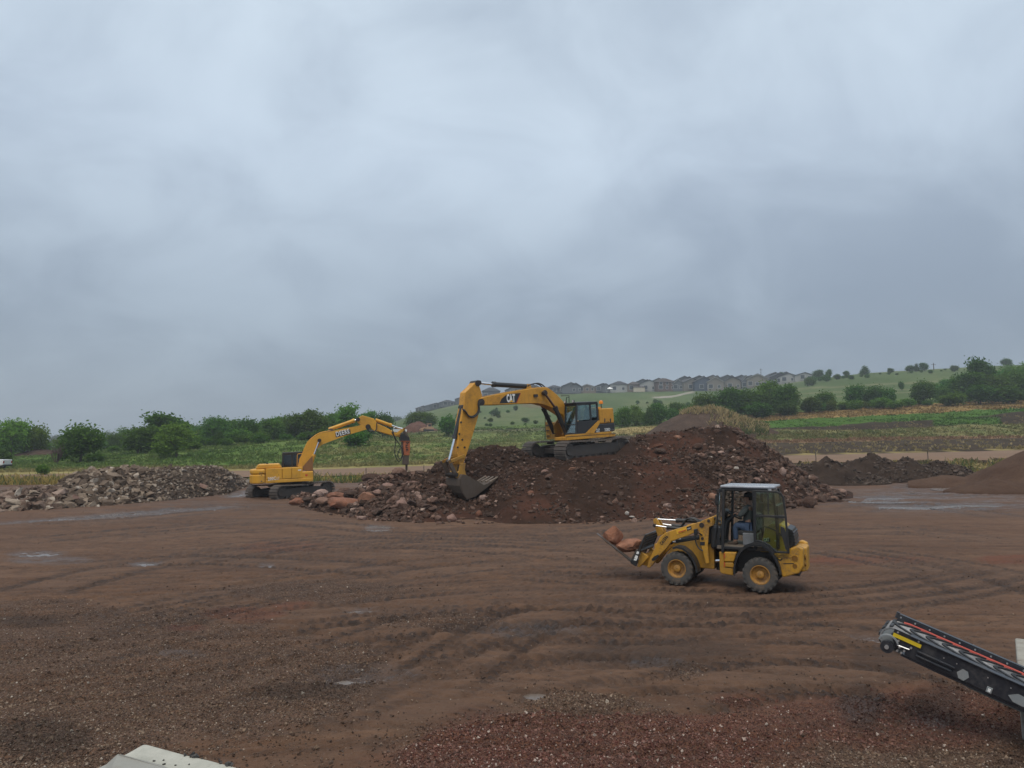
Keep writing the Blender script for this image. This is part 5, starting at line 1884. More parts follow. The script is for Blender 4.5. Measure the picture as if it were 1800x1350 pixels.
# ================================================================ HOUSES ON THE RIDGE
H_WALL = {k: plain('siding_' + k, c, 0.8, 0, 0.08, 1.5, 0.05) for k, c in (('grey', (0.105, 0.115, 0.125)), ('beige', (0.19, 0.17, 0.145)), ('white', (0.33, 0.33, 0.32)), ('brown', (0.12, 0.075, 0.062)), ('blue', (0.065, 0.085, 0.12)), ('tan', (0.175, 0.14, 0.11)), ('dark', (0.075, 0.08, 0.085)))}
H_ROOF = {k: plain('shingles_' + k, c, 0.9, 0, 0.2, 3.0, 0.1) for k, c in (('slate', (0.034, 0.038, 0.045)), ('brown', (0.055, 0.043, 0.038)), ('grey', (0.06, 0.062, 0.066)))}
H_TRIM = plain('white_trim', (0.46, 0.47, 0.47), 0.6, 0, 0.05)
H_GLASS = plain('dark_window', (0.045, 0.055, 0.065), 0.12, 0, 0.2)


def house(label, px, Y, wpx, top, wall, roof, style, rot=0.0, group=None):
    s = Y / F_PX
    g = at_px(px, Y)
    W = wpx * s
    H = float(z_of(top, Y)) - g.z + 0.6
    D = 11.0
    rise = min(2.7, 0.34 * H)
    eave = H - rise
    o = empty('house', label, 'house', g - Vector((0, 0, 0.6)), group)
    o.rotation_euler = (0, 0, rot)
    wm, rm = H_WALL[wall], H_ROOF[roof]
    hw = W / 2
    if style == 'hip':
        MB().span(-hw, hw, -D / 2, D / 2, 0, eave).build('wall', wm, o)
        k = max(hw - D * 0.38, 0.6)
        e_ = 0.5
        v = [(-hw - e_, -D / 2 - e_, eave + .02), (hw + e_, -D / 2 - e_, eave + .02), (hw + e_, D / 2 + e_, eave + .02), (-hw - e_, D / 2 + e_, eave + .02), (-k, 0, H), (k, 0, H)]
        MB().add(v, [(0, 1, 5, 4), (1, 2, 5), (2, 3, 4, 5), (3, 0, 4), (3, 2, 1, 0)]).build('roof', rm, o)
    elif style == 'side':       # ridge runs along the front
        MB().add([(-hw, -D / 2, 0), (hw, -D / 2, 0), (hw, D / 2, 0), (-hw, D / 2, 0), (-hw, -D / 2, eave), (hw, -D / 2, eave), (hw, D / 2, eave), (-hw, D / 2, eave), (-hw, 0, H - .15), (hw, 0, H - .15)],
                 [(0, 1, 5, 4), (2, 3, 7, 6), (1, 2, 6, 9, 5), (3, 0, 4, 8, 7), (0, 3, 2, 1)]).build('wall', wm, o)
        e_ = 0.5
        MB().prism([(-D / 2 - e_, eave - .2), (0, H), (D / 2 + e_, eave - .2), (D / 2 + e_, eave - .02), (0, H + .2), (-D / 2 - e_, eave - .02)], -hw - e_, hw + e_).build('roof', rm, o)
        o.children[-1].rotation_euler = (0, 0, R(90))
        if W > 9:              # a front gable on one side
            gx, gw = hw * 0.42, hw * 0.45
            MB().prism([(gx - gw, 0), (gx + gw, 0), (gx + gw, eave - .1), (gx, H - .5), (gx - gw, eave - .1)], -D / 2 - 1.4, -D / 2 - 0.02).build('gable_wall', wm, o)
            MB().prism([(gx - gw - .4, eave - .35), (gx, H - .4), (gx + gw + .4, eave - .35), (gx + gw + .4, eave - .1), (gx, H - .15), (gx - gw - .4, eave - .1)], -D / 2 - 1.8, -0.3).build('gable_roof', rm, o)
    else:                       # gable towards us
        MB().prism([(-hw, 0), (hw, 0), (hw, eave), (0, H - .15), (-hw, eave)], -D / 2, D / 2).build('wall', wm, o)
        e_ = 0.5
        q = rise / hw
        MB().prism([(-hw - e_, eave - q * e_), (0, H), (hw + e_, eave - q * e_), (hw + e_, eave - q * e_ + .25), (0, H + .25), (-hw - e_, eave - q * e_ + .25)], -D / 2 - .5, D / 2 + .5).build('roof', rm, o)
        MB().prism([(-hw - e_, eave - q * e_ - .2), (0, H - .25), (hw + e_, eave - q * e_ - .2), (hw + e_, eave - q * e_ - .02), (0, H - .03), (-hw - e_, eave - q * e_ - .02)], -D / 2 - .55, -D / 2 - .45).build('gable_trim', H_TRIM, o)
    yf = -D / 2
    n = max(2, int(W / 3.4))
    rs = random.Random(int(px))
    for fl in range(2):
        z0 = 0.6 + 0.9 + fl * (eave - 0.6) * 0.5
        if z0 + 1.5 > eave:
            continue
        for k in range(n):
            x = -hw + (k + 0.5) * W / n + rs.uniform(-.3, .3)
            yy = yf
            if style == 'side' and W > 9 and abs(x - hw * 0.42) < hw * 0.45 + 0.7:
                yy = yf - 1.4
                if abs(x - hw * 0.42) > hw * 0.45 - 0.7:
                    continue
            ww, hh = rs.choice(((1.1, 1.5), (1.8, 1.5), (1.5, 1.5))) if not (fl == 0 and k == 0) else (2.2, 2.1)
            f = MB().span(x - ww / 2 - .15, x + ww / 2 + .15, yy - .10, yy - .02, z0 - .15, z0 + hh + .15).build('window', H_TRIM, o)
            MB().span(x - ww / 2, x + ww / 2, yy - .14, yy - .11, z0, z0 + hh).build('pane', H_GLASS, f)
    return o


HOUSES = [
    ('dark grey hipped house peeking out left of the cab roof rail', 974, 432, 26, 677, 'dark', 'slate', 'hip'), ('wide grey two storey house left of the excavator cab', 1004, 430, 40, 674, 'grey', 'slate', 'side'),
    ('low brown gabled house above the excavator cab', 1037, 428, 30, 677, 'tan', 'brown', 'gable'), ('grey house with a long plain roof and a white canopy beside it', 1063, 425, 28, 675, 'grey', 'slate', 'side'),
    ('white walled house with dark trim, tallest of the left half of the ridge', 1089, 420, 30, 670, 'white', 'slate', 'hip'), ('tan house right of the white walled one', 1114, 418, 26, 671, 'tan', 'brown', 'hip'),
    ('white gabled house with two small gables', 1141, 415, 27, 669, 'white', 'slate', 'side'), ('long red brown house, the only one of that colour', 1168, 410, 33, 665, 'brown', 'brown', 'hip'),
    ('narrow grey house right of the red brown one', 1191, 410, 18, 668, 'grey', 'slate', 'gable'), ('beige house with twin front gables', 1212, 408, 26, 666, 'beige', 'grey', 'side'),
    ('dark blue house with white window trim', 1236, 404, 26, 664, 'blue', 'slate', 'side'), ('beige house right of the dark blue one', 1261, 402, 28, 664, 'beige', 'grey', 'gable'),
    ('grey beige house with a wide plain roof', 1287, 402, 26, 664, 'beige', 'slate', 'side'), ('grey house with a narrow round topped gable', 1307, 402, 16, 663, 'grey', 'slate', 'gable'),
    ('largest pale house with one broad gable', 1330, 400, 36, 659, 'beige', 'slate', 'gable'), ('grey house half hidden by the broad pale gable', 1352, 404, 26, 660, 'grey', 'slate', 'hip'),
    ('slate roofed house below the round skyline tree', 1369, 402, 22, 657, 'dark', 'slate', 'side'), ('pale tall house at the right end of the dense row', 1389, 398, 24, 657, 'white', 'grey', 'side'),
    ('last pale house, set apart at the right end of the ridge', 1413, 395, 24, 656, 'white', 'slate', 'side'),
    ('house whose dark roof shows above the boom', 863, 455, 30, 681, 'dark', 'slate', 'hip'), ('grey house left of the bucket arm top', 815, 470, 24, 696, 'grey', 'slate', 'hip'), ('grey hipped house second from the low left end of the ridge', 786, 478, 26, 703, 'grey', 'slate', 'hip'),
    ('lowest grey house at the left end of the ridge', 764, 486, 22, 709, 'grey', 'grey', 'side'), ('faint far house just left of the lowest grey house', 746, 500, 18, 714, 'dark', 'grey', 'side'), ('house hidden mostly by the boom top', 905, 445, 28, 679, 'grey', 'slate', 'side'), ('house behind the boom bend', 940, 440, 26, 678, 'tan', 'slate', 'side'),
]
for (lb, p, Y, w, tp, wa, ro, st) in HOUSES:
    house(lb, p, Y, w, tp, wa, ro, st, R(random.Random(int(p)).uniform(-26, 26)))
for i, (p, w, tp) in enumerate(((1128, 34, 668), (1156, 30, 666), (1200, 40, 663), (1226, 36, 662), (1250, 34, 661), (1275, 36, 661), (1300, 34, 661), (1318, 26, 661), (1360, 30, 656), (1380, 24, 655))):
    house('roof of the second house row, seen just above the front row', p, 445 + 3 * i % 7, w, tp, ('grey', 'beige', 'dark')[i % 3], 'slate', 'side', 0, 'second row of houses on the ridge')


def canopy():
    g = at_px(1072, 412)
    o = empty('canopy_tent', 'small white pointed canopy beside the ridge houses', 'canopy', g)
    m = MB()
    for sx in (-1.6, 1.6):
        for sy in (-1.6, 1.6):
            MB().tube([(sx, sy, 0), (sx, sy, 2.3)], 0.06, 6).build('leg', H_TRIM, o)
    m.add([(-1.9, -1.9, 2.3), (1.9, -1.9, 2.3), (1.9, 1.9, 2.3), (-1.9, 1.9, 2.3), (0, 0, 3.6)], [(0, 1, 4), (1, 2, 4), (2, 3, 4), (3, 0, 4)])
    m.build('roof', plain('white_canvas', (0.8, 0.8, 0.8), 0.7), o)
    g = at_px(1124, 410)
    o = empty('shed', 'small cream shed standing below the ridge houses', 'shed', g)
    MB().span(-3.2, 3.2, -1.5, 1.5, 0, 2.6).build('wall', plain('cream_boards', (0.50, 0.44, 0.34), 0.8), o)
    MB().prism([(-1.7, 2.6), (1.7, 2.6), (0, 3.3)], -3.4, 3.4).build('roof', H_ROOF['brown'], o).rotation_euler = (0, 0, R(90))


canopy()


# ================================================================ STAKES, POLES
def stake(px, Y, top, label, r_=0.035):
    g = at_px(px, Y)
    h = float(z_of(top, Y)) - g.z
    m = MB().tube([(0, 0, -0.3), (0.02, 0, h * 0.5), (0.0, 0.02, h)], [r_, r_, r_ * 0.9], 6)
    m.box((0, -r_ - 0.012, h * 0.8), (0.05, 0.02, 0.12))
    o = m.build('fence_post', M_STAKE)
    o.location = g
    tag(o, label, 'post', 'thin posts along the dirt road')


M_STAKE = plain('rusty_post', (0.055, 0.045, 0.04), 0.8)
for (p, Y, tp, lb) in ((746, 64, 818, 'thin rusty post in the gap between breaker mound and big pile'), (645, 64, 822, 'thin post among weeds below the lettered boom'), (1431, 66, 795, 'thin post at the left end of the soil mounds'), (1627, 66, 793, 'thin post above the middle of the soil mounds'),
                       (6, 64, 836, 'leftmost thin post by the parked car'), (58, 64, 836, 'thin post left of the small round shrub'), (553, 64, 826, 'thin post behind the front of the breaker excavator')):
    stake(p, Y, tp, lb)


def pole(px, Y, top, label):
    g = at_px(px, Y)
    h = float(z_of(top, Y)) - g.z
    o = empty('utility_pole', label, 'utility pole', g)
    MB().tube([(0, 0, -0.5), (0, 0, h)], [0.22, 0.15], 8).build('pole', M_BARK, o)
    MB().box((0, 0, h - 0.8), (2.2, 0.14, 0.14)).build('crossarm', M_BARK, o)


pole(1340, 460, 648, 'thin mast rising over the roof of the largest pale house')
pole(1646, 330, 638, 'utility pole on the skyline right of the three trees')


# ================================================================ PARKED CARS, FAR MACHINE
M_TYRE = plain('tyre_rubber', (0.030, 0.030, 0.031), 0.85, 0, 0.3, 20, 0.2)
M_RIMGREY = plain('grey_rim', (0.35, 0.35, 0.36), 0.4, 0.6)
M_WHITECAR = paint('white_car_paint', (0.72, 0.73, 0.74), 0.3, 0.15)
M_CARGLASS = plain('car_window', (0.03, 0.035, 0.04), 0.08)
M_LAMPRED = plain('red_lamp', (0.35, 0.02, 0.015), 0.25)
M_BLACKTRIM = plain('black_trim', (0.025, 0.025, 0.027), 0.6)


def wheel(parent, x, y, z, r_, w):
    t = MB().lathe([(r_ * .55, -w / 2), (r_ * .9, -w / 2), (r_, -w * .3), (r_, w * .3), (r_ * .9, w / 2), (r_ * .55, w / 2)], (x, y, z), 20).build('wheel', M_TYRE, parent, True)
    MB().lathe([(.01, -w * .38), (r_ * .56, -w * .42), (r_ * .56, w * .42), (.01, w * .38)], (x, y, z), 16).build('rim', M_RIMGREY, t, True)


def car(name, label, cat, px, Y, heading, kind):
    g = at_px(px, Y)
    o = empty(name, label, cat, g)
    o.rotation_euler = (0, 0, heading)
    if kind == 'pickup':
        prof = [(-2.7, .55), (-2.72, 1.15), (-0.95, 1.18), (-0.85, 1.80), (0.35, 1.84), (1.05, 1.22), (2.35, 1.12), (2.62, .95), (2.62, .5), (2.1, .42), (-2.3, .45)]
        win = [(-.75, 1.25), (-.72, 1.68), (.32, 1.72), (.82, 1.25)]
    else:
        prof = [(-2.25, .5), (-2.28, .92), (-1.7, 1.02), (-0.95, 1.45), (0.35, 1.47), (1.15, 1.02), (2.1, .86), (2.25, .65), (2.2, .35), (-2.1, .35)]
        win = [(-1.25, 1.03), (-.85, 1.36), (.3, 1.38), (.92, 1.03)]
    MB().prism(prof, -.88, .88).build('body', M_WHITECAR, o, bevel=0.06)
    for s in (-1, 1):
        MB().prism(win, s * .885, s * .90).build('window', M_CARGLASS, o)
        MB().span(prof[0][0] - .02, prof[0][0] + .03, s * .62, s * .84, .75, 1.0).build('tail_lamp', M_LAMPRED, o)
        for wx in ((-1.7, 1.65) if kind == 'pickup' else (-1.35, 1.4)):
            wheel(o, wx, s * .80, .37, .37, .24)
    MB().span(prof[0][0] - .10, prof[0][0] + .05, -.82, .82, .42, .60).build('bumper', M_BLACKTRIM, o)
    rw = [(-.70, 1.28), (.70, 1.28), (.62, 1.66), (-.62, 1.66)] if kind == 'pickup' else [(-.7, 1.08), (.7, 1.08), (.6, 1.36), (-.6, 1.36)]
    bx = -0.96 if kind == 'pickup' else -1.5
    m = MB()
    m.add([(bx, a, b) for a, b in rw] + [(bx + .3, a, b) for a, b in rw], [(0, 1, 2, 3), (7, 6, 5, 4), (0, 4, 5, 1), (1, 5, 6, 2), (2, 6, 7, 3), (3, 7, 4, 0)])
    m.build('rear_window', M_CARGLASS, o)


car('parked_pickup', 'white pickup cut off by the left edge beside the dirt road', 'pickup', -25, 82, R(185), 'pickup')
car('parked_car', 'white car parked on the bank above the breaker arm', 'car', 697, 160, R(200), 'car')


def far_machine():
    g = at_px(753, 163)
    o = empty('far_loader', 'small tan tracked machine beside the far red spoil heap', 'loader', g)
    o.scale = (.62, .62, .62)
    o.rotation_euler = (0, 0, R(200))
    mt = plain('faded_tan_paint', (0.42, 0.26, 0.16), 0.6)
    for s in (-1, 1):
        MB().prism([(-1.6, 0), (1.6, 0), (1.9, .4), (1.6, .85), (-1.6, .85), (-1.9, .4)], s * .75, s * 1.25).build('track', M_BLACKTRIM, o)
    MB().prism([(-1.8, .7), (1.4, .7), (1.5, 1.5), (0.4, 1.7), (-1.8, 1.7)], -.85, .85).build('body', mt, o)
    MB().prism([(-1.1, 1.7), (.4, 1.7), (.25, 2.9), (-1.0, 2.9)], -.7, .7).build('cab', mt, o)
    for s in (-1, 1):
        MB().prism([(-.9, 1.9), (.2, 1.9), (.1, 2.7), (-.85, 2.7)], s * .705, s * .72).build('window', M_CARGLASS, o)
    MB().box((-.3, 0, 3.0), (1.7, 1.6, .12)).build('roof', mt, o)
    MB().prism([(2.1, .2), (2.9, .1), (3.0, .9), (2.3, 1.2)], -1.3, 1.3).build('bucket', mt, o)
    for s in (-1, 1):
        MB().tube([(0.9, s * .95, 1.5), (1.9, s * .95, 1.3), (2.4, s * .95, .7)], .12, 6).build('arm', mt, o)


far_machine()

# ================================================================ MACHINES
YEL_CAT = (0.60, 0.285, 0.022)
M_YEL = paint('machine_yellow', YEL_CAT, 0.42, 0.55, (0.17, 0.095, 0.045), 2.4)
M_YEL_DIRTY = paint('muddy_machine_yellow', (0.42, 0.215, 0.022), 0.5, 0.75, (0.13, 0.085, 0.055), 2.2)
M_YEL_DEERE = paint('warm_machine_yellow', (0.66, 0.335, 0.028), 0.42, 0.30, (0.19, 0.11, 0.05), 1.2)
M_BLK = paint('machine_black', (0.020, 0.021, 0.023), 0.38, 0.35, (0.08, 0.06, 0.048), 2.0)
M_STEEL = paint('muddy_steel', (0.105, 0.080, 0.062), 0.55, 0.6, (0.125, 0.080, 0.055), 4.0, 0.2)
M_TRACK = paint('track_steel', (0.165, 0.140, 0.122), 0.48, 0.5, (0.12, 0.082, 0.06), 5.0, 0.1)
M_FRAME = paint('undercarriage', (0.058, 0.050, 0.045), 0.6, 0.6, (0.105, 0.074, 0.056), 3.0)
M_CHROME = plain('chrome_rod', (0.75, 0.76, 0.78), 0.12, 1.0, 0.05)
M_RUBBER = plain('rubber_hose', (0.018, 0.018, 0.019), 0.5, 0, 0.2)
M_PIN = plain('dark_pin', (0.05, 0.04, 0.035), 0.5, 0.5)
M_GLASS = glass('cab_glass', (0.55, 0.68, 0.64), 0.12)
M_GLASS_CLEAR = glass('clear_cab_glass', (0.72, 0.82, 0.78), 0.16)
M_SEAT = plain('seat_cloth', (0.035, 0.035, 0.038), 0.9)
M_GREYBOX = paint('grey_panel', (0.22, 0.23, 0.25), 0.5, 0.35)
M_WHITE = plain('white_print', (0.78, 0.78, 0.76), 0.5, 0, 0.05)
M_BLACKP = plain('black_print', (0.018, 0.018, 0.02), 0.45, 0, 0.1)
M_REDP = plain('red_print', (0.50, 0.055, 0.025), 0.5, 0, 0.1)
M_YELP = plain('yellow_print', (0.75, 0.42, 0.03), 0.5, 0, 0.1)
M_LAMPW = plain('work_lamp', (0.75, 0.76, 0.78), 0.15, 0.2)
M_AMBER = plain('amber_lens', (0.80, 0.26, 0.02), 0.2)


def lettering(parent, fr, body, off, zoom, a, b, mat, side=1, height=None, bold=0.02, shear=0.0, name='lettering', lift=0.006):
    """flat letters on a side face; a, b: photo points of the two ends of the baseline"""
    (ax, az), (bx, bz) = fr.t(off, zoom, [a, b])
    cu = bpy.data.curves.new('lettering', 'FONT')
    cu.body = body
    cu.size = 1.0
    cu.offset = bold
    cu.shear = shear
    cu.space_character = 1.12
    cu.resolution_u = 2
    cu.extrude = 0.004
    to = bpy.data.objects.new('tmp', cu)
    COL.objects.link(to)
    bpy.context.view_layer.update()
    me = bpy.data.meshes.new_from_object(to.evaluated_get(bpy.context.evaluated_depsgraph_get()))
    bpy.data.objects.remove(to)
    n = len(me.vertices)
    v = np.zeros(n * 3, np.float32)
    me.vertices.foreach_get('co', v)
    v = v.reshape(-1, 3)
    w = v[:, 0].max() - v[:, 0].min()
    d = Vector((bx - ax, 0, bz - az))
    L = d.length
    d.normalize()
    u = Vector((-d.z, 0, d.x))
    if u.z < 0:
        u = -u
    s = L / w
    hs = (height / max(1e-6, v[:, 1].max())) if height else s
    nrm = Vector((0, side, 0))
    P = np.array([(ax, off + side * lift, az)]) + (v[:, :1] - v[:, 0].min()) * s * np.array([d]) + v[:, 1:2] * hs * np.array([u]) + v[:, 2:3] * np.array([nrm])
    me.vertices.foreach_set('co', P.astype(np.float32).ravel())
    me.update()
    return link(name, me, parent, mat)


def patch(parent, fr, off, zoom, pts, mat, name, side=1, th=0.006, lift=0.0):
    p = fr.t(off, zoom, pts)
    return MB().prism(p, off + side * lift, off + side * (lift + th)).build(name, mat, parent)


def cylinder_pair(parent, p_base, p_mid, p_end, r_, mat_body, ys, name='hydraulic_cylinder', rod=None):
    for y in ys:
        a, b, c = (Vector((q[0], y, q[1])) for q in (p_base, p_mid, p_end))
        d = (b - a).normalized()
        m = MB().tube([a, b], r_, 12)
        m.tube([b - d * r_ * 0.9, b + d * r_ * 0.5], r_ * 1.18, 12)
        o = m.build(name, mat_body, parent, True)
        MB().tube([b, c], r_ * 0.52, 10).build('rod', rod or M_CHROME, o, True)
        MB().tube([c + Vector((0, -r_ * 1.0, 0)), c + Vector((0, r_ * 1.0, 0))], r_ * 0.95, 10).build('rod_eye', M_PIN, o, True)


# ---------------------------------------------------------------- tracks of an excavator
def track(parent, m, L, H, w, y, pitch, sag=0.05, sprocket_back=True):
    """one crawler: shoes, frame, sprocket, idler, rollers (m: matrix from track to machine axes)"""
    r_ = H / 2
    hl = L / 2 - r_
    pts = []
    n_s = int(2 * hl / 0.1)
    for i in range(n_s + 1):
        x = -hl + 2 * hl * i / n_s
        pts.append((x, H - sag * math.sin(math.pi * i / n_s) * (1 + 0.4 * math.sin(2 * math.pi * i / n_s))))
    for i in range(1, 16):
        t = math.pi / 2 - math.pi * i / 16
        pts.append((hl + r_ * math.cos(t), r_ + r_ * math.sin(t)))
    for i in range(n_s + 1):
        pts.append((hl - 2 * hl * i / n_s, 0.0))
    for i in range(1, 16):
        t = -math.pi / 2 - math.pi * i / 16
        pts.append((-hl + r_ * math.cos(t), r_ + r_ * math.sin(t)))
    P = np.array(pts + pts[:1])
    seg = np.hypot(*np.diff(P, axis=0).T)
    s = np.concatenate([[0], np.cumsum(seg)])
    n = int(s[-1] / pitch)
    mb = MB(m)
    for k in range(n):
        d = s[-1] * k / n
        x, z = np.interp(d, s, P[:, 0]), np.interp(d, s, P[:, 1])
        x2, z2 = np.interp((d + 0.02) % s[-1], s, P[:, 0]), np.interp((d + 0.02) % s[-1], s, P[:, 1])
        a = math.atan2(z2 - z, x2 - x)
        rot = Matrix.Rotation(-a, 3, 'Y')
        nrm = rot @ Vector((0, 0, 1))
        c = Vector((x, y, z))
        mb.box(c - nrm * 0.015, (pitch * 0.76, w, 0.04), rot)
        for q in (-0.3, 0.05, 0.4):
            mb.box(c + nrm * 0.022 + rot @ Vector((pitch * q * .8, 0, 0)), (0.024, w * 0.98, 0.045), rot)
    o = mb.build('track_shoes', M_TRACK, parent, kind='stuff')
    fr_ = MB(m)
    fr_.prism([(-hl, .22), (hl, .22), (hl, H - .30), (hl * .5, H - .22), (-hl * .5, H - .22), (-hl, H - .30)], y - w * .26, y + w * .26)
    fr_.prism([(-hl * .8, .10), (hl * .8, .10), (hl * .8, .24), (-hl * .8, .24)], y - w * .18, y + w * .18)
    fr_.build('track_frame', M_FRAME, parent, bevel=0.02)
    for x, nm, k in ((hl, 'idler', 1.0), (-hl, 'sprocket', 1.0)):
        w_ = MB(m)
        for sg in (-1, 1):
            w_.lathe([(.02, sg * w * .30), (r_ * .42, sg * w * .32), (r_ * .5, sg * w * .24), (r_ * .72, sg * w * .26), (r_ - .06, sg * w * .22), (r_ - .06, 0)], (x, y, r_), 20)
        w_.build(nm, M_FRAME, parent, True)
    for i in range(7):
        x = -hl * .75 + 1.5 * hl * i / 6
        MB(m).lathe([(.01, -w * .3), (.10, -w * .3), (.12, 0), (.10, w * .3), (.01, w * .3)], (x, y, .13), 10).build('roller', M_FRAME, parent, True)
    for x in (-hl * .35, hl * .35):
        MB(m).lathe([(.01, -w * .28), (.07, -w * .28), (.07, w * .28), (.01, w * .28)], (x, y, H - .12), 10).build('carrier_roller', M_FRAME, parent, True)
    return o


def hose(parent, pts, r_=0.03, name='hydraulic_hose'):
    P = [Vector(p) for p in pts]
    out = []
    for i in range(len(P) - 1):
        p0, p1, p2, p3 = P[max(i - 1, 0)], P[i], P[i + 1], P[min(i + 2, len(P) - 1)]
        for k in range(6):
            t = k / 6
            out.append(0.5 * ((2 * p1) + (p2 - p0) * t + (2 * p0 - 5 * p1 + 4 * p2 - p3) * t * t + (3 * p1 - p0 - 3 * p2 + p3) * t ** 3))
    out.append(P[-1])
    return MB().tube(out, r_, 6).build(name, M_RUBBER, parent, True)


# ================================================================ EXCAVATOR ON THE PILE
def excavator_on_pile():
    Z3, ZC, ZD = (740, 640, 4.2857), (940, 660, 7.939), (780, 660, 6.135)
    base = Vector((3.54, 39.0, 2.53))
    fr = Frame(base, R(217), R(4.0))
    root = empty('excavator', 'yellow and black tracked excavator standing on top of the dirt pile, bucket lowered', 'excavator', matrix=fr.m)
    # undercarriage, turned a little against the upper structure
    um = Matrix.Rotation(R(3.0), 4, 'Z')
    for y in (-1.28, 1.28):
        track(root, um, 5.0, 1.0, 0.80, y, 0.19, 0.06)
    m = MB(um)
    m.span(-1.1, 1.1, -1.0, 1.0, .38, .72).slab([(.9, -1.0), (1.4, -1.15), (1.4, 1.15), (.9, 1.0)], .35, .62).slab([(-.9, -1.0), (-1.4, -1.15), (-1.4, 1.15), (-.9, 1.0)], .35, .62)
    m.build('centre_frame', M_FRAME, root, bevel=0.02)
    MB().lathe([(.01, .70), (.72, .70), (.72, 1.06), (.01, 1.06)], (0, 0, 0), 28, 'Z').build('swing_ring', M_FRAME, root, True)
    ys = 1.42
    # deck
    p = fr.t(ys, ZC, [(445, 826), (1140, 782), (1140, 850), (900, 888), (445, 912)])
    xf, zb, zd = p[0][0], p[4][1], p[0][1]
    xr = p[1][0]
    MB().slab([(xf - 1.25, -1.40), (xf - 1.25, .40), (xf, .44), (xf, 1.40), (xr + .08, 1.40), (xr - .05, 1.2), (xr - .15, 0), (xr - .05, -1.2), (xr + .08, -1.40)], zb + .02, zd - .13).build('deck_plate', M_YEL, root, bevel=0.02)
    MB().slab([(xf + .03, 1.33), (xf + .03, 1.405), (xr + .36, 1.405), (xr + .36, 1.33)], zd - .125, zd - .01).build('deck_rail', M_YEL, root)
    patch(root, fr, 1.402, ZC, [(445, 852), (1138, 806), (1138, 812), (445, 858)], M_BLACKP, 'deck_seam')
    # counterweight and engine house (round at the tail)
    zt_ = fr.t(ys, ZC, [(905, 462), (1110, 468), (905, 672), (1118, 662), (1120, 800), (830, 812)])
    ztop, zmid = zt_[0][1], zt_[3][1]
    xh = zt_[0][0]
    tail = [(xh, 1.38), (xr + .10, 1.38), (xr - .04, 1.2), (xr - .16, .6), (xr - .2, 0), (xr - .16, -.6), (xr - .04, -1.2), (xr + .10, -1.38), (xh, -1.38)]
    MB().slab(tail, zmid + .01, ztop).build('engine_house', M_YEL, root, bevel=0.05)
    tail2 = [(xh + .55, 1.39), (xr + .09, 1.39), (xr - .05, 1.21), (xr - .17, .6), (xr - .21, 0), (xr - .17, -.6), (xr - .05, -1.21), (xr + .09, -1.39), (xh + .55, -1.39)]
    MB().slab(tail2, zd, zmid).build('counterweight', M_BLK, root, bevel=0.05)
    for a, b in ((970, 985), (1003, 1013), (1022, 1032), (1048, 1064)):
        top = 600 if a in (970, 1048) else 640
        patch(root, fr, 1.381, ZC, [(a, top), (b, top), (b, 656), (a, 656)], M_BLACKP, 'vent_slot')
    MB().span(xh - .2, xh - 1.0, -.5, .6, ztop + .003, ztop + .10).build('engine_hood', M_YEL, root, bevel=0.03)
    MB().tube([(xh - .5, -.7, ztop), (xh - .5, -.7, ztop + .45)], .07, 10).build('exhaust_pipe', M_STEEL, root, True)
    lettering(root, fr, 'CAT', 1.395, ZC, (856, 792), (907, 788), M_WHITE, 1, 0.18, 0.03)
    lettering(root, fr, '328D', 1.395, ZC, (975, 778), (1052, 772), M_WHITE, 1, 0.16, 0.015)
    lettering(root, fr, 'LCR', 1.395, ZC, (1066, 768), (1106, 764), M_GREYBOX, 1, 0.07, 0.0)
    # yellow stripe across cab and house
    patch(root, fr, 1.425, ZC, [(702, 812), (884, 628), (908, 628), (905, 672), (822, 806)], M_YEL, 'yellow_stripe', 1, 0.012)
    # cab
    xc0, zc0 = fr.p(1.41, 940 + 578 / 7.939, 660 + 812 / 7.939)
    c = fr.t(1.41, ZC, [(585, 425), (840, 372), (872, 380), (895, 610), (905, 640), (700, 816), (578, 816)])
    xfront = c[0][0] + .02
    zroof = c[1][1]
    xback = c[2][0]
    zc0 = c[5][1]
    y0, y1 = .46, 1.40
    cabm = MB()
    # lower door panel and posts (left side)
    post = 0.075
    door_lo = fr.t(1.40, ZC, [(600, 640), (895, 618), (905, 640), (700, 816), (600, 816)])
    MB().prism(door_lo, y1 - .05, y1).build('door', M_BLK, root)
    def bar(a, b, y, w=post, d=post):
        a, b = Vector((a[0], y, a[1])), Vector((b[0], y, b[1]))
        ang = math.atan2(b.z - a.z, b.x - a.x)
        cabm.box((a + b) / 2, ((b - a).length + w * .6, d, w), Matrix.Rotation(-ang, 3, 'Y'))
    fb, ft, rt, rb = (xfront + .08, zc0), (xfront - .06, zroof - .10), (xback, zroof - .06), (xback, zc0 + .1)
    for y in (y0 + .04, y1 - .04):
        bar(fb, ft, y, .10)
        bar(ft, rt, y, .10)
        bar(rt, rb, y, .12)
        bar((fb[0] - .05, zc0 + .03), (rb[0], zc0 + .03), y, .10)
        mid = xfront + (xback - xfront) * .66
        bar((mid, zc0 + .7), (mid, zroof - .06), y, .12)
    for x, z in ((fb[0] + .0, zc0 + .04), (ft[0], ft[1]), (rt[0], rt[1])):
        cabm.box((x, (y0 + y1) / 2, z), (.09, y1 - y0, .10))
    cabm.box((fb[0] - .03, (y0 + y1) / 2, zc0 + .52), (.05, y1 - y0, .05))
    cabm.build('cab_frame', M_BLK, root, bevel=0.015)
    MB().prism([(fb[0] - .03, zc0), (fb[0] - .06, zc0 + .5), (xback + .02, zc0 + .8), (xback + .02, zc0)], y0 + .0, y0 + .04).build('cab_wall', M_BLK, root)
    MB().box((xback + .02, (y0 + y1) / 2, zc0 + .45), (.05, y1 - y0 - .06, .9)).build('rear_wall', M_BLK, root)
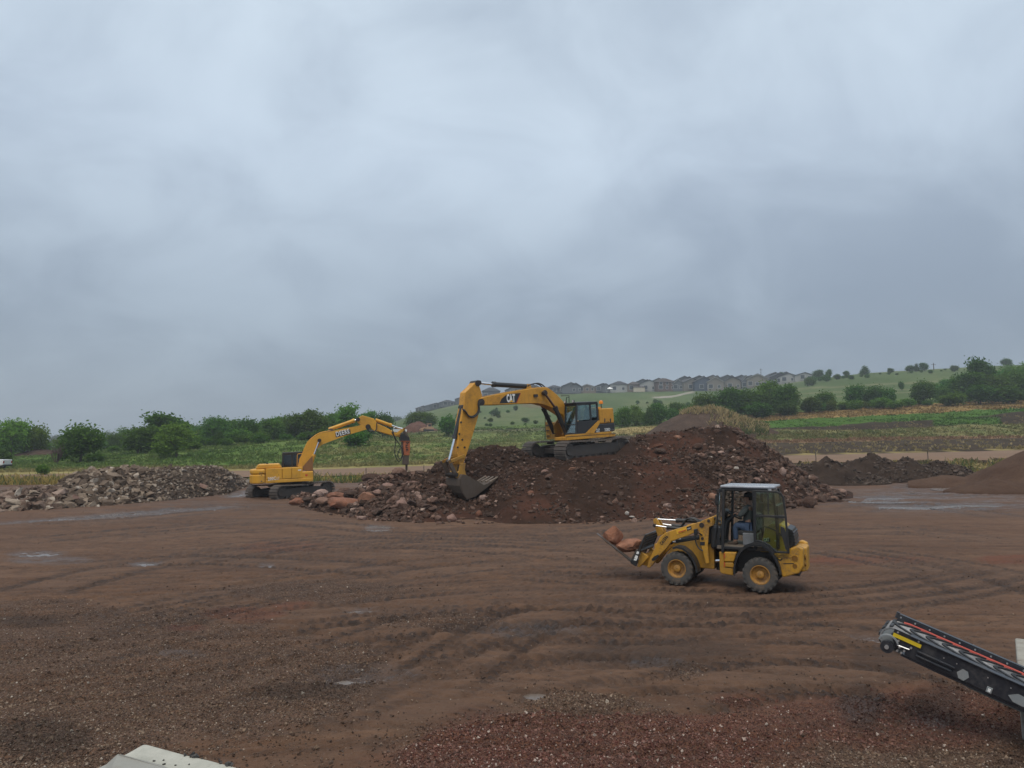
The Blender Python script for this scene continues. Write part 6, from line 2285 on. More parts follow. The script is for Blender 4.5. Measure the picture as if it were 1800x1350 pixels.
    MB().slab([(ft[0] + .10, y0 - .01), (ft[0] + .10, y1 + .01), (xback - .04, y1 + .01), (xback - .04, y0 - .01)], zroof - .05, zroof + .035).build('cab_roof', M_BLK, root, bevel=0.04)
    for q in (.2, .45, .7):
        MB().box((ft[0] + (xback - ft[0]) * q, (y0 + y1) / 2 + .1, zroof + .045), (.20, .45, .03)).build('modelled_roof_reflection', M_GREYBOX, root, bevel=0.01)  # raised grey boxes imitate reflections on the cab roof
    for y in (y0 + .15, y1 - .15):
        l_ = MB().lathe([(.01, 0), (.07, 0), (.075, .07), (.01, .07)], (ft[0] + .08, y, zroof + .10), 12, 'X').build('work_light', M_BLK, root, True)
        MB().lathe([(.01, .072), (.065, .072), (.01, .078)], (ft[0] + .08, y, zroof + .10), 12, 'X').build('lens', M_LAMPW, l_, True)
    MB().prism([fb, (fb[0] - .02, fb[1] + .02), (ft[0] - .02, ft[1]), ft], y0 + .09, y1 - .09).build('windshield', M_GLASS_CLEAR, root)
    MB().prism([(fb[0] - .1, zc0 + .72), (ft[0] - .06, ft[1] - .04), (mid + .05, zroof - .12), (mid + .05, zc0 + .75)], y1 - .03, y1 - .022).build('door_window', M_GLASS, root)
    MB().prism([(mid - .06, zc0 + .85), (mid - .06, zroof - .14), (xback + .07, zroof - .14), (xback + .07, zc0 + .85)], y1 - .03, y1 - .022).build('side_window', M_GLASS, root)
    MB().prism([(fb[0] - .1, zc0 + .6), (ft[0] - .06, ft[1] - .04), (xback + .07, zroof - .14), (xback + .07, zc0 + .85)], y0 + .025, y0 + .033).build('right_window', M_GLASS_CLEAR, root)
    sx = (xfront + xback) / 2 - .15
    s_ = MB().box((sx, (y0 + y1) / 2, zc0 + .48), (.5, .5, .16)).box((sx - .28, (y0 + y1) / 2, zc0 + .85), (.14, .48, .75), Matrix.Rotation(R(-8), 3, 'Y')).box((sx - .32, (y0 + y1) / 2, zc0 + 1.30), (.10, .26, .2))
    s_.build('seat', M_SEAT, root, bevel=0.04)
    for y in (y0 + .2, y1 - .2):
        MB().box((sx + .15, y, zc0 + .55), (.35, .14, .2)).tube([(sx + .25, y, zc0 + .6), (sx + .3, y, zc0 + .85)], .02, 6).build('control_console', M_SEAT, root)
    # beacon, mirrors, rails
    bx, bz = fr.p(.6, 940 + 925 / 7.939, 660 + 395 / 7.939)
    MB().tube([(bx, .6, ztop), (bx, .6, bz)], .025, 6).build('beacon_post', M_BLK, root)
    MB().lathe([(.01, 0), (.11, .0), (.12, .08), (.10, .16), (.01, .19)], (bx, .6, bz), 14, 'Z').build('amber_beacon', M_AMBER, root, True)
    rl = fr.t(.2, ZC, [(370, 285), (478, 282), (480, 400), (440, 400), (442, 305), (470, 305)])
    MB().tube([(x, .2, z) for x, z in rl], .022, 6).build('mirror_rail', M_BLK, root)
    # tool box and tank on the far side, with steps
    tb = fr.t(-.75, ZC, [(150, 655), (150, 885), (395, 890), (395, 640)])
    xb0 = fr.p(-1.38, 940 + 150 / 7.939, 660 + 700 / 7.939)[0]
    xbx = xb0
    zlo, zhi = zb + .03, fr.p(-1.0, 940 + 200 / 7.939, 660 + 655 / 7.939)[1]
    MB().span(xbx, xbx - 1.5, -1.38, -.62, zlo, zhi).build('tool_box', M_YEL_DIRTY, root, bevel=0.03)
    for k in range(3):
        zz = zlo + (zhi - zlo) * (.14 + .31 * k)
        MB().span(xbx + .002, xbx + .03, -1.34, -.98, zz, zz + .26).build('step_plate', M_YEL_DIRTY, root, bevel=0.01)
        MB().span(xbx + .03, xbx + .06, -1.28, -1.04, zz + .05, zz + .10).build('step_slot', M_BLACKP, root)
    hr = fr.t(-1.42, ZC, [(146, 890), (146, 480), (200, 470)])
    MB().tube([(x, -1.42, z) for x, z in hr], .02, 6).build('hand_rail', M_BLK, root)
    MB().box((hr[1][0] + .02, -1.46, hr[1][1] - .05), (.05, .2, .32)).build('mirror', M_BLK, root, bevel=0.02)
    # boom
    hb = .30
    top = fr.t(hb, ZD, [(390, 262), (408, 240), (452, 228), (600, 200), (720, 176), (830, 160), (930, 141), (1010, 131), (1080, 128)]) + fr.t(hb, ZC, [(180, 168), (250, 215), (320, 275), (390, 350), (445, 430), (500, 530), (540, 640), (560, 760)])
    bot = fr.t(hb, ZC, [(520, 800), (470, 780), (445, 700), (430, 640), (400, 560), (330, 510), (240, 455), (160, 415)]) + fr.t(hb, ZD, [(1090, 318), (1020, 301), (900, 303), (600, 317), (430, 320), (398, 306)])
    MB().prism(top + bot, -hb, hb).build('boom', M_YEL, root, bevel=0.03)
    MB().band([(x, z + .012) for x, z in top[2:-2]], -hb + .06, hb - .06, .02).build('boom_top_plate', M_YEL_DIRTY, root)
    patch(root, fr, hb, ZD, [(602, 300), (625, 250), (670, 212), (720, 198), (826, 190), (782, 294)], M_BLACKP, 'logo_plate', 1, 0.006)
    patch(root, fr, hb, ZD, [(826, 190), (832, 189), (790, 294), (781, 294)], M_REDP, 'logo_edge', 1, 0.008)
    lettering(root, fr, 'CAT', hb + .004, ZD, (679, 285), (770, 283), M_WHITE, 1, 0.40, 0.045)
    patch(root, fr, hb + .01, ZD, [(706, 286), (752, 285), (729, 262)], M_YELP, 'logo_triangle', 1, 0.006)
    for a, r_ in (((405, 288), .17), ((1088, 188), .15)):
        x, z = fr.p(hb, 780 + a[0] / 6.135, 660 + a[1] / 6.135)
        MB().disc((x, 0, z), r_, -hb - .05, hb + .05, 18).build('pivot_pin', M_PIN, root, True)
    MB().box((fr.p(hb, 780 + 985 / 6.135, 660 + 218 / 6.135)[0], hb + .05, fr.p(hb, 780 + 985 / 6.135, 660 + 218 / 6.135)[1]), (.22, .1, .14)).build('boom_lamp', M_BLK, root)
    # boom cylinders
    a0, a1, a2 = fr.p(.5, 940 + 440 / 7.939, 660 + 800 / 7.939), fr.p(.5, 940 + 290 / 7.939, 660 + 452 / 7.939), fr.p(.5, 940 + 140 / 7.939, 660 + 246 / 7.939)
    cylinder_pair(root, a0, a1, a2, .12, M_BLK, (.48, -.48), rod=M_DARKROD)
    # arm cylinder on top of the boom
    b0, b1, b2 = fr.p(0, 780 + 905 / 6.135, 660 + 118 / 6.135), fr.p(0, 780 + 535 / 6.135, 660 + 96 / 6.135), fr.p(0, 780 + 372 / 6.135, 660 + 80 / 6.135)
    cylinder_pair(root, b0, b1, b2, .125, M_BLK, (0,))
    MB().prism([(b0[0] - .25, b0[1] - .35), (b0[0] + .22, b0[1] - .3), (b0[0] + .1, b0[1] + .12), (b0[0] - .1, b0[1] + .12)], -.12, .12).build('cylinder_bracket', M_YEL, root)
    # stick
    hs = .24
    st = fr.t(hs, ZD, [(372, 66), (398, 150), (418, 215), (400, 262), (392, 320), (372, 450), (330, 590), (285, 740), (245, 860), (214, 950), (168, 962), (148, 850), (150, 760), (182, 500), (218, 320), (232, 182), (300, 120), (335, 78)])
    MB().prism(st, -hs, hs).build('stick', M_YEL, root, bevel=0.03)
    for q in ((172, 630), (155, 775), (190, 505), (230, 775), (205, 692)):
        x, z = fr.p(hs, 780 + q[0] / 6.135, 660 + q[1] / 6.135)
        MB().disc((x + .03, hs, z), .05, 0, .03, 10).build('grease_boss', M_PIN, root)
    x, z = fr.p(hs, 780 + 366 / 6.135, 660 + 84 / 6.135)
    MB().disc((x, 0, z), .15, -hs - .04, hs + .04, 16).build('pivot_pin', M_PIN, root, True)
    c0, c1, c2 = fr.p(0, 780 + 200 / 6.135, 660 + 345 / 6.135), fr.p(0, 780 + 120 / 6.135, 660 + 670 / 6.135), fr.p(0, 780 + 55 / 6.135, 660 + 930 / 6.135)
    cylinder_pair(root, c0, c1, c2, .12, M_BLK, (0,))
    MB().disc((c0[0] - .05, 0, c0[1]), .16, -.2, .2, 14).build('pivot_pin', M_PIN, root, True)
    # linkage
    def bar2(a, b, w, y, nm, mat):
        a, b = Vector((*a, 0)), Vector((*b, 0))
        d = (b - a).normalized()
        n_ = Vector((-d.y, d.x, 0)) * w / 2
        q = [a + n_ - d * w * .4, b + n_ + d * w * .4, b - n_ + d * w * .4, a - n_ - d * w * .4]
        MB().prism([(v.x, v.y) for v in q], y - .04, y + .04).build(nm, mat, root, bevel=0.01)
    l1, l2, l3 = fr.p(.3, 780 + 62 / 6.135, 660 + 932 / 6.135), fr.p(.3, 780 + 215 / 6.135, 660 + 868 / 6.135), fr.p(.3, 780 + 128 / 6.135, 660 + 1072 / 6.135)
    for y in (-.30, .30):
        bar2(l1, l2, .15, y, 'idler_link', M_YEL_DIRTY)
        bar2(l1, l3, .20, y, 'bucket_link', M_STEEL)
    # bucket
    wb = .62
    side = fr.t(wb, ZD, [(205, 1074), (250, 1080), (430, 1180), (540, 1135), (500, 1180), (440, 1225), (340, 1300), (250, 1335), (205, 1270), (182, 1190), (180, 1115)])
    bk = None
    shell = fr.t(wb, ZD, [(250, 1080), (205, 1072), (180, 1115), (180, 1190), (205, 1270), (250, 1335), (340, 1300), (440, 1225), (545, 1132)])
    bk = MB().band(shell, -wb, wb, .06).build('bucket', M_STEEL, root)
    for y in (wb, -wb):
        MB().prism(side, y - .025, y + .025).build('side_plate', M_STEEL, bk)
    for q in range(4):
        y = wb - .1 - q * (2 * wb - .2) / 3
        (tx, tz), (ux, uz) = fr.t(wb, ZD, [(530, 1142), (592, 1094)])
        d = Vector((ux - tx, 0, uz - tz)).normalized()
        n_ = Vector((-d.z, 0, d.x))
        P = [Vector((tx, 0, tz)) - d * .12 + n_ * .07, Vector((tx, 0, tz)) - d * .12 - n_ * .07, Vector((ux, 0, uz)) - n_ * .015, Vector((ux, 0, uz)) + n_ * .015]
        MB().prism([(v.x, v.z) for v in P], y - .06, y + .06).build('tooth', M_TOOTH, bk)
    br = fr.t(.2, ZD, [(160, 950), (215, 945), (205, 1010), (215, 1060), (250, 1100), (170, 1120), (110, 1100), (105, 1060), (145, 1030)])
    for y in (-.34, .34):
        MB().prism(br, y - .05, y + .05).build('bucket_ear', M_YEL_DIRTY, root, bevel=0.015)
    x, z = fr.p(.34, 780 + 128 / 6.135, 660 + 1070 / 6.135)
    MB().disc((x, 0, z), .11, -.42, .42, 14).build('pivot_pin', M_PIN, root, True)
    # hoses
    hh = fr.t(hs + .04, ZD, [(200, 360), (232, 385), (265, 432), (310, 440), (355, 410), (375, 360), (372, 300), (395, 262)])
    for k in range(2):
        hose(root, [(x, hs + .05 + .06 * k, z - .05 * k) for x, z in hh], .035)
    hh = fr.t(.1, ZD, [(905, 108), (950, 98), (1010, 84), (1060, 100), (1100, 132), (1180, 175)])
    for k in range(2):
        hose(root, [(x, .1 - .2 * k, z) for x, z in hh], .035)
    hh = fr.t(.2, ZC, [(350, 680), (400, 690), (440, 750), (430, 800)])
    for k in range(3):
        hose(root, [(x, .36 - .12 * k, z + .05 * k) for x, z in hh], .035)
    MB().prism(fr.t(.3, ZC, [(380, 800), (560, 780), (560, 640), (470, 560), (430, 600), (370, 690)]), -.36, -.31).build('boom_foot_bracket', M_YEL_DIRTY, root)
    MB().prism(fr.t(.3, ZC, [(380, 830), (560, 800), (560, 640), (470, 600), (400, 720)]), .31, .36).build('boom_foot_bracket', M_YEL_DIRTY, root)


M_DARKROD = plain('shaded_rod', (0.16, 0.09, 0.075), 0.3, 0.7)  # dark reddish tone paints shadow onto the chrome boom rods
M_TOOTH = plain('worn_tooth', (0.26, 0.20, 0.15), 0.4, 0.5)
excavator_on_pile()


# ================================================================ EXCAVATOR WITH THE BREAKER
def breaker_excavator():
    ZE, ZF = (430, 720, 7.942), (580, 720, 10.0)
    fr = Frame(Vector((-14.07, 45.7, -0.06)), R(17), R(-2.4))
    root = empty('excavator', 'older all yellow tracked excavator with a hydraulic breaker, standing on the yard', 'excavator', matrix=fr.m)
    um = Matrix.Rotation(R(38.0), 4, 'Z')
    for y in (-1.2, 1.2):
        track(root, um, 4.5, 0.90, 0.70, y, 0.18, 0.05)
        MB(um).box((.5, y, .93), (1.6, .25, .02)).build('worn_track_plate', M_STEEL, root)
    m = MB(um)
    m.span(-1.0, 1.0, -.95, .95, .36, .70).slab([(.9, -1.0), (1.3, -1.1), (1.3, 1.1), (.9, 1.0)], .32, .58).slab([(-.9, -1.0), (-1.3, -1.1), (-1.3, 1.1), (-.9, 1.0)], .32, .58)
    m.build('centre_frame', M_FRAME, root, bevel=0.02)
    MB().lathe([(.01, .66), (.66, .66), (.66, 1.0), (.01, 1.0)], (0, 0, 0), 28, 'Z').build('swing_ring', M_FRAME, root, True)
    ys = -1.38
    P = fr.t(ys, ZE, [(90, 1038), (290, 1036), (960, 965), (945, 872), (805, 868), (800, 806), (520, 812), (290, 828), (110, 830)])
    zb, zs = (P[0][1] + P[1][1]) / 2, (P[6][1] + P[7][1]) / 2
    xr, xq, xm, xf2 = P[0][0], P[1][0], P[5][0], P[2][0]
    # counterweight, rounded tail
    tail = [(xq - .01, -1.38), (xr + .35, -1.36), (xr + .08, -1.1), (xr - .1, -.6), (xr - .16, 0), (xr - .1, .6), (xr + .08, 1.1), (xr + .35, 1.36), (xq - .01, 1.38)]
    h_ = (zb + zs) / 2 + .12
    MB().slab(tail, zb, h_ - .01).build('counterweight', M_YEL_DEERE, root, bevel=0.07)
    MB().slab([(x * .995 + .0, y * .985) for x, y in tail], h_ + .005, zs - .02).build('counterweight_top', M_YEL_DEERE, root, bevel=0.09)
    # side panels of the engine house: three doors, each a part
    xs_ = [fr.p(ys, 430 + q / 7.942, 760)[0] for q in (292, 518, 650, 803)]
    for i in range(3):
        MB().span(xs_[i] + .012, xs_[i + 1] - .012, -1.38, -1.30, zb + .22, zs).build('engine_door', M_YEL_DEERE, root, bevel=0.03)
    MB().span(xq + .01, xm, -1.29, 1.36, zb + .2, zs - .02).build('engine_house', M_YEL_DEERE, root)
    MB().span(xq + .005, xf2 - .02, -1.385, -1.28, zb, zb + .20).build('side_skirt', M_YEL_DEERE, root, bevel=0.03)
    MB().slab([(xq + .01, -1.28), (xf2 - .04, -1.28), (xf2 - .04, 1.36), (xq + .01, 1.36)], zb, zb + .18).build('deck_plate', M_YEL_DEERE, root)
    MB().span(xm + .01, xf2, -1.375, -.72, zb + .02, P[4][1]).build('tool_box', M_YEL_DEERE, root, bevel=0.05)
    # engine hood
    hp = fr.t(-1.0, ZE, [(150, 828), (182, 766), (478, 755), (520, 812)])
    hp = [(hp[0][0], zs - .01), hp[1], hp[2], (hp[3][0], zs - .01)]
    MB().prism(hp, -1.05, 1.0).build('engine_hood', M_YEL_DEERE, root, bevel=0.06)
    MB().prism(fr.t(-.6, ZE, [(300, 760), (310, 738), (330, 752), (335, 760)]), -.7, -.5).build('exhaust_pipe', M_BLK, root)
    lettering(root, fr, '200C', -1.38, ZE, (328, 992), (437, 978), M_WHITE, -1, 0.20, 0.02)
    lettering(root, fr, 'LC', -1.38, ZE, (447, 978), (488, 972), M_WHITE, -1, 0.15, 0.0, 0.25)
    lettering(root, fr, 'JD', -1.38, ZE, (750, 850), (795, 848), M_WHITE, -1, 0.10, 0.0) if False else patch(root, fr, -1.381, ZE, [(745, 838), (790, 835), (790, 850), (745, 853)], M_WHITE, 'decal', -1)
    patch(root, fr, -1.376, ZE, [(845, 905), (880, 902), (878, 922), (862, 932), (847, 924)], M_REDP, 'decal', -1)
    for q in ((215, 885, 20), (245, 880, 16), (235, 915, 12), (235, 1000, 22), (262, 1018, 14), (208, 905, 10), (475, 912, 12)):
        off = -1.381
        patch(root, fr, off, ZE, [(q[0] - q[2] * .6, q[1]), (q[0], q[1] - q[2] * .5), (q[0] + q[2] * .6, q[1] + 3), (q[0] + 2, q[1] + q[2] * .5)], M_STEEL, 'scrape', -1, 0.004)
    # cab (far side of the boom)
    c = fr.t(.40, ZE, [(525, 800), (545, 622), (600, 602), (790, 606), (800, 680), (770, 790)])
    y0, y1 = .40, 1.34
    xb_, xfz = c[0][0], c[3][0] + .25
    zr_ = c[2][1]
    zlow = zb + .2
    cm = MB()
    for y in (y0 + .04, y1 - .04):
        for a, b in (((xb_, zlow), (xb_ + .06, zr_ - .12)), ((xb_ + .06, zr_ - .1), (xfz - .1, zr_ - .06)), ((xfz - .1, zr_ - .06), (xfz + .12, zlow)), (((xb_ + xfz) / 2 - .1, zlow), ((xb_ + xfz) / 2 - .1, zr_ - .06))):
            a, b = Vector((a[0], y, a[1])), Vector((b[0], y, b[1]))
            ang = math.atan2(b.z - a.z, b.x - a.x)
            cm.box((a + b) / 2, ((b - a).length + .05, .08, .11), Matrix.Rotation(-ang, 3, 'Y'))
    cm.box((xb_ + .04, (y0 + y1) / 2, zr_ - .1), (.1, y1 - y0, .12)).box((xfz - .1, (y0 + y1) / 2, zr_ - .08), (.1, y1 - y0, .10)).box((xb_, (y0 + y1) / 2, zs + .1), (.08, y1 - y0, .5))
    cm.build('cab_frame', M_BLK, root, bevel=0.02)
    MB().slab([(xb_ + .02, y0 - .02), (xfz - .06, y0 - .02), (xfz - .06, y1 + .02), (xb_ + .02, y1 + .02)], zr_ - .05, zr_ + .04).build('cab_roof', M_BLK, root, bevel=0.04)
    MB().prism([(xb_ - .01, zs + .1), (xb_ + .04, zr_ - .15), (xb_ + .05, zr_ - .15), (xb_, zs + .1)], y0 + .09, y1 - .09).build('rear_window', M_GREYGLASS, root)
    for y in (y0 + .02, y1 - .03):
        MB().prism([(xb_ + .05, zlow + .5), (xb_ + .1, zr_ - .12), (xfz - .15, zr_ - .1), (xfz + .05, zlow + .5)], y, y + .008).build('side_window', M_DARKGLASS, root)
    MB().prism([(xfz + .10, zlow), (xfz - .1, zr_ - .1), (xfz - .09, zr_ - .1), (xfz + .11, zlow)], y0 + .09, y1 - .09).build('windshield', M_DARKGLASS, root)
    sx = (xb_ + xfz) / 2
    MB().box((sx, .87, zlow + .5), (.5, .5, .16)).box((sx - .28, .87, zlow + .85), (.14, .48, .7)).build('seat', M_SEAT, root, bevel=0.04)
    rail = fr.t(.2, ZE, [(732, 790), (735, 640), (745, 618), (800, 614)])
    MB().tube([(x, .2, z) for x, z in rail], .022, 6).build('hand_rail', M_YEL_DEERE, root)
    rail = fr.t(-1.35, ZE, [(955, 960), (962, 760), (930, 755)])
    # boom
    hb = .27
    top = fr.t(-hb, ZE, [(742, 790), (760, 720), (795, 660), (835, 560), (880, 465), (940, 405), (1000, 362), (1060, 330), (1200, 303)]) + fr.t(-hb, ZF, [(0, 386), (150, 352), (300, 320), (480, 290), (560, 262), (640, 250), (690, 275), (700, 310)])
    bot = fr.t(-hb, ZF, [(680, 340), (640, 348), (520, 385), (400, 420), (300, 450), (150, 505), (0, 560)]) + fr.t(-hb, ZE, [(1080, 490), (1010, 550), (960, 620), (905, 700), (860, 780), (830, 830), (790, 830)])
    MB().prism(top + bot, -hb, hb).build('boom', M_YEL_DEERE, root, bevel=0.03)
    MB().tube([(x, -.12, z + .05) for x, z in top[1:9]], .03, 6).build('boom_pipe', M_YEL_DEERE, root, True)
    MB().tube([(x, .12, z + .05) for x, z in top[1:9]], .03, 6).build('boom_pipe', M_YEL_DEERE, root, True)
    patch(root, fr, -hb, ZF, [(92, 402), (356, 348), (366, 424), (104, 490)], M_BLACKP, 'logo_plate', -1)
    lettering(root, fr, 'DEERE', -hb - .004, ZF, (118, 472), (352, 412), M_WHITE, -1, 0.30, 0.015, 0.0)
    MB().prism(fr.t(-hb, ZE, [(800, 850), (815, 790), (945, 640), (955, 860)]), -.62, -.58).build('boom_foot_bracket', M_FOOT, root)
    MB().prism(fr.t(-hb, ZE, [(800, 850), (760, 790), (945, 640), (955, 860)]), .30, .35).build('boom_foot_bracket', M_FOOT, root)
    x, z = fr.p(-hb, 430 + 1042 / 7.942, 720 + 430 / 7.942)
    MB().disc((x, 0, z), .12, -hb - .16, hb + .16, 16).build('pivot_pin', M_PIN, root, True)
    a0, a1, a2 = fr.p(-.4, 430 + 895 / 7.942, 720 + 868 / 7.942), fr.p(-.4, 430 + 968 / 7.942, 720 + 635 / 7.942), fr.p(-.4, 430 + 1042 / 7.942, 720 + 435 / 7.942)
    cylinder_pair(root, a0, a1, a2, .11, M_YEL_DEERE, (-.42, .42))
    b0, b1, b2 = fr.p(0, 580 + 5 / 10, 720 + 362 / 10), fr.p(0, 580 + 420 / 10, 720 + 195 / 10), fr.p(0, 580 + 490 / 10, 720 + 172 / 10)
    b00 = fr.p(0, 580 - 20 / 10, 720 + 350 / 10)
    cylinder_pair(root, b00, b1, b2, .12, M_YEL_DEERE, (0,))
    MB().prism(fr.t(0, ZE, [(1150, 320), (1190, 262), (1230, 270), (1250, 310)]), -.14, .14).build('cylinder_bracket', M_STEEL, root)
    # stick
    hs = .22
    st = fr.t(-hs, ZF, [(470, 160), (570, 100), (770, 158), (826, 240), (1000, 318), (1130, 395), (1200, 420), (1290, 440), (1262, 488), (1180, 472), (1040, 440), (900, 398), (830, 378), (790, 385), (745, 350), (690, 285), (640, 258), (545, 270), (490, 220)])
    MB().prism(st, -hs, hs).build('stick', M_YEL_DEERE, root, bevel=0.03)
    for q, r_ in (((492, 172), .13), ((668, 302), .17), ((1105, 400), .08), ((1265, 462), .13)):
        x, z = fr.p(-hs, 580 + q[0] / 10, 720 + q[1] / 10)
        MB().disc((x, 0, z), r_, -hs - .06, hs + .06, 14).build('pivot_pin', M_PIN, root, True)
    c0, c1, c2 = fr.p(0, 580 + 800 / 10, 720 + 180 / 10), fr.p(0, 580 + 1070 / 10, 720 + 276 / 10), fr.p(0, 580 + 1292 / 10, 720 + 352 / 10)
    cylinder_pair(root, c0, c1, c2, .11, M_YEL_DEERE, (0,))
    l1, l2, l3 = fr.p(-.25, 580 + 1292 / 10, 720 + 352 / 10), fr.p(-.25, 580 + 1185 / 10, 720 + 432 / 10), fr.p(-.25, 580 + 1375 / 10, 720 + 478 / 10)

    def bar2(a, b, w, y, nm, mat):
        a, b = Vector((*a, 0)), Vector((*b, 0))
        d = (b - a).normalized()
        n_ = Vector((-d.y, d.x, 0)) * w / 2
        q = [a + n_ - d * w * .4, b + n_ + d * w * .4, b - n_ + d * w * .4, a - n_ - d * w * .4]
        MB().prism([(v.x, v.y) for v in q], y - .035, y + .035).build(nm, mat, root, bevel=0.01)
    for y in (-.28, .28):
        bar2(l1, l2, .16, y, 'idler_link', M_YEL_DEERE)
        bar2(l1, l3, .10, y, 'breaker_link', M_STEEL)
    # breaker
    hd = fr.t(-.3, ZF, [(1235, 470), (1262, 440), (1300, 420), (1330, 455), (1395, 480), (1402, 550), (1240, 550)])
    for y in (-.30, .22):
        MB().prism(hd, y, y + .08).build('breaker_bracket', M_BLK, root)
    MB().prism(fr.t(-.3, ZF, [(1240, 500), (1400, 500), (1402, 550), (1240, 550)]), -.21, .21).build('breaker_bracket', M_BLK, root)
    body = fr.t(-.3, ZF, [(1288, 556), (1412, 556), (1410, 690), (1400, 805), (1300, 805), (1288, 690)])
    MB().prism(body, -.30, .30).build('breaker_housing', M_ORANGE, root, bevel=0.03)
    MB().prism(fr.t(-.3, ZF, [(1270, 556), (1286, 556), (1286, 690), (1296, 790), (1280, 780), (1270, 700)]), -.24, .24).build('breaker_valve', M_STEEL, root)
    MB().prism(fr.t(-.3, ZF, [(1292, 808), (1392, 808), (1388, 968), (1292, 968)]), -.26, .26).build('breaker_nose', M_STEEL, root, bevel=0.03)
    MB().prism(fr.t(-.3, ZF, [(1245, 550), (1412, 550), (1412, 558), (1245, 558)]), -.34, .34).build('breaker_flange', M_ORANGE, root)
    for q in ([(1330, 620), (1375, 615), (1375, 630), (1345, 634), (1345, 665), (1375, 662), (1375, 676), (1330, 680)], [(1335, 690), (1378, 686), (1376, 730), (1362, 732), (1362, 705), (1348, 706), (1350, 735), (1336, 735)], [(1345, 568), (1360, 590), (1385, 566), (1392, 574), (1366, 604), (1352, 604), (1336, 576)]):
        patch(root, fr, -.30, ZF, q, M_BLACKP, 'housing_mark', -1)
    x, z = fr.p(0, 580 + 1345 / 10, 720 + 965 / 10)
    x2, z2 = fr.p(0, 580 + 1346 / 10, 720 + 1075 / 10)
    MB().tube([(x, 0, z), (x2, 0, z2 + .1), (x2, 0, z2 - .05)], [.075, .075, .03], 10).build('breaker_chisel', M_STEEL, root, True)
    for k, pts in enumerate(([(1095, 405), (1130, 480), (1155, 560), (1140, 700), (1145, 800), (1180, 880), (1215, 912), (1255, 870), (1280, 800), (1290, 760)], [(1105, 410), (1170, 540), (1240, 640), (1280, 720), (1282, 760), (1250, 840), (1215, 860), (1192, 800), (1210, 720), (1250, 670), (1285, 640)])):
        hose(root, [(q[0], -.30 - .06 * k, q[1]) for q in fr.t(-.3, ZF, pts)], .03)
    hh = fr.t(-hb - .05, ZF, [(650, 300), (660, 350), (700, 375), (750, 370), (790, 378), (820, 330), (822, 240)])
    hose(root, [(x, -hb - .04, z) for x, z in hh], .035)
    hose(root, [(x, -hb - .09, z - .03) for x, z in hh[1:-1]], .03)


M_ORANGE = paint('worn_orange_paint', (0.42, 0.120, 0.045), 0.6, 1.0, (0.15, 0.085, 0.06), 3.0)
M_FOOT = paint('dark_brown_yellow', (0.22, 0.105, 0.035), 0.6, 0.6, (0.09, 0.05, 0.035), 2.5)  # darker, browner yellow for the boom foot recess
M_DARKGLASS = glass('dark_cab_glass', (0.25, 0.28, 0.28), 0.10)
M_GREYGLASS = plain('sky_grey_glass', (0.20, 0.22, 0.23), 0.15, 0.0, 0.2)
breaker_excavator()

# ================================================================ COMPACT WHEEL LOADER
Z4, ZA, ZB = (1030, 820, 4.5), (1240, 840, 6.428), (1040, 890, 8.182)
LH = R(153)
_c = ground_hit(1336, 1040)
_left = Vector((-math.sin(LH), math.cos(LH), 0))
LORIG = Vector((_c.x - 0.09, _c.y, 0)) - _left * 0.60
LORIG.z = gz(LORIG.x, LORIG.y) + 0.0
LF = Frame(LORIG, LH)
TYRE_R, TYRE_W = 0.362, 0.29


def loader_wheel(root, x, y, side):
    r_, w = TYRE_R, TYRE_W / .92
    t = MB()
    t.lathe([(.215, -w * .42), (.23, -w * .48), (.30, -w * .52), (.355, -w * .50), (.381, -w * .42), (.385, 0), (.381, w * .42), (.355, w * .50), (.30, w * .52), (.23, w * .48), (.215, w * .42)], (0, 0, 0), 36)
    for k in range(18):
        for s in (-1, 1):
            a = 2 * math.pi * (k + (.5 if s > 0 else 0)) / 18
            rot = Matrix.Rotation(-a, 3, 'Y') @ Matrix.Rotation(s * R(24), 3, 'X')
            t.box(Matrix.Rotation(-a, 3, 'Y') @ Vector((.377, s * w * .24, 0)), (.020, w * .56, .058), rot)
            t.box(Matrix.Rotation(-a, 3, 'Y') @ Vector((.352, s * w * .50, 0)), (.05, .012, .05), Matrix.Rotation(-a, 3, 'Y'))
    o = t.build('tyre', M_TYRE_MUD, None, True)
    g = bpy.data.objects.new('wheel', None)
    COL.objects.link(g)
    g.parent = root
    g.location = (x, y, r_)
    g.scale = (.92, .92, .92)
    o.parent = g
    s = side
    m = MB()
    m.lathe([(.222, s * w * .46), (.205, s * w * .47), (.19, s * w * .36), (.165, s * w * .18), (.10, s * w * .14), (.085, s * w * .15), (.082, s * w * .34), (.065, s * w * .38), (.01, s * w * .38)], (0, 0, 0), 30)
    m.lathe([(.222, -s * w * .46), (.20, -s * w * .46), (.18, -s * w * .2), (.01, -s * w * .2)], (0, 0, 0), 24)
    m.build('rim', M_RIM, g, True)
    for k in range(8):
        a = 2 * math.pi * k / 8
        MB().disc((.122 * math.cos(a), 0, .122 * math.sin(a)), .013, s * w * .13, s * w * .20, 8).build('wheel_nut', M_RIM, g)
    return g


M_TYRE_MUD = paint('muddy_tyre', (0.066, 0.063, 0.060), 0.85, 0.9, (0.145, 0.108, 0.082), 4.5)
M_RIM = paint('muddy_yellow_rim', (0.44, 0.215, 0.03), 0.55, 0.8, (0.17, 0.11, 0.07), 5.0, cover=0.05)
M_HOOD = paint('hood_yellow', (0.50, 0.30, 0.025), 0.35, 0.15, (0.15, 0.095, 0.055), 1.2)
M_ROOFL = paint('silver_roof', (0.42, 0.45, 0.50), 0.25, 0.3, (0.14, 0.12, 0.11), 3.0, 0.2)


M_YEL_LOADER = paint('worn_loader_yellow', (0.52, 0.265, 0.024), 0.45, 0.85, (0.17, 0.10, 0.052), 3.2, cover=0.02)


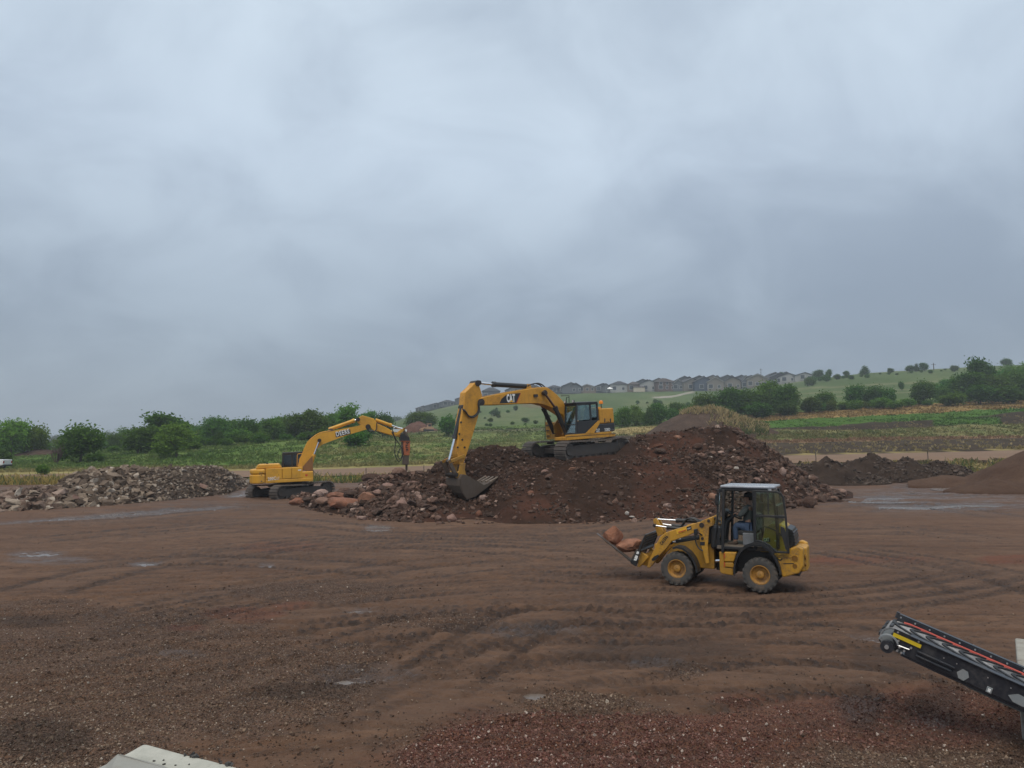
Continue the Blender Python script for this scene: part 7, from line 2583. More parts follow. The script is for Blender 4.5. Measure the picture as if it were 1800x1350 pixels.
def wheel_loader():
    fr = LF
    root = empty('wheel_loader', 'small yellow wheel loader carrying two rocks on its raised pallet forks', 'wheel loader', matrix=fr.m)
    for x in (0.0, 1.755):
        for s in (1, -1):
            loader_wheel(root, x, s * .60, s)
    # axles and chassis
    for x in (0.0, 1.755):
        MB().tube([(x, -.55, TYRE_R), (x, .55, TYRE_R)], .09, 12).build('axle', M_FRAME, root, True)
    MB().span(-.75, .78, -.36, .36, .34, .86).build('rear_frame', M_FRAME, root, bevel=0.02)
    MB().prism([(1.02, .34), (2.0, .36), (2.08, .62), (1.9, .86), (1.3, .98), (1.02, .9)], -.30, .30).build('front_frame', M_YEL_DIRTY, root, bevel=0.02)
    MB().lathe([(.01, .30), (.12, .30), (.12, .78), (.01, .78)], (.92, 0, 0), 14, 'Z').build('articulation_joint', M_FRAME, root, True)
    for y in (-.2, .2):
        MB().tube([(.7, y, .55), (1.15, y, .5)], .04, 8).build('steering_cylinder', M_CHROME, root, True)
    # rear body: counterweight with lamp recesses
    off = .62
    cw = fr.t(off, ZA, [(745, 862), (935, 850), (960, 800), (1035, 772), (1105, 802), (1108, 1000), (1060, 1078), (872, 1128), (850, 1060), (800, 930)])
    zt_, zb = cw[3][1], cw[7][1]
    x0, x1 = cw[0][0], cw[5][0]
    MB().prism(cw, .40, off).build('counterweight_side', M_YEL_LOADER, root, bevel=0.025)
    MB().prism(cw, -off, -.40).build('counterweight_side', M_YEL_LOADER, root, bevel=0.025)
    zt2 = cw[4][1]
    MB().slab([(x1 + .35, -.40), (x1 + .35, .40), (x1 + .02, .40), (x1 - .05, .25), (x1 - .05, -.25), (x1 + .02, -.40)], cw[6][1], zt2 - .01).build('counterweight', M_YEL_LOADER, root, bevel=0.03)
    for q, r_ in (((1010, 910), .055), ((1010, 995), .04)):
        x, z = fr.p(off, 1240 + q[0] / 6.428, 840 + q[1] / 6.428)
        d_ = MB().lathe([(r_, 0), (r_ * 1.1, .012), (r_ * 1.15, .0)], (x, off, z), 18).build('lamp_recess', M_YEL_DIRTY, root, True)
        MB().lathe([(.001, .004), (r_, .004), (r_, .009), (.001, .009)], (x, off, z), 18).build('tail_lamp', M_TAIL, d_, True)
        for y in (.34, .2):
            MB().lathe([(.001, 0), (r_, 0), (r_, .012), (.001, .012)], (x1 - .03, y, z), 14, 'X').build('rear_lamp', M_TAIL, root)
    patch(root, fr, off, ZA, [(805, 895), (872, 905), (868, 925), (842, 940), (815, 918)], M_BLACKP, 'warning_decal', 1)
    patch(root, fr, off + .001, ZA, [(818, 903), (860, 909), (842, 922)], M_YELP, 'warning_mark', 1, .008)
    MB().prism(fr.t(off, ZA, [(880, 965), (1000, 962), (1000, 972), (880, 975)]), off, off + .004).build('panel_seam', M_BLACKP, root)
    # fender over the near rear wheel and the far one
    arc = fr.t(.70, ZA, [(330, 1085), (332, 1000), (352, 920), (395, 840), (460, 785), (545, 758), (640, 765), (720, 815), (790, 900), (835, 1000), (852, 1090)])
    for s in (1, -1):
        MB().band(arc, s * .44, s * .77, .035).build('fender', M_BLK, root, True)
    arc2 = fr.t(.77, ZA, [(352, 920), (395, 840), (460, 785), (545, 758), (640, 765), (720, 815), (770, 870)])
    MB().band([(x, z + .03) for x, z in arc2], .70, .785, .05).build('fender_lip', M_BLK, root, True)
    # tank and step box between the wheels
    MB().prism(fr.t(.60, ZA, [(210, 838), (355, 842), (320, 950), (212, 948)]), .30, .60).build('tank_cover', M_YEL_LOADER, root, bevel=0.02)
    MB().prism(fr.t(.60, ZA, [(215, 955), (312, 957), (330, 1020), (215, 1010)]), .30, .59).build('step_box', M_YEL_DIRTY, root, bevel=0.02)
    MB().prism(fr.t(.60, ZA, [(150, 838), (208, 838), (214, 1015), (312, 1022), (310, 1108), (180, 1085), (158, 1060)]), .28, .57).build('step_mount', M_YEL_DIRTY, root, bevel=0.02)
    for q in ((215, 980), (215, 880)):
        patch(root, fr, .605, ZA, [(q[0] - 4, q[1] - 28), (q[0] + 4, q[1] - 28), (q[0] + 4, q[1] + 28), (q[0] - 4, q[1] + 28)], M_REDP, 'reflector', 1)
    # engine hood and grille
    hd = fr.t(.40, ZA, [(610, 840), (640, 700), (672, 570), (735, 517), (850, 522), (915, 560), (950, 800), (940, 850)])
    MB().prism(hd, -.40, .40).build('engine_hood', M_HOOD, root, bevel=0.04)
    gr = fr.t(.40, ZA, [(915, 560), (980, 590), (1012, 690), (1008, 755), (960, 800), (948, 800)])
    MB().prism(gr, -.40, .40).build('rear_grille', M_BLK, root, bevel=0.03)
    for k in range(5):
        q = fr.p(.40, 1240 + (985 + 5 * k) / 6.428, 840 + (615 + 34 * k) / 6.428)
        MB().box((q[0] + .05, 0, q[1]), (.16, .82, .022), Matrix.Rotation(R(-12), 3, 'Y')).build('grille_slat', M_BLACKP, root)
    patch(root, fr, .402, ZA, [(655, 688), (733, 684), (733, 724), (655, 726)], M_BLACKP, 'logo_plate', 1)
    lettering(root, fr, 'CAT', .408, ZA, (662, 718), (722, 715), M_WHITE, 1, .075, .04)
    lettering(root, fr, '903D', .402, ZA, (782, 722), (838, 718), M_WHITE, 1, .04, .01)
    hose(root, [(x, .42, z) for x, z in fr.t(.42, ZA, [(570, 548), (680, 552), (760, 580), (830, 620), (860, 660)])], .015, 'cable')
    # cab floor, posts, roof
    off = .56
    fl = fr.t(off, ZA, [(205, 770), (560, 770)])
    zf = fl[0][1]
    roofp = fr.t(off + .04, ZA, [(182, 120), (700, 112)])
    xr0, xr1, zr = roofp[0][0], roofp[1][0], (roofp[0][1] + roofp[1][1]) / 2
    xa_b = fr.p(off, 1240 + 196 / 6.428, 840 + 800 / 6.428)[0]
    xa_t = fr.p(off, 1240 + 206 / 6.428, 840 + 140 / 6.428)[0]
    xb = fr.p(off, 1240 + 556 / 6.428, 840 + 400 / 6.428)[0]
    xrear = xb - .42
    MB().slab([(xr0 + .03, -.60), (xr0 + .03, .60), (xr1, .60), (xr1 - .14, .5), (xr1 - .14, -.5), (xr1, -.60)], zr - .005, zr + .05).build('roof', M_ROOFL, root, bevel=0.02)
    MB().slab([(xr0, -.57), (xr0, .57), (xr1, .57), (xr1, -.57)], zr - .075, zr - .008).build('roof_frame', M_BLK, root, bevel=0.02)
    MB().slab([(xa_b + .12, -.56), (xa_b + .12, .56), (xrear, .56), (xrear, -.56)], zf - .06, zf).build('cab_floor', M_FLOORMAT, root)
    cab = MB()

    def post(xb_, zb_, xt_, zt__, y, w=.06, d=.06, yt=None):
        a, b = Vector((xb_, y, zb_)), Vector((xt_, y if yt is None else yt, zt__))
        dd = (b - a)
        rot = dd.to_track_quat('Z', 'Y').to_matrix()
        cab.box((a + b) / 2, (d, w, dd.length + .03), rot)
    ztop = zr - .06
    for s in (1, -1):
        post(xa_b, zf - .12, xa_t, ztop, s * off, .055, .085)
        post(xb, zf - .02, xb, ztop, s * off, .055, .07)
        post(xrear - .02, zf + .4, xrear + .04, ztop, s * .50, .05, .07)
        post(xa_b + .19, zf + .0, xa_t + .13, ztop, s * .34, .04, .04)
        cab.box(((xa_b + xb) / 2, s * off, zf - .03), (abs(xa_b - xb), .05, .06))
    cab.box((xrear - .02, 0, zf + .45), (.06, 1.0, .9))
    cab.box((xa_b + .19, 0, zf + .42), (.05, .7, .05))
    # crossing bars of the far (closed) door
    cab.box(((xa_t + xb) / 2, -off, zf + .62), (abs(xa_t - xb), .03, .03))
    cab.box((xa_t + (xb - xa_t) * .52, -off, zf + .95), (.025, .025, .7))
    cab.build('cab_frame', M_BLK, root, bevel=0.01)
    MB().slab([(xa_b + .05, -.5), (xa_b + .05, .5), (xa_b + .30, .38), (xa_b + .30, -.38)], zf - .10, zf + .42).build('front_cowl', M_BLK, root, bevel=0.05)
    MB().slab([(xa_b + .30, -.36), (xa_b + .30, .36), (xa_b + .46, .30), (xa_b + .46, -.30)], zf - .02, zf + .40).build('hydraulic_cover', M_BLK, root, bevel=0.05)
    # glass: windscreen in three panes, rear, far side
    w_ = MB()
    MB().add([(xa_b + .20, -.33, zf + .44), (xa_b + .20, .33, zf + .44), (xa_t + .14, .33, ztop), (xa_t + .14, -.33, ztop)], [(0, 1, 2, 3)]).build('windscreen', M_GLASS_CLEAR, root)
    for s in (1, -1):
        MB().add([(xa_b + .03, s * .545, zf + .1), (xa_b + .185, s * .36, zf + .1), (xa_t + .125, s * .36, ztop), (xa_t + .03, s * .545, ztop)], [(0, 1, 2, 3)]).build('corner_window', M_GLASS_CLEAR, root)
        MB().add([(xb - .04, s * .545, zf + .42), (xrear + .02, s * .50, zf + .42), (xrear + .04, s * .50, ztop), (xb - .04, s * .545, ztop)], [(0, 1, 2, 3)]).build('rear_side_window', M_GLASS_CLEAR, root)
    MB().add([(xrear, -.46, zf + .9), (xrear, .46, zf + .9), (xrear + .04, .46, ztop), (xrear + .04, -.46, ztop)], [(0, 1, 2, 3)]).build('rear_window', M_GLASS_CLEAR, root)
    MB().add([(xa_b - .05, -.555, zf), (xb + .04, -.555, zf), (xb + .04, -.555, ztop), (xa_t - .05, -.555, ztop)], [(0, 1, 2, 3)]).build('far_door_window', M_GLASS_CLEAR, root)
    # the door, swung right round against the rear side
    yd = .70
    out = fr.t(yd, ZA, [(562, 150), (800, 158), (850, 178), (880, 225), (908, 450), (940, 845), (800, 838), (770, 812), (720, 762), (660, 728), (600, 712), (562, 712)])
    door = MB()
    for i in range(len(out)):
        a, b = out[i], out[(i + 1) % len(out)]
        a, b = Vector((a[0], yd, a[1])), Vector((b[0], yd, b[1]))
        ang = math.atan2(b.z - a.z, b.x - a.x)
        door.box((a + b) / 2, ((b - a).length + .03, .035, .042), Matrix.Rotation(-ang, 3, 'Y'))
    mid = fr.t(yd, ZA, [(565, 414), (905, 428), (907, 456), (565, 440)])
    door.prism(mid, yd - .018, yd + .018)
    d = door.build('open_door', M_BLK, root, bevel=0.008)
    cu, cl = fr.t(yd, ZA, [(568, 158), (800, 166), (845, 184), (872, 228), (898, 420), (568, 410)]), fr.t(yd, ZA, [(568, 446), (902, 462), (932, 838), (800, 830), (770, 805), (720, 755), (660, 722), (600, 706), (568, 706)])
    MB().prism(cu, yd - .004, yd + .004).build('upper_pane', M_GREENGLASS, d)
    MB().prism(cl, yd - .004, yd + .004).build('lower_pane', M_GREENGLASS, d)
    q = fr.t(yd, ZA, [(700, 160), (712, 160), (716, 415), (704, 415)])
    MB().prism(q, yd + .006, yd + .016).build('pane_divider', M_BLK, d)
    q = fr.t(yd, ZA, [(850, 545), (890, 560), (920, 640), (930, 830), (905, 800), (875, 690), (850, 620)])
    MB().prism(q, yd + .006, yd + .03).build('door_handle', M_BLK, d, bevel=0.005)
    for z_ in (zf + .1, ztop - .15):
        MB().box((xb - .03, .635, z_), (.06, .13, .07)).build('hinge', M_BLK, root)
    # inside: seat, pedestal, steering wheel
    sp = fr.t(.25, ZA, [(420, 650), (545, 640), (545, 745), (410, 750)])
    MB().span(sp[0][0], sp[1][0] - .10, -.25, .25, zf, zf + .27).build('seat_base', M_GREYBOX, root, bevel=0.02)
    hip = fr.p(0, 1240 + 470 / 6.428, 840 + 545 / 6.428)
    MB().box((hip[0] - .04, 0, hip[1] - .13), (.42, .44, .10)).box((hip[0] - .27, 0, hip[1] + .22), (.10, .42, .62), Matrix.Rotation(R(-8), 3, 'Y')).build('seat', M_SEAT, root, bevel=0.03)
    hub = fr.p(0, 1240 + 330 / 6.428, 840 + 420 / 6.428)
    MB().tube([(xa_b + .08, 0, zf + .1), (xa_b + .02, 0, hub[1] - .15), (hub[0] + .04, 0, hub[1] - .02)], [.10, .09, .05], 10).build('steering_column', M_BLK, root, True)
    ring = [Vector((.17 * math.cos(t), .17 * math.sin(t), 0)) for t in np.linspace(0, 2 * math.pi, 25)]
    rt = Matrix.Rotation(R(-28), 3, 'Y')
    sw = MB().tube([rt @ v + Vector((hub[0], 0, hub[1])) for v in ring], .016, 6)
    for t in (0.3, 2.4, 4.5):
        sw.tube([Vector((hub[0], 0, hub[1])), rt @ Vector((.165 * math.cos(t), .165 * math.sin(t), 0)) + Vector((hub[0], 0, hub[1]))], .012, 5)
    sw.build('steering_wheel', M_BLACKP, root, True)
    MB().box((hub[0] + .20, .05, hub[1] + .02), (.10, .4, .22), Matrix.Rotation(R(-25), 3, 'Y')).build('dashboard', M_BLACKP, root, bevel=0.03)
    MB().box((hip[0] + .12, -.34, hip[1] - .02), (.4, .12, .12)).build('joystick_console', M_BLACKP, root, bevel=0.02)
    # mirrors, lamps
    mx = fr.t(.5, ZA, [(108, 190), (140, 190), (142, 310), (110, 310)])
    MB().prism(mx, .44, .50).build('mirror', M_BLK, root, bevel=0.015)
    MB().tube([(xa_t + .02, .56, zr - .05), (mx[0][0] - .04, .48, zr - .06), (mx[0][0] - .05, .47, mx[0][1])], .014, 6).build('mirror_arm', M_BLK, root)
    MB().tube([(xa_b + .22, .48, zf - .05), (mx[3][0] - .04, .47, zf + .5), (mx[3][0] - .04, .47, mx[3][1])], .014, 6).build('grab_rail', M_BLK, root)
    for y in (.48, -.48):
        MB().box((xr1 - .03, y, zr - .03), (.07, .12, .09)).build('work_light', M_LAMPW, root, bevel=0.01)
        MB().box((xr0 + .03, y, zr - .06), (.07, .12, .09)).build('work_light', M_BLK, root, bevel=0.01)
    # loader tower and arms
    ya, wa = .40, .10
    arm = fr.t(ya, ZB, [(1540, 228), (1400, 272), (1230, 322), (1060, 378), (990, 432), (930, 540), (888, 640), (820, 780), (792, 880), (830, 886), (870, 850), (960, 722), (1080, 602), (1150, 502), (1380, 424), (1500, 372), (1640, 318), (1640, 240)])
    for s in (1, -1):
        MB().prism(arm, s * (ya - wa), s * ya).build('lift_arm', M_YEL_LOADER, root, bevel=0.015)
    tw = fr.t(ya + .04, ZB, [(1548, 236), (1590, 205), (1680, 168), (1738, 156), (1742, 280), (1690, 300), (1672, 560), (1690, 820), (1640, 828), (1612, 700), (1560, 520), (1548, 420)])
    for s in (1, -1):
        MB().prism(tw, s * (ya + .004), s * (ya + .045)).build('loader_tower', M_YEL_LOADER, root, bevel=0.012)
        MB().prism(tw, s * (ya - wa - .05), s * (ya - wa - .004)).build('loader_tower', M_YEL_LOADER, root, bevel=0.012)
    MB().span(tw[4][0] + .02, tw[4][0] + .14, -(ya - .1), ya - .1, .5, tw[4][1] - .05).build('tower_plate', M_YEL_DIRTY, root)
    x_, z_ = fr.p(ya, 1040 + 1590 / 8.182, 890 + 268 / 8.182)
    MB().disc((x_, 0, z_), .055, -(ya + .06), ya + .06, 16).build('pivot_pin', M_PIN, root, True)
    for q in ((1690, 205), (1600, 460)):
        x_, z_ = fr.p(ya, 1040 + q[0] / 8.182, 890 + q[1] / 8.182)
        MB().disc((x_, 0, z_), .032, -(ya + .065), ya + .065, 12).build('pivot_pin', M_PIN, root, True)
    MB().span(arm[5][0] - .05, arm[5][0] + .07, -(ya - wa), ya - wa, arm[5][1] - .16, arm[5][1] - .02).build('cross_tube', M_YEL_LOADER, root)
    lettering(root, fr, 'C41596', ya, ZB, (1010, 560), (1105, 440), M_BLACKP, 1, .075, .02)
    patch(root, fr, ya, ZB, [(1215, 345), (1362, 298), (1372, 355), (1228, 402)], M_YELP, 'decal', 1)
    patch(root, fr, ya, ZB, [(1366, 297), (1430, 278), (1438, 328), (1374, 350)], M_BLACKP, 'decal', 1)
    lettering(root, fr, 'Wagner', ya + .006, ZB, (1250, 385), (1364, 345), M_REDP, 1, .035, .03)
    lettering(root, fr, 'CAT', ya + .006, ZB, (1380, 335), (1428, 320), M_WHITE, 1, .028, .02)
    patch(root, fr, ya, ZB, [(862, 760), (900, 720), (960, 690), (968, 720), (905, 780), (872, 785)], M_BLACKP, 'arm_slot', 1)
    patch(root, fr, ya + .045, ZB, [(1560, 512), (1628, 510), (1628, 560), (1560, 562)], M_BLACKP, 'decal', 1)
    # tilt lever and cylinders
    lv = fr.t(.10, ZB, [(888, 205), (900, 178), (935, 172), (955, 200), (1042, 372), (1030, 400), (955, 430), (945, 400)])
    for s in (1, -1):
        MB().prism(lv, s * .06, s * .13).build('tilt_lever', M_YEL_LOADER, root, bevel=0.01)
    a, b, c = fr.p(0.08, 1040 + 1600 / 8.182, 890 + 222 / 8.182), fr.p(0.08, 1040 + 1215 / 8.182, 890 + 208 / 8.182), fr.p(0.08, 1040 + 915 / 8.182, 890 + 190 / 8.182)
    cylinder_pair(root, a, b, c, .045, M_BLK, (0.0,), 'tilt_cylinder')
    a, b, c = fr.p(-.1, 1040 + 1500 / 8.182, 890 + 320 / 8.182), fr.p(-.1, 1040 + 1145 / 8.182, 890 + 285 / 8.182), fr.p(-.1, 1040 + 960 / 8.182, 890 + 258 / 8.182)
    cylinder_pair(root, a, b, c, .04, M_BLK, (-.22, .22), 'lock_cylinder')
    a, b, c = fr.p(.36, 1040 + 1600 / 8.182, 890 + 455 / 8.182), fr.p(.36, 1040 + 1215 / 8.182, 890 + 515 / 8.182), fr.p(.36, 1040 + 1130 / 8.182, 890 + 530 / 8.182)
    cylinder_pair(root, a, b, c, .045, M_BLK, (.25, -.25), 'lift_cylinder')
    for k in range(3):
        hose(root, [(x, .22 - .09 * k, z) for x, z in fr.t(.2, ZB, [(1290, 285), (1350, 200), (1420, 172), (1490, 190), (1540, 240)])], .018)
    hose(root, [(x, .47, z) for x, z in fr.t(.47, ZB, [(1490, 430), (1500, 520), (1540, 600), (1600, 640)])], .015)
    lp = fr.t(.50, ZB, [(1470, 330), (1525, 318), (1530, 405), (1475, 420)])
    MB().prism(lp, .46, .54).build('side_lamp', M_BLK, root, bevel=0.015)
    MB().tube([(lp[2][0] - .01, .50, lp[2][1] + .04), (tw[0][0] - .06, .45, lp[2][1] - .02)], .016, 6).build('lamp_arm', M_BLK, root)
    # front fenders
    arc = fr.t(.68, ZB, [(1175, 600), (1230, 585), (1310, 600), (1400, 665), (1470, 760), (1515, 870), (1525, 945)])
    for s in (1, -1):
        MB().band(arc, s * .46, s * .76, .045).build('front_fender', M_BLK, root, True)
    # coupler, carriage with its guard, two forks
    cp = fr.t(.42, ZB, [(660, 868), (705, 655), (800, 705), (815, 740), (690, 876)])
    for s in (1, -1):
        MB().prism(cp, s * .34, s * .45).build('coupler', M_YEL_LOADER, root, bevel=0.012)
        MB().prism(fr.t(.3, ZB, [(700, 850), (720, 700), (900, 640), (930, 600), (960, 620), (850, 760), (790, 870)]), s * .12, s * .20).build('coupler_link', M_YEL_DIRTY, root)
    yc = .58
    cr = fr.t(yc, ZB, [(764, 408), (790, 412), (690, 660), (655, 800), (638, 868), (560, 820), (555, 780), (610, 760), (690, 560)])
    MB().prism(cr, yc - .05, yc).build('carriage_side', M_BLK, root, bevel=0.008)
    MB().prism(cr, -yc, -yc + .05).build('carriage_side', M_BLK, root, bevel=0.008)
    p0, p1 = Vector((*fr.p(yc, 1040 + 776 / 8.182, 890 + 412 / 8.182), 0)), Vector((*fr.p(yc, 1040 + 600 / 8.182, 890 + 840 / 8.182), 0))
    up = (p0 - p1)
    L = up.length
    up.normalize()

    def cpt(h, y):
        v = p1 + up * h
        return Vector((v.x, y, v.y))
    cb = MB()
    for h, t_ in ((L * .06, .045), (L * .46, .045), (L * .98, .03)):
        cb.tube([cpt(h, -yc + .03), cpt(h, yc - .03)], t_, 6)
    cb.build('carriage_bar', M_BLK, root)
    guard = MB()
    for k in range(13):
        y = -yc + .08 + k * (2 * yc - .16) / 12
        guard.tube([cpt(L * .46, y), cpt(L * .98, y)], .011, 5)
    for k in range(4):
        h = L * (.55 + .10 * k)
        guard.tube([cpt(h, -yc + .04), cpt(h, yc - .04)], .009, 5)
    guard.build('load_guard', M_BLK, root)
    for q in ([(615, 740), (635, 700), (668, 718), (650, 770)], [(640, 680), (655, 645), (685, 655), (672, 690)], [(605, 775), (612, 750), (650, 770), (640, 782)]):
        patch(root, fr, yc, ZB, q, M_WHITE, 'decal', 1, .005)
    tip, heel = fr.p(.50, 1040 + 66 / 8.182, 890 + 392 / 8.182), fr.p(.50, 1040 + 570 / 8.182, 890 + 792 / 8.182)
    d = Vector((heel[0] - tip[0], 0, heel[1] - tip[1])).normalized()
    n_ = Vector((-d.z, 0, d.x))
    if n_.z < 0:
        n_ = -n_
    for y in (.45, -.36):
        T, H_ = Vector((tip[0], 0, tip[1])), Vector((heel[0], 0, heel[1]))
        prof = [T + n_ * .004, H_ + n_ * .02, H_ - n_ * .025 + d * .06, H_ - n_ * .025, T - n_ * .004]
        top_ = Vector((p1.x, 0, p1.y)) + Vector((up.x, 0, up.y)) * L * .47
        b_ = Vector((p1.x, 0, p1.y))
        f = MB().prism([(v.x, v.z) for v in prof], y - .055, y + .055)
        sh = [H_ - n_ * .02, H_ + d * .05, top_ + Vector((.055, 0, 0)), top_ + Vector((.095, 0, 0.01)), H_ + n_ * .03 - d * .03]
        f.prism([(v.x, v.z) for v in sh], y - .054, y + .054)
        f.build('fork', M_FORK, root, bevel=0.005)
    return fr, tip, heel, n_, d


M_TAIL = plain('dark_amber_yellow', (0.20, 0.095, 0.018), 0.3)  # dark amber-yellow discs standing in for the round counterweight recesses
M_FLOORMAT = plain('floor_mat', (0.15, 0.12, 0.095), 0.9)
M_FORK = paint('worn_fork_steel', (0.10, 0.085, 0.075), 0.4, 0.5, (0.13, 0.09, 0.07), 4.0, 0.5)
M_GREENGLASS = glass('green_door_glass', (0.76, 0.87, 0.72), 0.16)
_fr, _tip, _heel, _n, _d = wheel_loader()


def rock_on_forks(poly_c, w, h, name, label, y, seed, rot):
    x, z = LF.p(y, 1040 + poly_c[0] / 8.182, 890 + poly_c[1] / 8.182)
    p = LF.m @ Vector((x, y, z))
    me = BIG[seed].copy()
    me.materials.clear()
    me.materials.append(M_ROCK_LOAD)
    o = stone(name, me, p, (w, 0.62, h), label, 'rock', None, (0, 0, 0))
    o.matrix_world = LF.m @ Matrix.Translation((x, y, z)) @ Matrix.Rotation(rot, 4, 'Y') @ Matrix.Diagonal((w, .66, h, 1))


M_ROCK_LOAD = rock_material('orange_speckled_rock', [(0, (0.26, 0.105, 0.058)), (1, (0.33, 0.15, 0.09))], (0.13, 0.062, 0.042), 0.6)
rock_on_forks((318, 410), .46, .88, 'rock', 'upright orange rock at the tips of the loader forks', .10, 1, R(-25))
rock_on_forks((535, 555), .68, .52, 'rock', 'lying orange rock against the fork carriage of the loader', .10, 4, R(12))


# ================================================================ DRIVER
def skin_mesh(name, pts, edges, root, mat, parent, sub=1):
    me = bpy.data.meshes.new(name)
    me.from_pydata([p[0] for p in pts], edges, [])
    o = bpy.data.objects.new('tmp', me)
    COL.objects.link(o)
    sk = o.modifiers.new('skin', 'SKIN')
    sk.use_smooth_shade = True
    if not me.skin_vertices:
        bpy.context.view_layer.objects.active = o
    for i, p in enumerate(pts):
        sv = me.skin_vertices[0].data[i]
        r_ = p[1] if isinstance(p[1], tuple) else (p[1], p[1])
        sv.radius = r_
        sv.use_root = (i == root)
    ss = o.modifiers.new('sub', 'SUBSURF')
    ss.levels = ss.render_levels = sub
    bpy.context.view_layer.update()
    dg = bpy.context.evaluated_depsgraph_get()
    out = bpy.data.meshes.new_from_object(o.evaluated_get(dg))
    bpy.data.objects.remove(o)
    out.name = name
    return link(name, out, parent, mat)


def driver():
    fr = LF
    P = lambda q, y: (lambda a: Vector((a[0], y, a[1])))(fr.p(y, 1240 + q[0] / 6.428, 840 + q[1] / 6.428))
    hip, chest, neck = P((478, 545), 0), P((490, 400), 0), P((500, 305), 0)
    sc = (neck - hip).length / .52
    M_SKIN = plain('skin', (0.36, 0.20, 0.14), 0.5, 0, .08)
    M_SHIRT = plain('grey_shirt', (0.085, 0.095, 0.092), 0.9, 0, .25, 14, .2)
    M_JEANS = plain('blue_jeans', (0.055, 0.085, 0.15), 0.9, 0, .25, 20, .2)
    M_BOOT = plain('brown_boots', (0.075, 0.05, 0.035), 0.8, 0, .2)
    M_CAP = plain('dark_cap', (0.04, 0.04, 0.045), 0.8, 0, .2)
    M_GLOVE = plain('orange_cuff', (0.60, 0.14, 0.03), 0.7, 0, .1)
    root = empty('person', 'driver in grey shirt and blue jeans seated in the loader cab, hands on the wheel', 'person', matrix=fr.m @ Matrix.Translation(hip))
    r0 = -hip
    head = neck + Vector((.05, 0, .16)) * sc
    hub = Vector((*fr.p(0, 1240 + 330 / 6.428, 840 + 420 / 6.428), 0)).xzy
    body, edges = [], []

    def add(v, r_, prev=None):
        body.append((tuple(v + r0), r_))
        if prev is not None:
            edges.append((prev, len(body) - 1))
        return len(body) - 1
    h0 = add(hip, (.15, .12))
    b1 = add(hip.lerp(neck, .45), (.135, .10), h0)
    b2 = add(hip.lerp(neck, .80), (.15, .10), b1)
    b3 = add(neck, (.055, .055), b2)
    hd0 = add(neck + Vector((.02, 0, .07)) * sc, (.058, .06), b3)
    hd1 = add(neck + Vector((.035, 0, .15)) * sc, (.078, .095), hd0)
    add(neck + Vector((.03, 0, .235)) * sc, (.07, .085), hd1)
    hands = []
    knees = []
    for s in (1, -1):
        sh = add(hip.lerp(neck, .90) + Vector((0, s * .19, 0)), .06, b2)
        el = add(hip.lerp(neck, .50) + Vector((.16, s * .26, 0)), .045, sh)
        wrp = hub + Vector((-.13, s * .15, .03))
        wr = add(wrp, .030, el)
        pm = add(wrp + Vector((.05, 0, .012)), (.036, .02), wr)
        hands.append((s, wrp))
        for k in range(4):
            f0 = add(wrp + Vector((.085, -.03 + .02 * k, .025)), .0095, pm)
            f1 = add(wrp + Vector((.115 + (.006 if k in (1, 2) else 0), -.03 + .02 * k, .02)), .0085, f0)
            add(wrp + Vector((.122, -.03 + .02 * k, -.012)), .0075, f1)
        t0 = add(wrp + Vector((.045, -s * .035, -.005)), .011, pm)
        add(wrp + Vector((.075, -s * .045, -.02)), .009, t0)
        hj = add(hip + Vector((.02, s * .10, -.02)), .095, h0)
        kn_p = P((338, 530), s * .16)
        kn = add(kn_p, .065, hj)
        an_p = P((345, 715), s * .16)
        an = add(an_p, .042, kn)
        add(an_p + Vector((.06, s * .005, -.035)), (.034, .028), an)
        knees.append((hip + Vector((.02, s * .10, -.02)), kn_p, an_p))
    skin_mesh('body', body, edges, h0, M_SKIN, root, 1)
    # shirt with sleeves
    pts, ed = [], []

    def a2(v, r_, prev=None):
        pts.append((tuple(v + r0), r_))
        if prev is not None:
            ed.append((prev, len(pts) - 1))
        return len(pts) - 1
    s0 = a2(hip + Vector((0, 0, .02)), (.17, .14))
    s1 = a2(hip.lerp(neck, .45), (.16, .125), s0)
    s2 = a2(hip.lerp(neck, .80), (.17, .12), s1)
    a2(hip.lerp(neck, .97), (.07, .07), s2)
    for s, wrp in hands:
        q = a2(hip.lerp(neck, .90) + Vector((0, s * .19, 0)), .078, s2)
        q = a2(hip.lerp(neck, .50) + Vector((.16, s * .26, 0)), .060, q)
        a2(wrp + Vector((-.03, 0, 0)), .042, q)
    skin_mesh('shirt', pts, ed, s0, M_SHIRT, root, 1)
    pts, ed = [], []
    s0 = a2(hip + Vector((-.02, 0, -.01)), (.175, .13))
    for hj, kn, an in knees:
        q = a2(hj, .112, s0)
        q = a2(hj.lerp(kn, .5), .095, q)
        q = a2(kn, .08, q)
        q = a2(kn.lerp(an, .55), .066, q)
        a2(an + Vector((0, 0, .02)), .06, q)
    skin_mesh('trousers', pts, ed, s0, M_JEANS, root, 1)
    for hj, kn, an in knees:
        pts, ed = [], []
        q = a2(an + Vector((-.02, 0, .02)), .056)
        q2 = a2(an + Vector((0, 0, -.045)), .055, q)
        q2 = a2(an + Vector((.09, 0, -.055)), (.05, .045), q2)
        a2(an + Vector((.18, 0, -.065)), (.045, .035), q2)
        skin_mesh('boot', pts, ed, 0, M_BOOT, root, 1)
    for s, wrp in hands:
        MB().tube([wrp + Vector((-.055, 0, -.005)) + r0, wrp + Vector((.0, 0, .004)) + r0], [.046, .04], 10).build('cuff', M_GLOVE, root, True)
    hc = neck + Vector((.035, 0, .17)) * sc + r0
    c = MB().lathe([(.098, 0), (.102, .03), (.09, .075), (.055, .105), (.005, .115)], (hc.x - .01, 0, hc.z + .02), 18, 'Z')
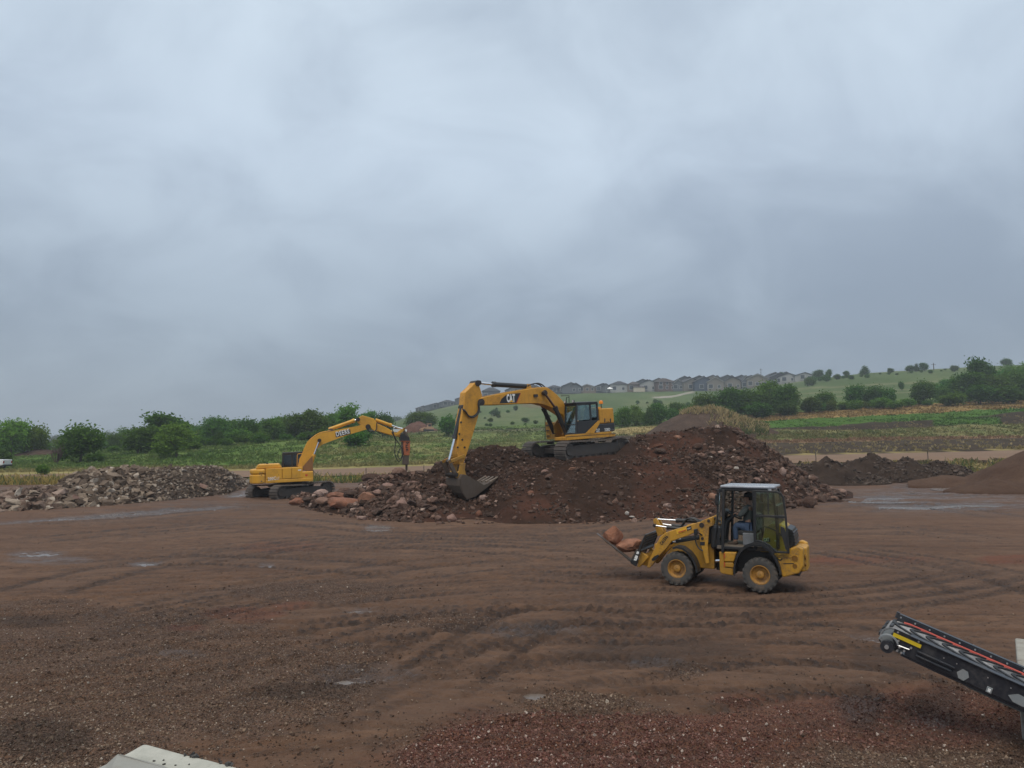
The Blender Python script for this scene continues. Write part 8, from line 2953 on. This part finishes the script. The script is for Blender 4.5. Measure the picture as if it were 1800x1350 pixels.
    c.slab([(hc.x + .06, -.07), (hc.x + .06, .07), (hc.x + .14, .06), (hc.x + .165, 0), (hc.x + .14, -.06)], hc.z + .018, hc.z + .032)
    c.build('cap', M_CAP, root, True)
    # face
    fx = hc.x + .088
    for s in (1, -1):
        MB().lathe([(.001, -.006), (.008, -.003), (.009, .002), (.001, .006)], (fx - .006, s * .032, hc.z - .002), 8, 'X').build('eye', M_CAP, root, True)
        MB().box((hc.x - .01, s * .084, hc.z - .02), (.035, .018, .06)).build('ear', M_SKIN, root, bevel=0.008)
    MB().prism([(fx - .02, hc.z - .002), (fx + .022, hc.z - .036), (fx - .02, hc.z - .044)], -.014, .014).build('nose', M_SKIN, root, bevel=0.005)
    MB().box((fx - .006, 0, hc.z - .068), (.012, .045, .008)).build('mouth', plain('lips', (.24, .09, .075), .5), root)
    MB().lathe([(.088, -.05), (.094, 0), (.094, .035)], (hc.x - .02, 0, hc.z), 16, 'Z', R(95), R(265)).build('hair', plain('brown_hair', (.05, .032, .022), .9), root, True)


driver()


# ================================================================ CONVEYOR AT THE LOWER RIGHT
def conveyor():
    head = at_y(1500 + 300 / 4.5, 1050 + 330 / 4.5, 8.0)
    ux, uy = .82, -.57
    m = Matrix.Translation(head) @ Matrix.Rotation(math.atan2(uy, ux), 4, 'Z') @ Matrix.Rotation(R(19.5), 4, 'Y')
    # local x: along the belt, down towards the machine; y: across, away from us; z: off the belt
    root = empty('conveyor', 'black belt conveyor with a red edge strip reaching in from the lower right corner', 'conveyor', matrix=m)
    W, L, r_ = .46, 2.4, .11
    M_CB = paint('conveyor_black', (0.022, 0.025, 0.033), 0.28, 0.45, (0.10, 0.09, 0.085), 4.0)
    M_BELT = paint('belt_rubber', (0.13, 0.13, 0.135), 0.6, 0.95, (0.36, 0.35, 0.35), 4.0, cover=0.05)
    M_RIB = plain('belt_rib', (0.024, 0.025, 0.028), 0.55, 0, .3)
    M_BOLT = plain('zinc_bolt', (0.62, 0.63, 0.64), 0.3, 0.8)
    M_RED = paint('red_skirt', (0.66, 0.13, 0.10), 0.45, 0.15, (0.3, 0.12, 0.1), 3.0)
    M_GAL = paint('dusty_grey_steel', (0.23, 0.25, 0.26), 0.5, 0.5, (0.33, 0.31, 0.29), 5.0)
    M_RET = paint('greenish_grey_belly', (0.15, 0.17, 0.155), 0.5, 0.4, (0.2, 0.18, 0.16), 3.0)
    pts = [(L, r_)] + [(L * (1 - k / 12), r_) for k in range(1, 12)] + [(r_ * math.sin(t) * -1, r_ * math.cos(t)) for t in np.linspace(0, math.pi, 14)] + [(L, -r_)]
    MB().band(pts, .03, W - .03, .016).build('belt', M_BELT, root)
    rib = MB()
    x = -.02
    while x < L - .2:
        for (y0_, y1_) in ((.04, .23), (.42, .23)):
            for k in range(5):
                t0, t1 = k / 5, (k + 1) / 5
                a = Vector((x + .24 * (1 - t0) ** 1.7, y0_ + (y1_ - y0_) * t0, r_ + .012))
                b = Vector((x + .24 * (1 - t1) ** 1.7, y0_ + (y1_ - y0_) * t1, r_ + .012))
                d = b - a
                rib.box((a + b) / 2, (d.length + .01, .034, .024), Matrix.Rotation(math.atan2(d.y, d.x), 3, 'Z'))
        x += .16
    for t in (.35, 1.0, 1.65, 2.3):
        c = Vector((-(r_ + .012) * math.sin(t), 0, (r_ + .012) * math.cos(t)))
        for y0_, y1_ in ((.05, .21), (.41, .25)):
            rib.box(c + Vector((0, (y0_ + y1_) / 2, 0)), (.034, abs(y1_ - y0_), .024), Matrix.Rotation(-t, 3, 'Y'))
    rib.build('belt_ribs', M_RIB, root, kind='stuff')
    MB().tube([(0, .02, 0), (0, W - .02, 0)], r_ - .012, 20).build('head_pulley', M_GAL, root, True)
    # near side beam
    MB().prism([(.16, r_ + .015), (L, r_ + .015), (L, -.085), (.95, -.085), (.50, -.09), (.16, -.09)], -.045, -.015).build('side_beam', M_CB, root, bevel=0.008)
    MB().span(.16, L, -.07, .02, r_ + .016, r_ + .028).build('beam_flange', M_CB, root, bevel=0.004)
    MB().span(.26, .62, -.075, -.047, .0, .022).build('beam_rib', M_CB, root, bevel=0.008)
    MB().span(.26, .60, -.08, -.047, -.045, -.025).build('beam_rib', M_CB, root, bevel=0.008)
    MB().prism([(.14, -.095), (.5, -.093), (.95, -.088), (L, -.088), (L, -.118), (.9, -.118), (.45, -.125), (.13, -.12)], -.025, W - .05).build('belly_pan', M_CB, root)
    MB().prism([(.60, -.119), (L, -.119), (L, -.145), (.8, -.142)], .02, W - .1).build('return_pan', M_RET, root)
    # head plate with the yellow warning strip
    MB().prism([(-.02, .07), (.02, .105), (.28, .105), (.28, -.04), (.06, -.06)], -.040, -.008).build('head_plate', M_CB, root, bevel=0.008)
    pl = MB().span(.0, .285, -.052, -.042, .045, .135).build('label_plate', M_BLACKP, root)
    MB().span(.004, .28, -.058, -.0525, .052, .092).build('yellow_stripe', M_YELSTRIPE, pl)
    for x_ in (.04, .245):
        MB().disc((x_, 0, .113), .010, -.062, -.052, 10).build('bolt', M_BOLT, pl)
    MB().disc((-.01, 0, -.075), .066, -.10, -.04, 22).build('bearing_housing', M_CB, root, True)
    MB().disc((-.01, 0, -.075), .022, -.12, -.10, 12).build('shaft_end', M_BOLT, root, True)
    MB().lathe([(.09, -.08), (.105, -.08), (.105, -.04), (.09, -.04)], (-.01, 0, -.05), 18, 'Y', R(30), R(170)).build('bearing_guard', M_GAL, root, True)
    for x_, z_ in ((.07, .03), (.09, -.075), (.13, -.08), (.15, -.045), (.10, -.03), (.20, .015)):
        MB().disc((x_, 0, z_), .011, -.066, -.04, 8).build('bolt', M_BOLT, root)
    MB().tube([(.07, -.055, -.02), (.19, -.055, -.01)], .008, 6).build('take_up_screw', M_BOLT, root)
    for cx_, w_, hh in ((.70, .055, 1.0), (1.20, .10, .85)):
        MB().prism([(cx_ - w_, -.02 * hh), (cx_ - w_ * .3, .035), (cx_ + w_ * .6, .03), (cx_ + w_, -.02 * hh), (cx_ + w_ * .4, -.075 * hh), (cx_ - w_ * .5, -.07 * hh)], -.053, -.046).build('cover_plate', M_GAL, root)
    MB().span(.92, .97, -.062, -.046, -.08, -.02).build('bracket', M_GAL, root, bevel=0.004)
    MB().span(.933, .957, -.068, -.0625, -.066, -.034).build('bracket_plate', M_WHITE, root)
    for x_ in (.50, .62, .9, 1.1, 1.4):
        MB().disc((x_, 0, .06), .006, -.052, -.045, 8).build('bolt', M_BOLT, root)
    # far skirt board: black plate with bolts, red strip below it
    MB().span(-.03, L, W - .04, W - .015, r_ + .0, r_ + .075).build('skirt_board', M_CB, root, bevel=0.005)
    MB().span(-.03, L, W - .042, W + .02, r_ + .078, r_ + .088).build('skirt_flange', M_CB, root)
    MB().prism([(.05, r_ + .010), (L, r_ + .010), (L, r_ + .036), (.10, r_ + .036), (.04, r_ + .026)], W - .06, W - .043).build('red_strip', M_RED, root, bevel=0.003)
    x_ = .0
    while x_ < L:
        MB().disc((x_, 0, r_ + .058), .009, W - .052, W - .035, 8).build('bolt', M_BOLT, root)
        x_ += .148
    MB().tube([(-.04, W - .02, r_ + .03), (-.04, W - .02, r_ + .10)], .02, 10).build('end_bush', M_CB, root, True)
    R3 = m.to_3x3().inverted()
    for y in (.0, W - .06):
        top = Vector((2.3, y, -.12))
        wz = (m @ top).z
        dn = R3 @ Vector((0, 0, -(wz - gz(*(m @ top).xy) + .05)))
        MB().tube([top, top + dn], .05, 8).build('leg', M_CB, root)


M_YELSTRIPE = plain('yellow_strip', (0.62, 0.44, 0.02), 0.4, 0, .08)
conveyor()


# ================================================================ CONCRETE
def concrete():
    t = NT('pale_concrete')
    v = t.world_pos()
    n = t.noise(v, 3.0, 5, .65, .3)
    n2 = t.noise(v, 26.0, 4, .7)
    c = t.mix(t.step(n, .35, .7), (0.33, 0.33, 0.29), (0.47, 0.46, 0.41))
    c = t.mix(t.math('MULTIPLY', t.step(n2, .58, .75), .5), c, (0.17, 0.15, 0.125))
    mc = t.principled(c, .85, 0, t.bump(n2, .25, .01), .3)
    mg = paint('weathered_grey_plate', (0.27, 0.265, 0.24), .6, .45, (0.2, .18, .15), 2.0)
    mg2 = paint('stained_concrete', (0.30, 0.285, 0.25), .8, .8, (0.13, 0.10, 0.08), 2.0)
    z0 = .62
    zoom = (120, 1290, 6.0)
    P = [at_z(zoom[0] + a / 6.0, zoom[1] + b / 6.0, z0) for a, b in ((560, 230), (640, 188), (780, 108), (830, 104), (870, 114), (1230, 212), (1480, 268), (1800, 352), (2300, 560), (1500, 900), (700, 900), (300, 420))]
    poly = [(p.x, p.y) for p in P]
    m = MB().slab(poly, gz(*poly[0]) - .05, z0)
    o = m.build('concrete_block', mc, None, bevel=0.02)
    tag(o, 'pale concrete block with mud crumbs at the lower left frame edge', 'concrete block')
    r = np.random.default_rng(3)
    pos, sz = [], []
    for (a, b, s) in ((1230, 232, .028), (1300, 240, .04), (1345, 252, .035), (1320, 246, .03), (905, 290, .018), (1005, 282, .012), (1130, 335, .012), (1275, 327, .012), (1600, 305, .03), (1610, 312, .022), (1690, 330, .04), (1720, 336, .028), (1410, 262, .015), (1010, 325, .02)):
        p = at_z(zoom[0] + a / 6.0, zoom[1] + b / 6.0, z0)
        pos.append((p.x, p.y, z0 + s * .25))
        sz.append(s)
    o = scatter_stuff('mud_crumbs', ANG[:6], np.array(pos), np.array(sz) * 1.3, np.full((len(sz), 3), .06), M_ROCK_STUFF, r, 'crumbs of dark mud lying on the pale concrete block')
    # grey sloping plate leaning on the block
    z1, z2 = .72, .66
    Q = [at_z(120 + a / 6.0, 1290 + b / 6.0, z) for a, b, z in ((400, 312, z2), (520, 204, z1), (560, 208, z1), (980, 318, z1), (1075, 358, z1), (1500, 520, z1), (1100, 760, z2), (250, 760, z2), (240, 390, z2 - .05))]
    up = [tuple(p) for p in Q]
    dn = [(p.x, p.y, p.z - .05) for p in Q]
    n_ = len(up)
    MBp = MB().add(up + dn, [tuple(range(n_)), tuple(range(2 * n_ - 1, n_ - 1, -1))] + [(i, (i + 1) % n_, (i + 1) % n_ + n_, i + n_) for i in range(n_)])
    o = MBp.build('steel_plate', mg, None, bevel=0.012)
    tag(o, 'grey bent plate lying on the pale block at the lower left', 'plate')
    # block at the right edge
    f, b = at_z(1797, 1298, 0.0).xy, at_z(1784, 1121, .58).xy
    d = (b - f).normalized()
    n2_ = Vector((d.y, -d.x))
    poly = [f, b, b + n2_ * .8, f + n2_ * .8]
    o = MB().slab([(p.x, p.y) for p in poly], gz(*f) - .05, .58).build('concrete_block', mg2, None, bevel=0.02)
    tag(o, 'long pale concrete block behind the conveyor at the right frame edge', 'concrete block')


concrete()


# ================================================================ HAZE
def haze():
    x0, x1, y0, y1, z0, z1 = -4300, 4300, -90, 1660, -4.5, 95
    m = MB().span(x0, x1, y0, y1, z0, z1)
    t = NT('haze')
    v = t.node('ShaderNodeVolumePrincipled')
    v.inputs['Color'].default_value = (0.86, 0.92, 1.0, 1)
    v.inputs['Density'].default_value = 0.0006
    v.inputs['Anisotropy'].default_value = 0.25
    t.l.new(v.outputs[0], t.out.inputs['Volume'])
    o = m.build('haze', t.mat)
    o['kind'] = 'stuff'
    o['label'] = 'thin grey blue haze in the damp air'


haze()
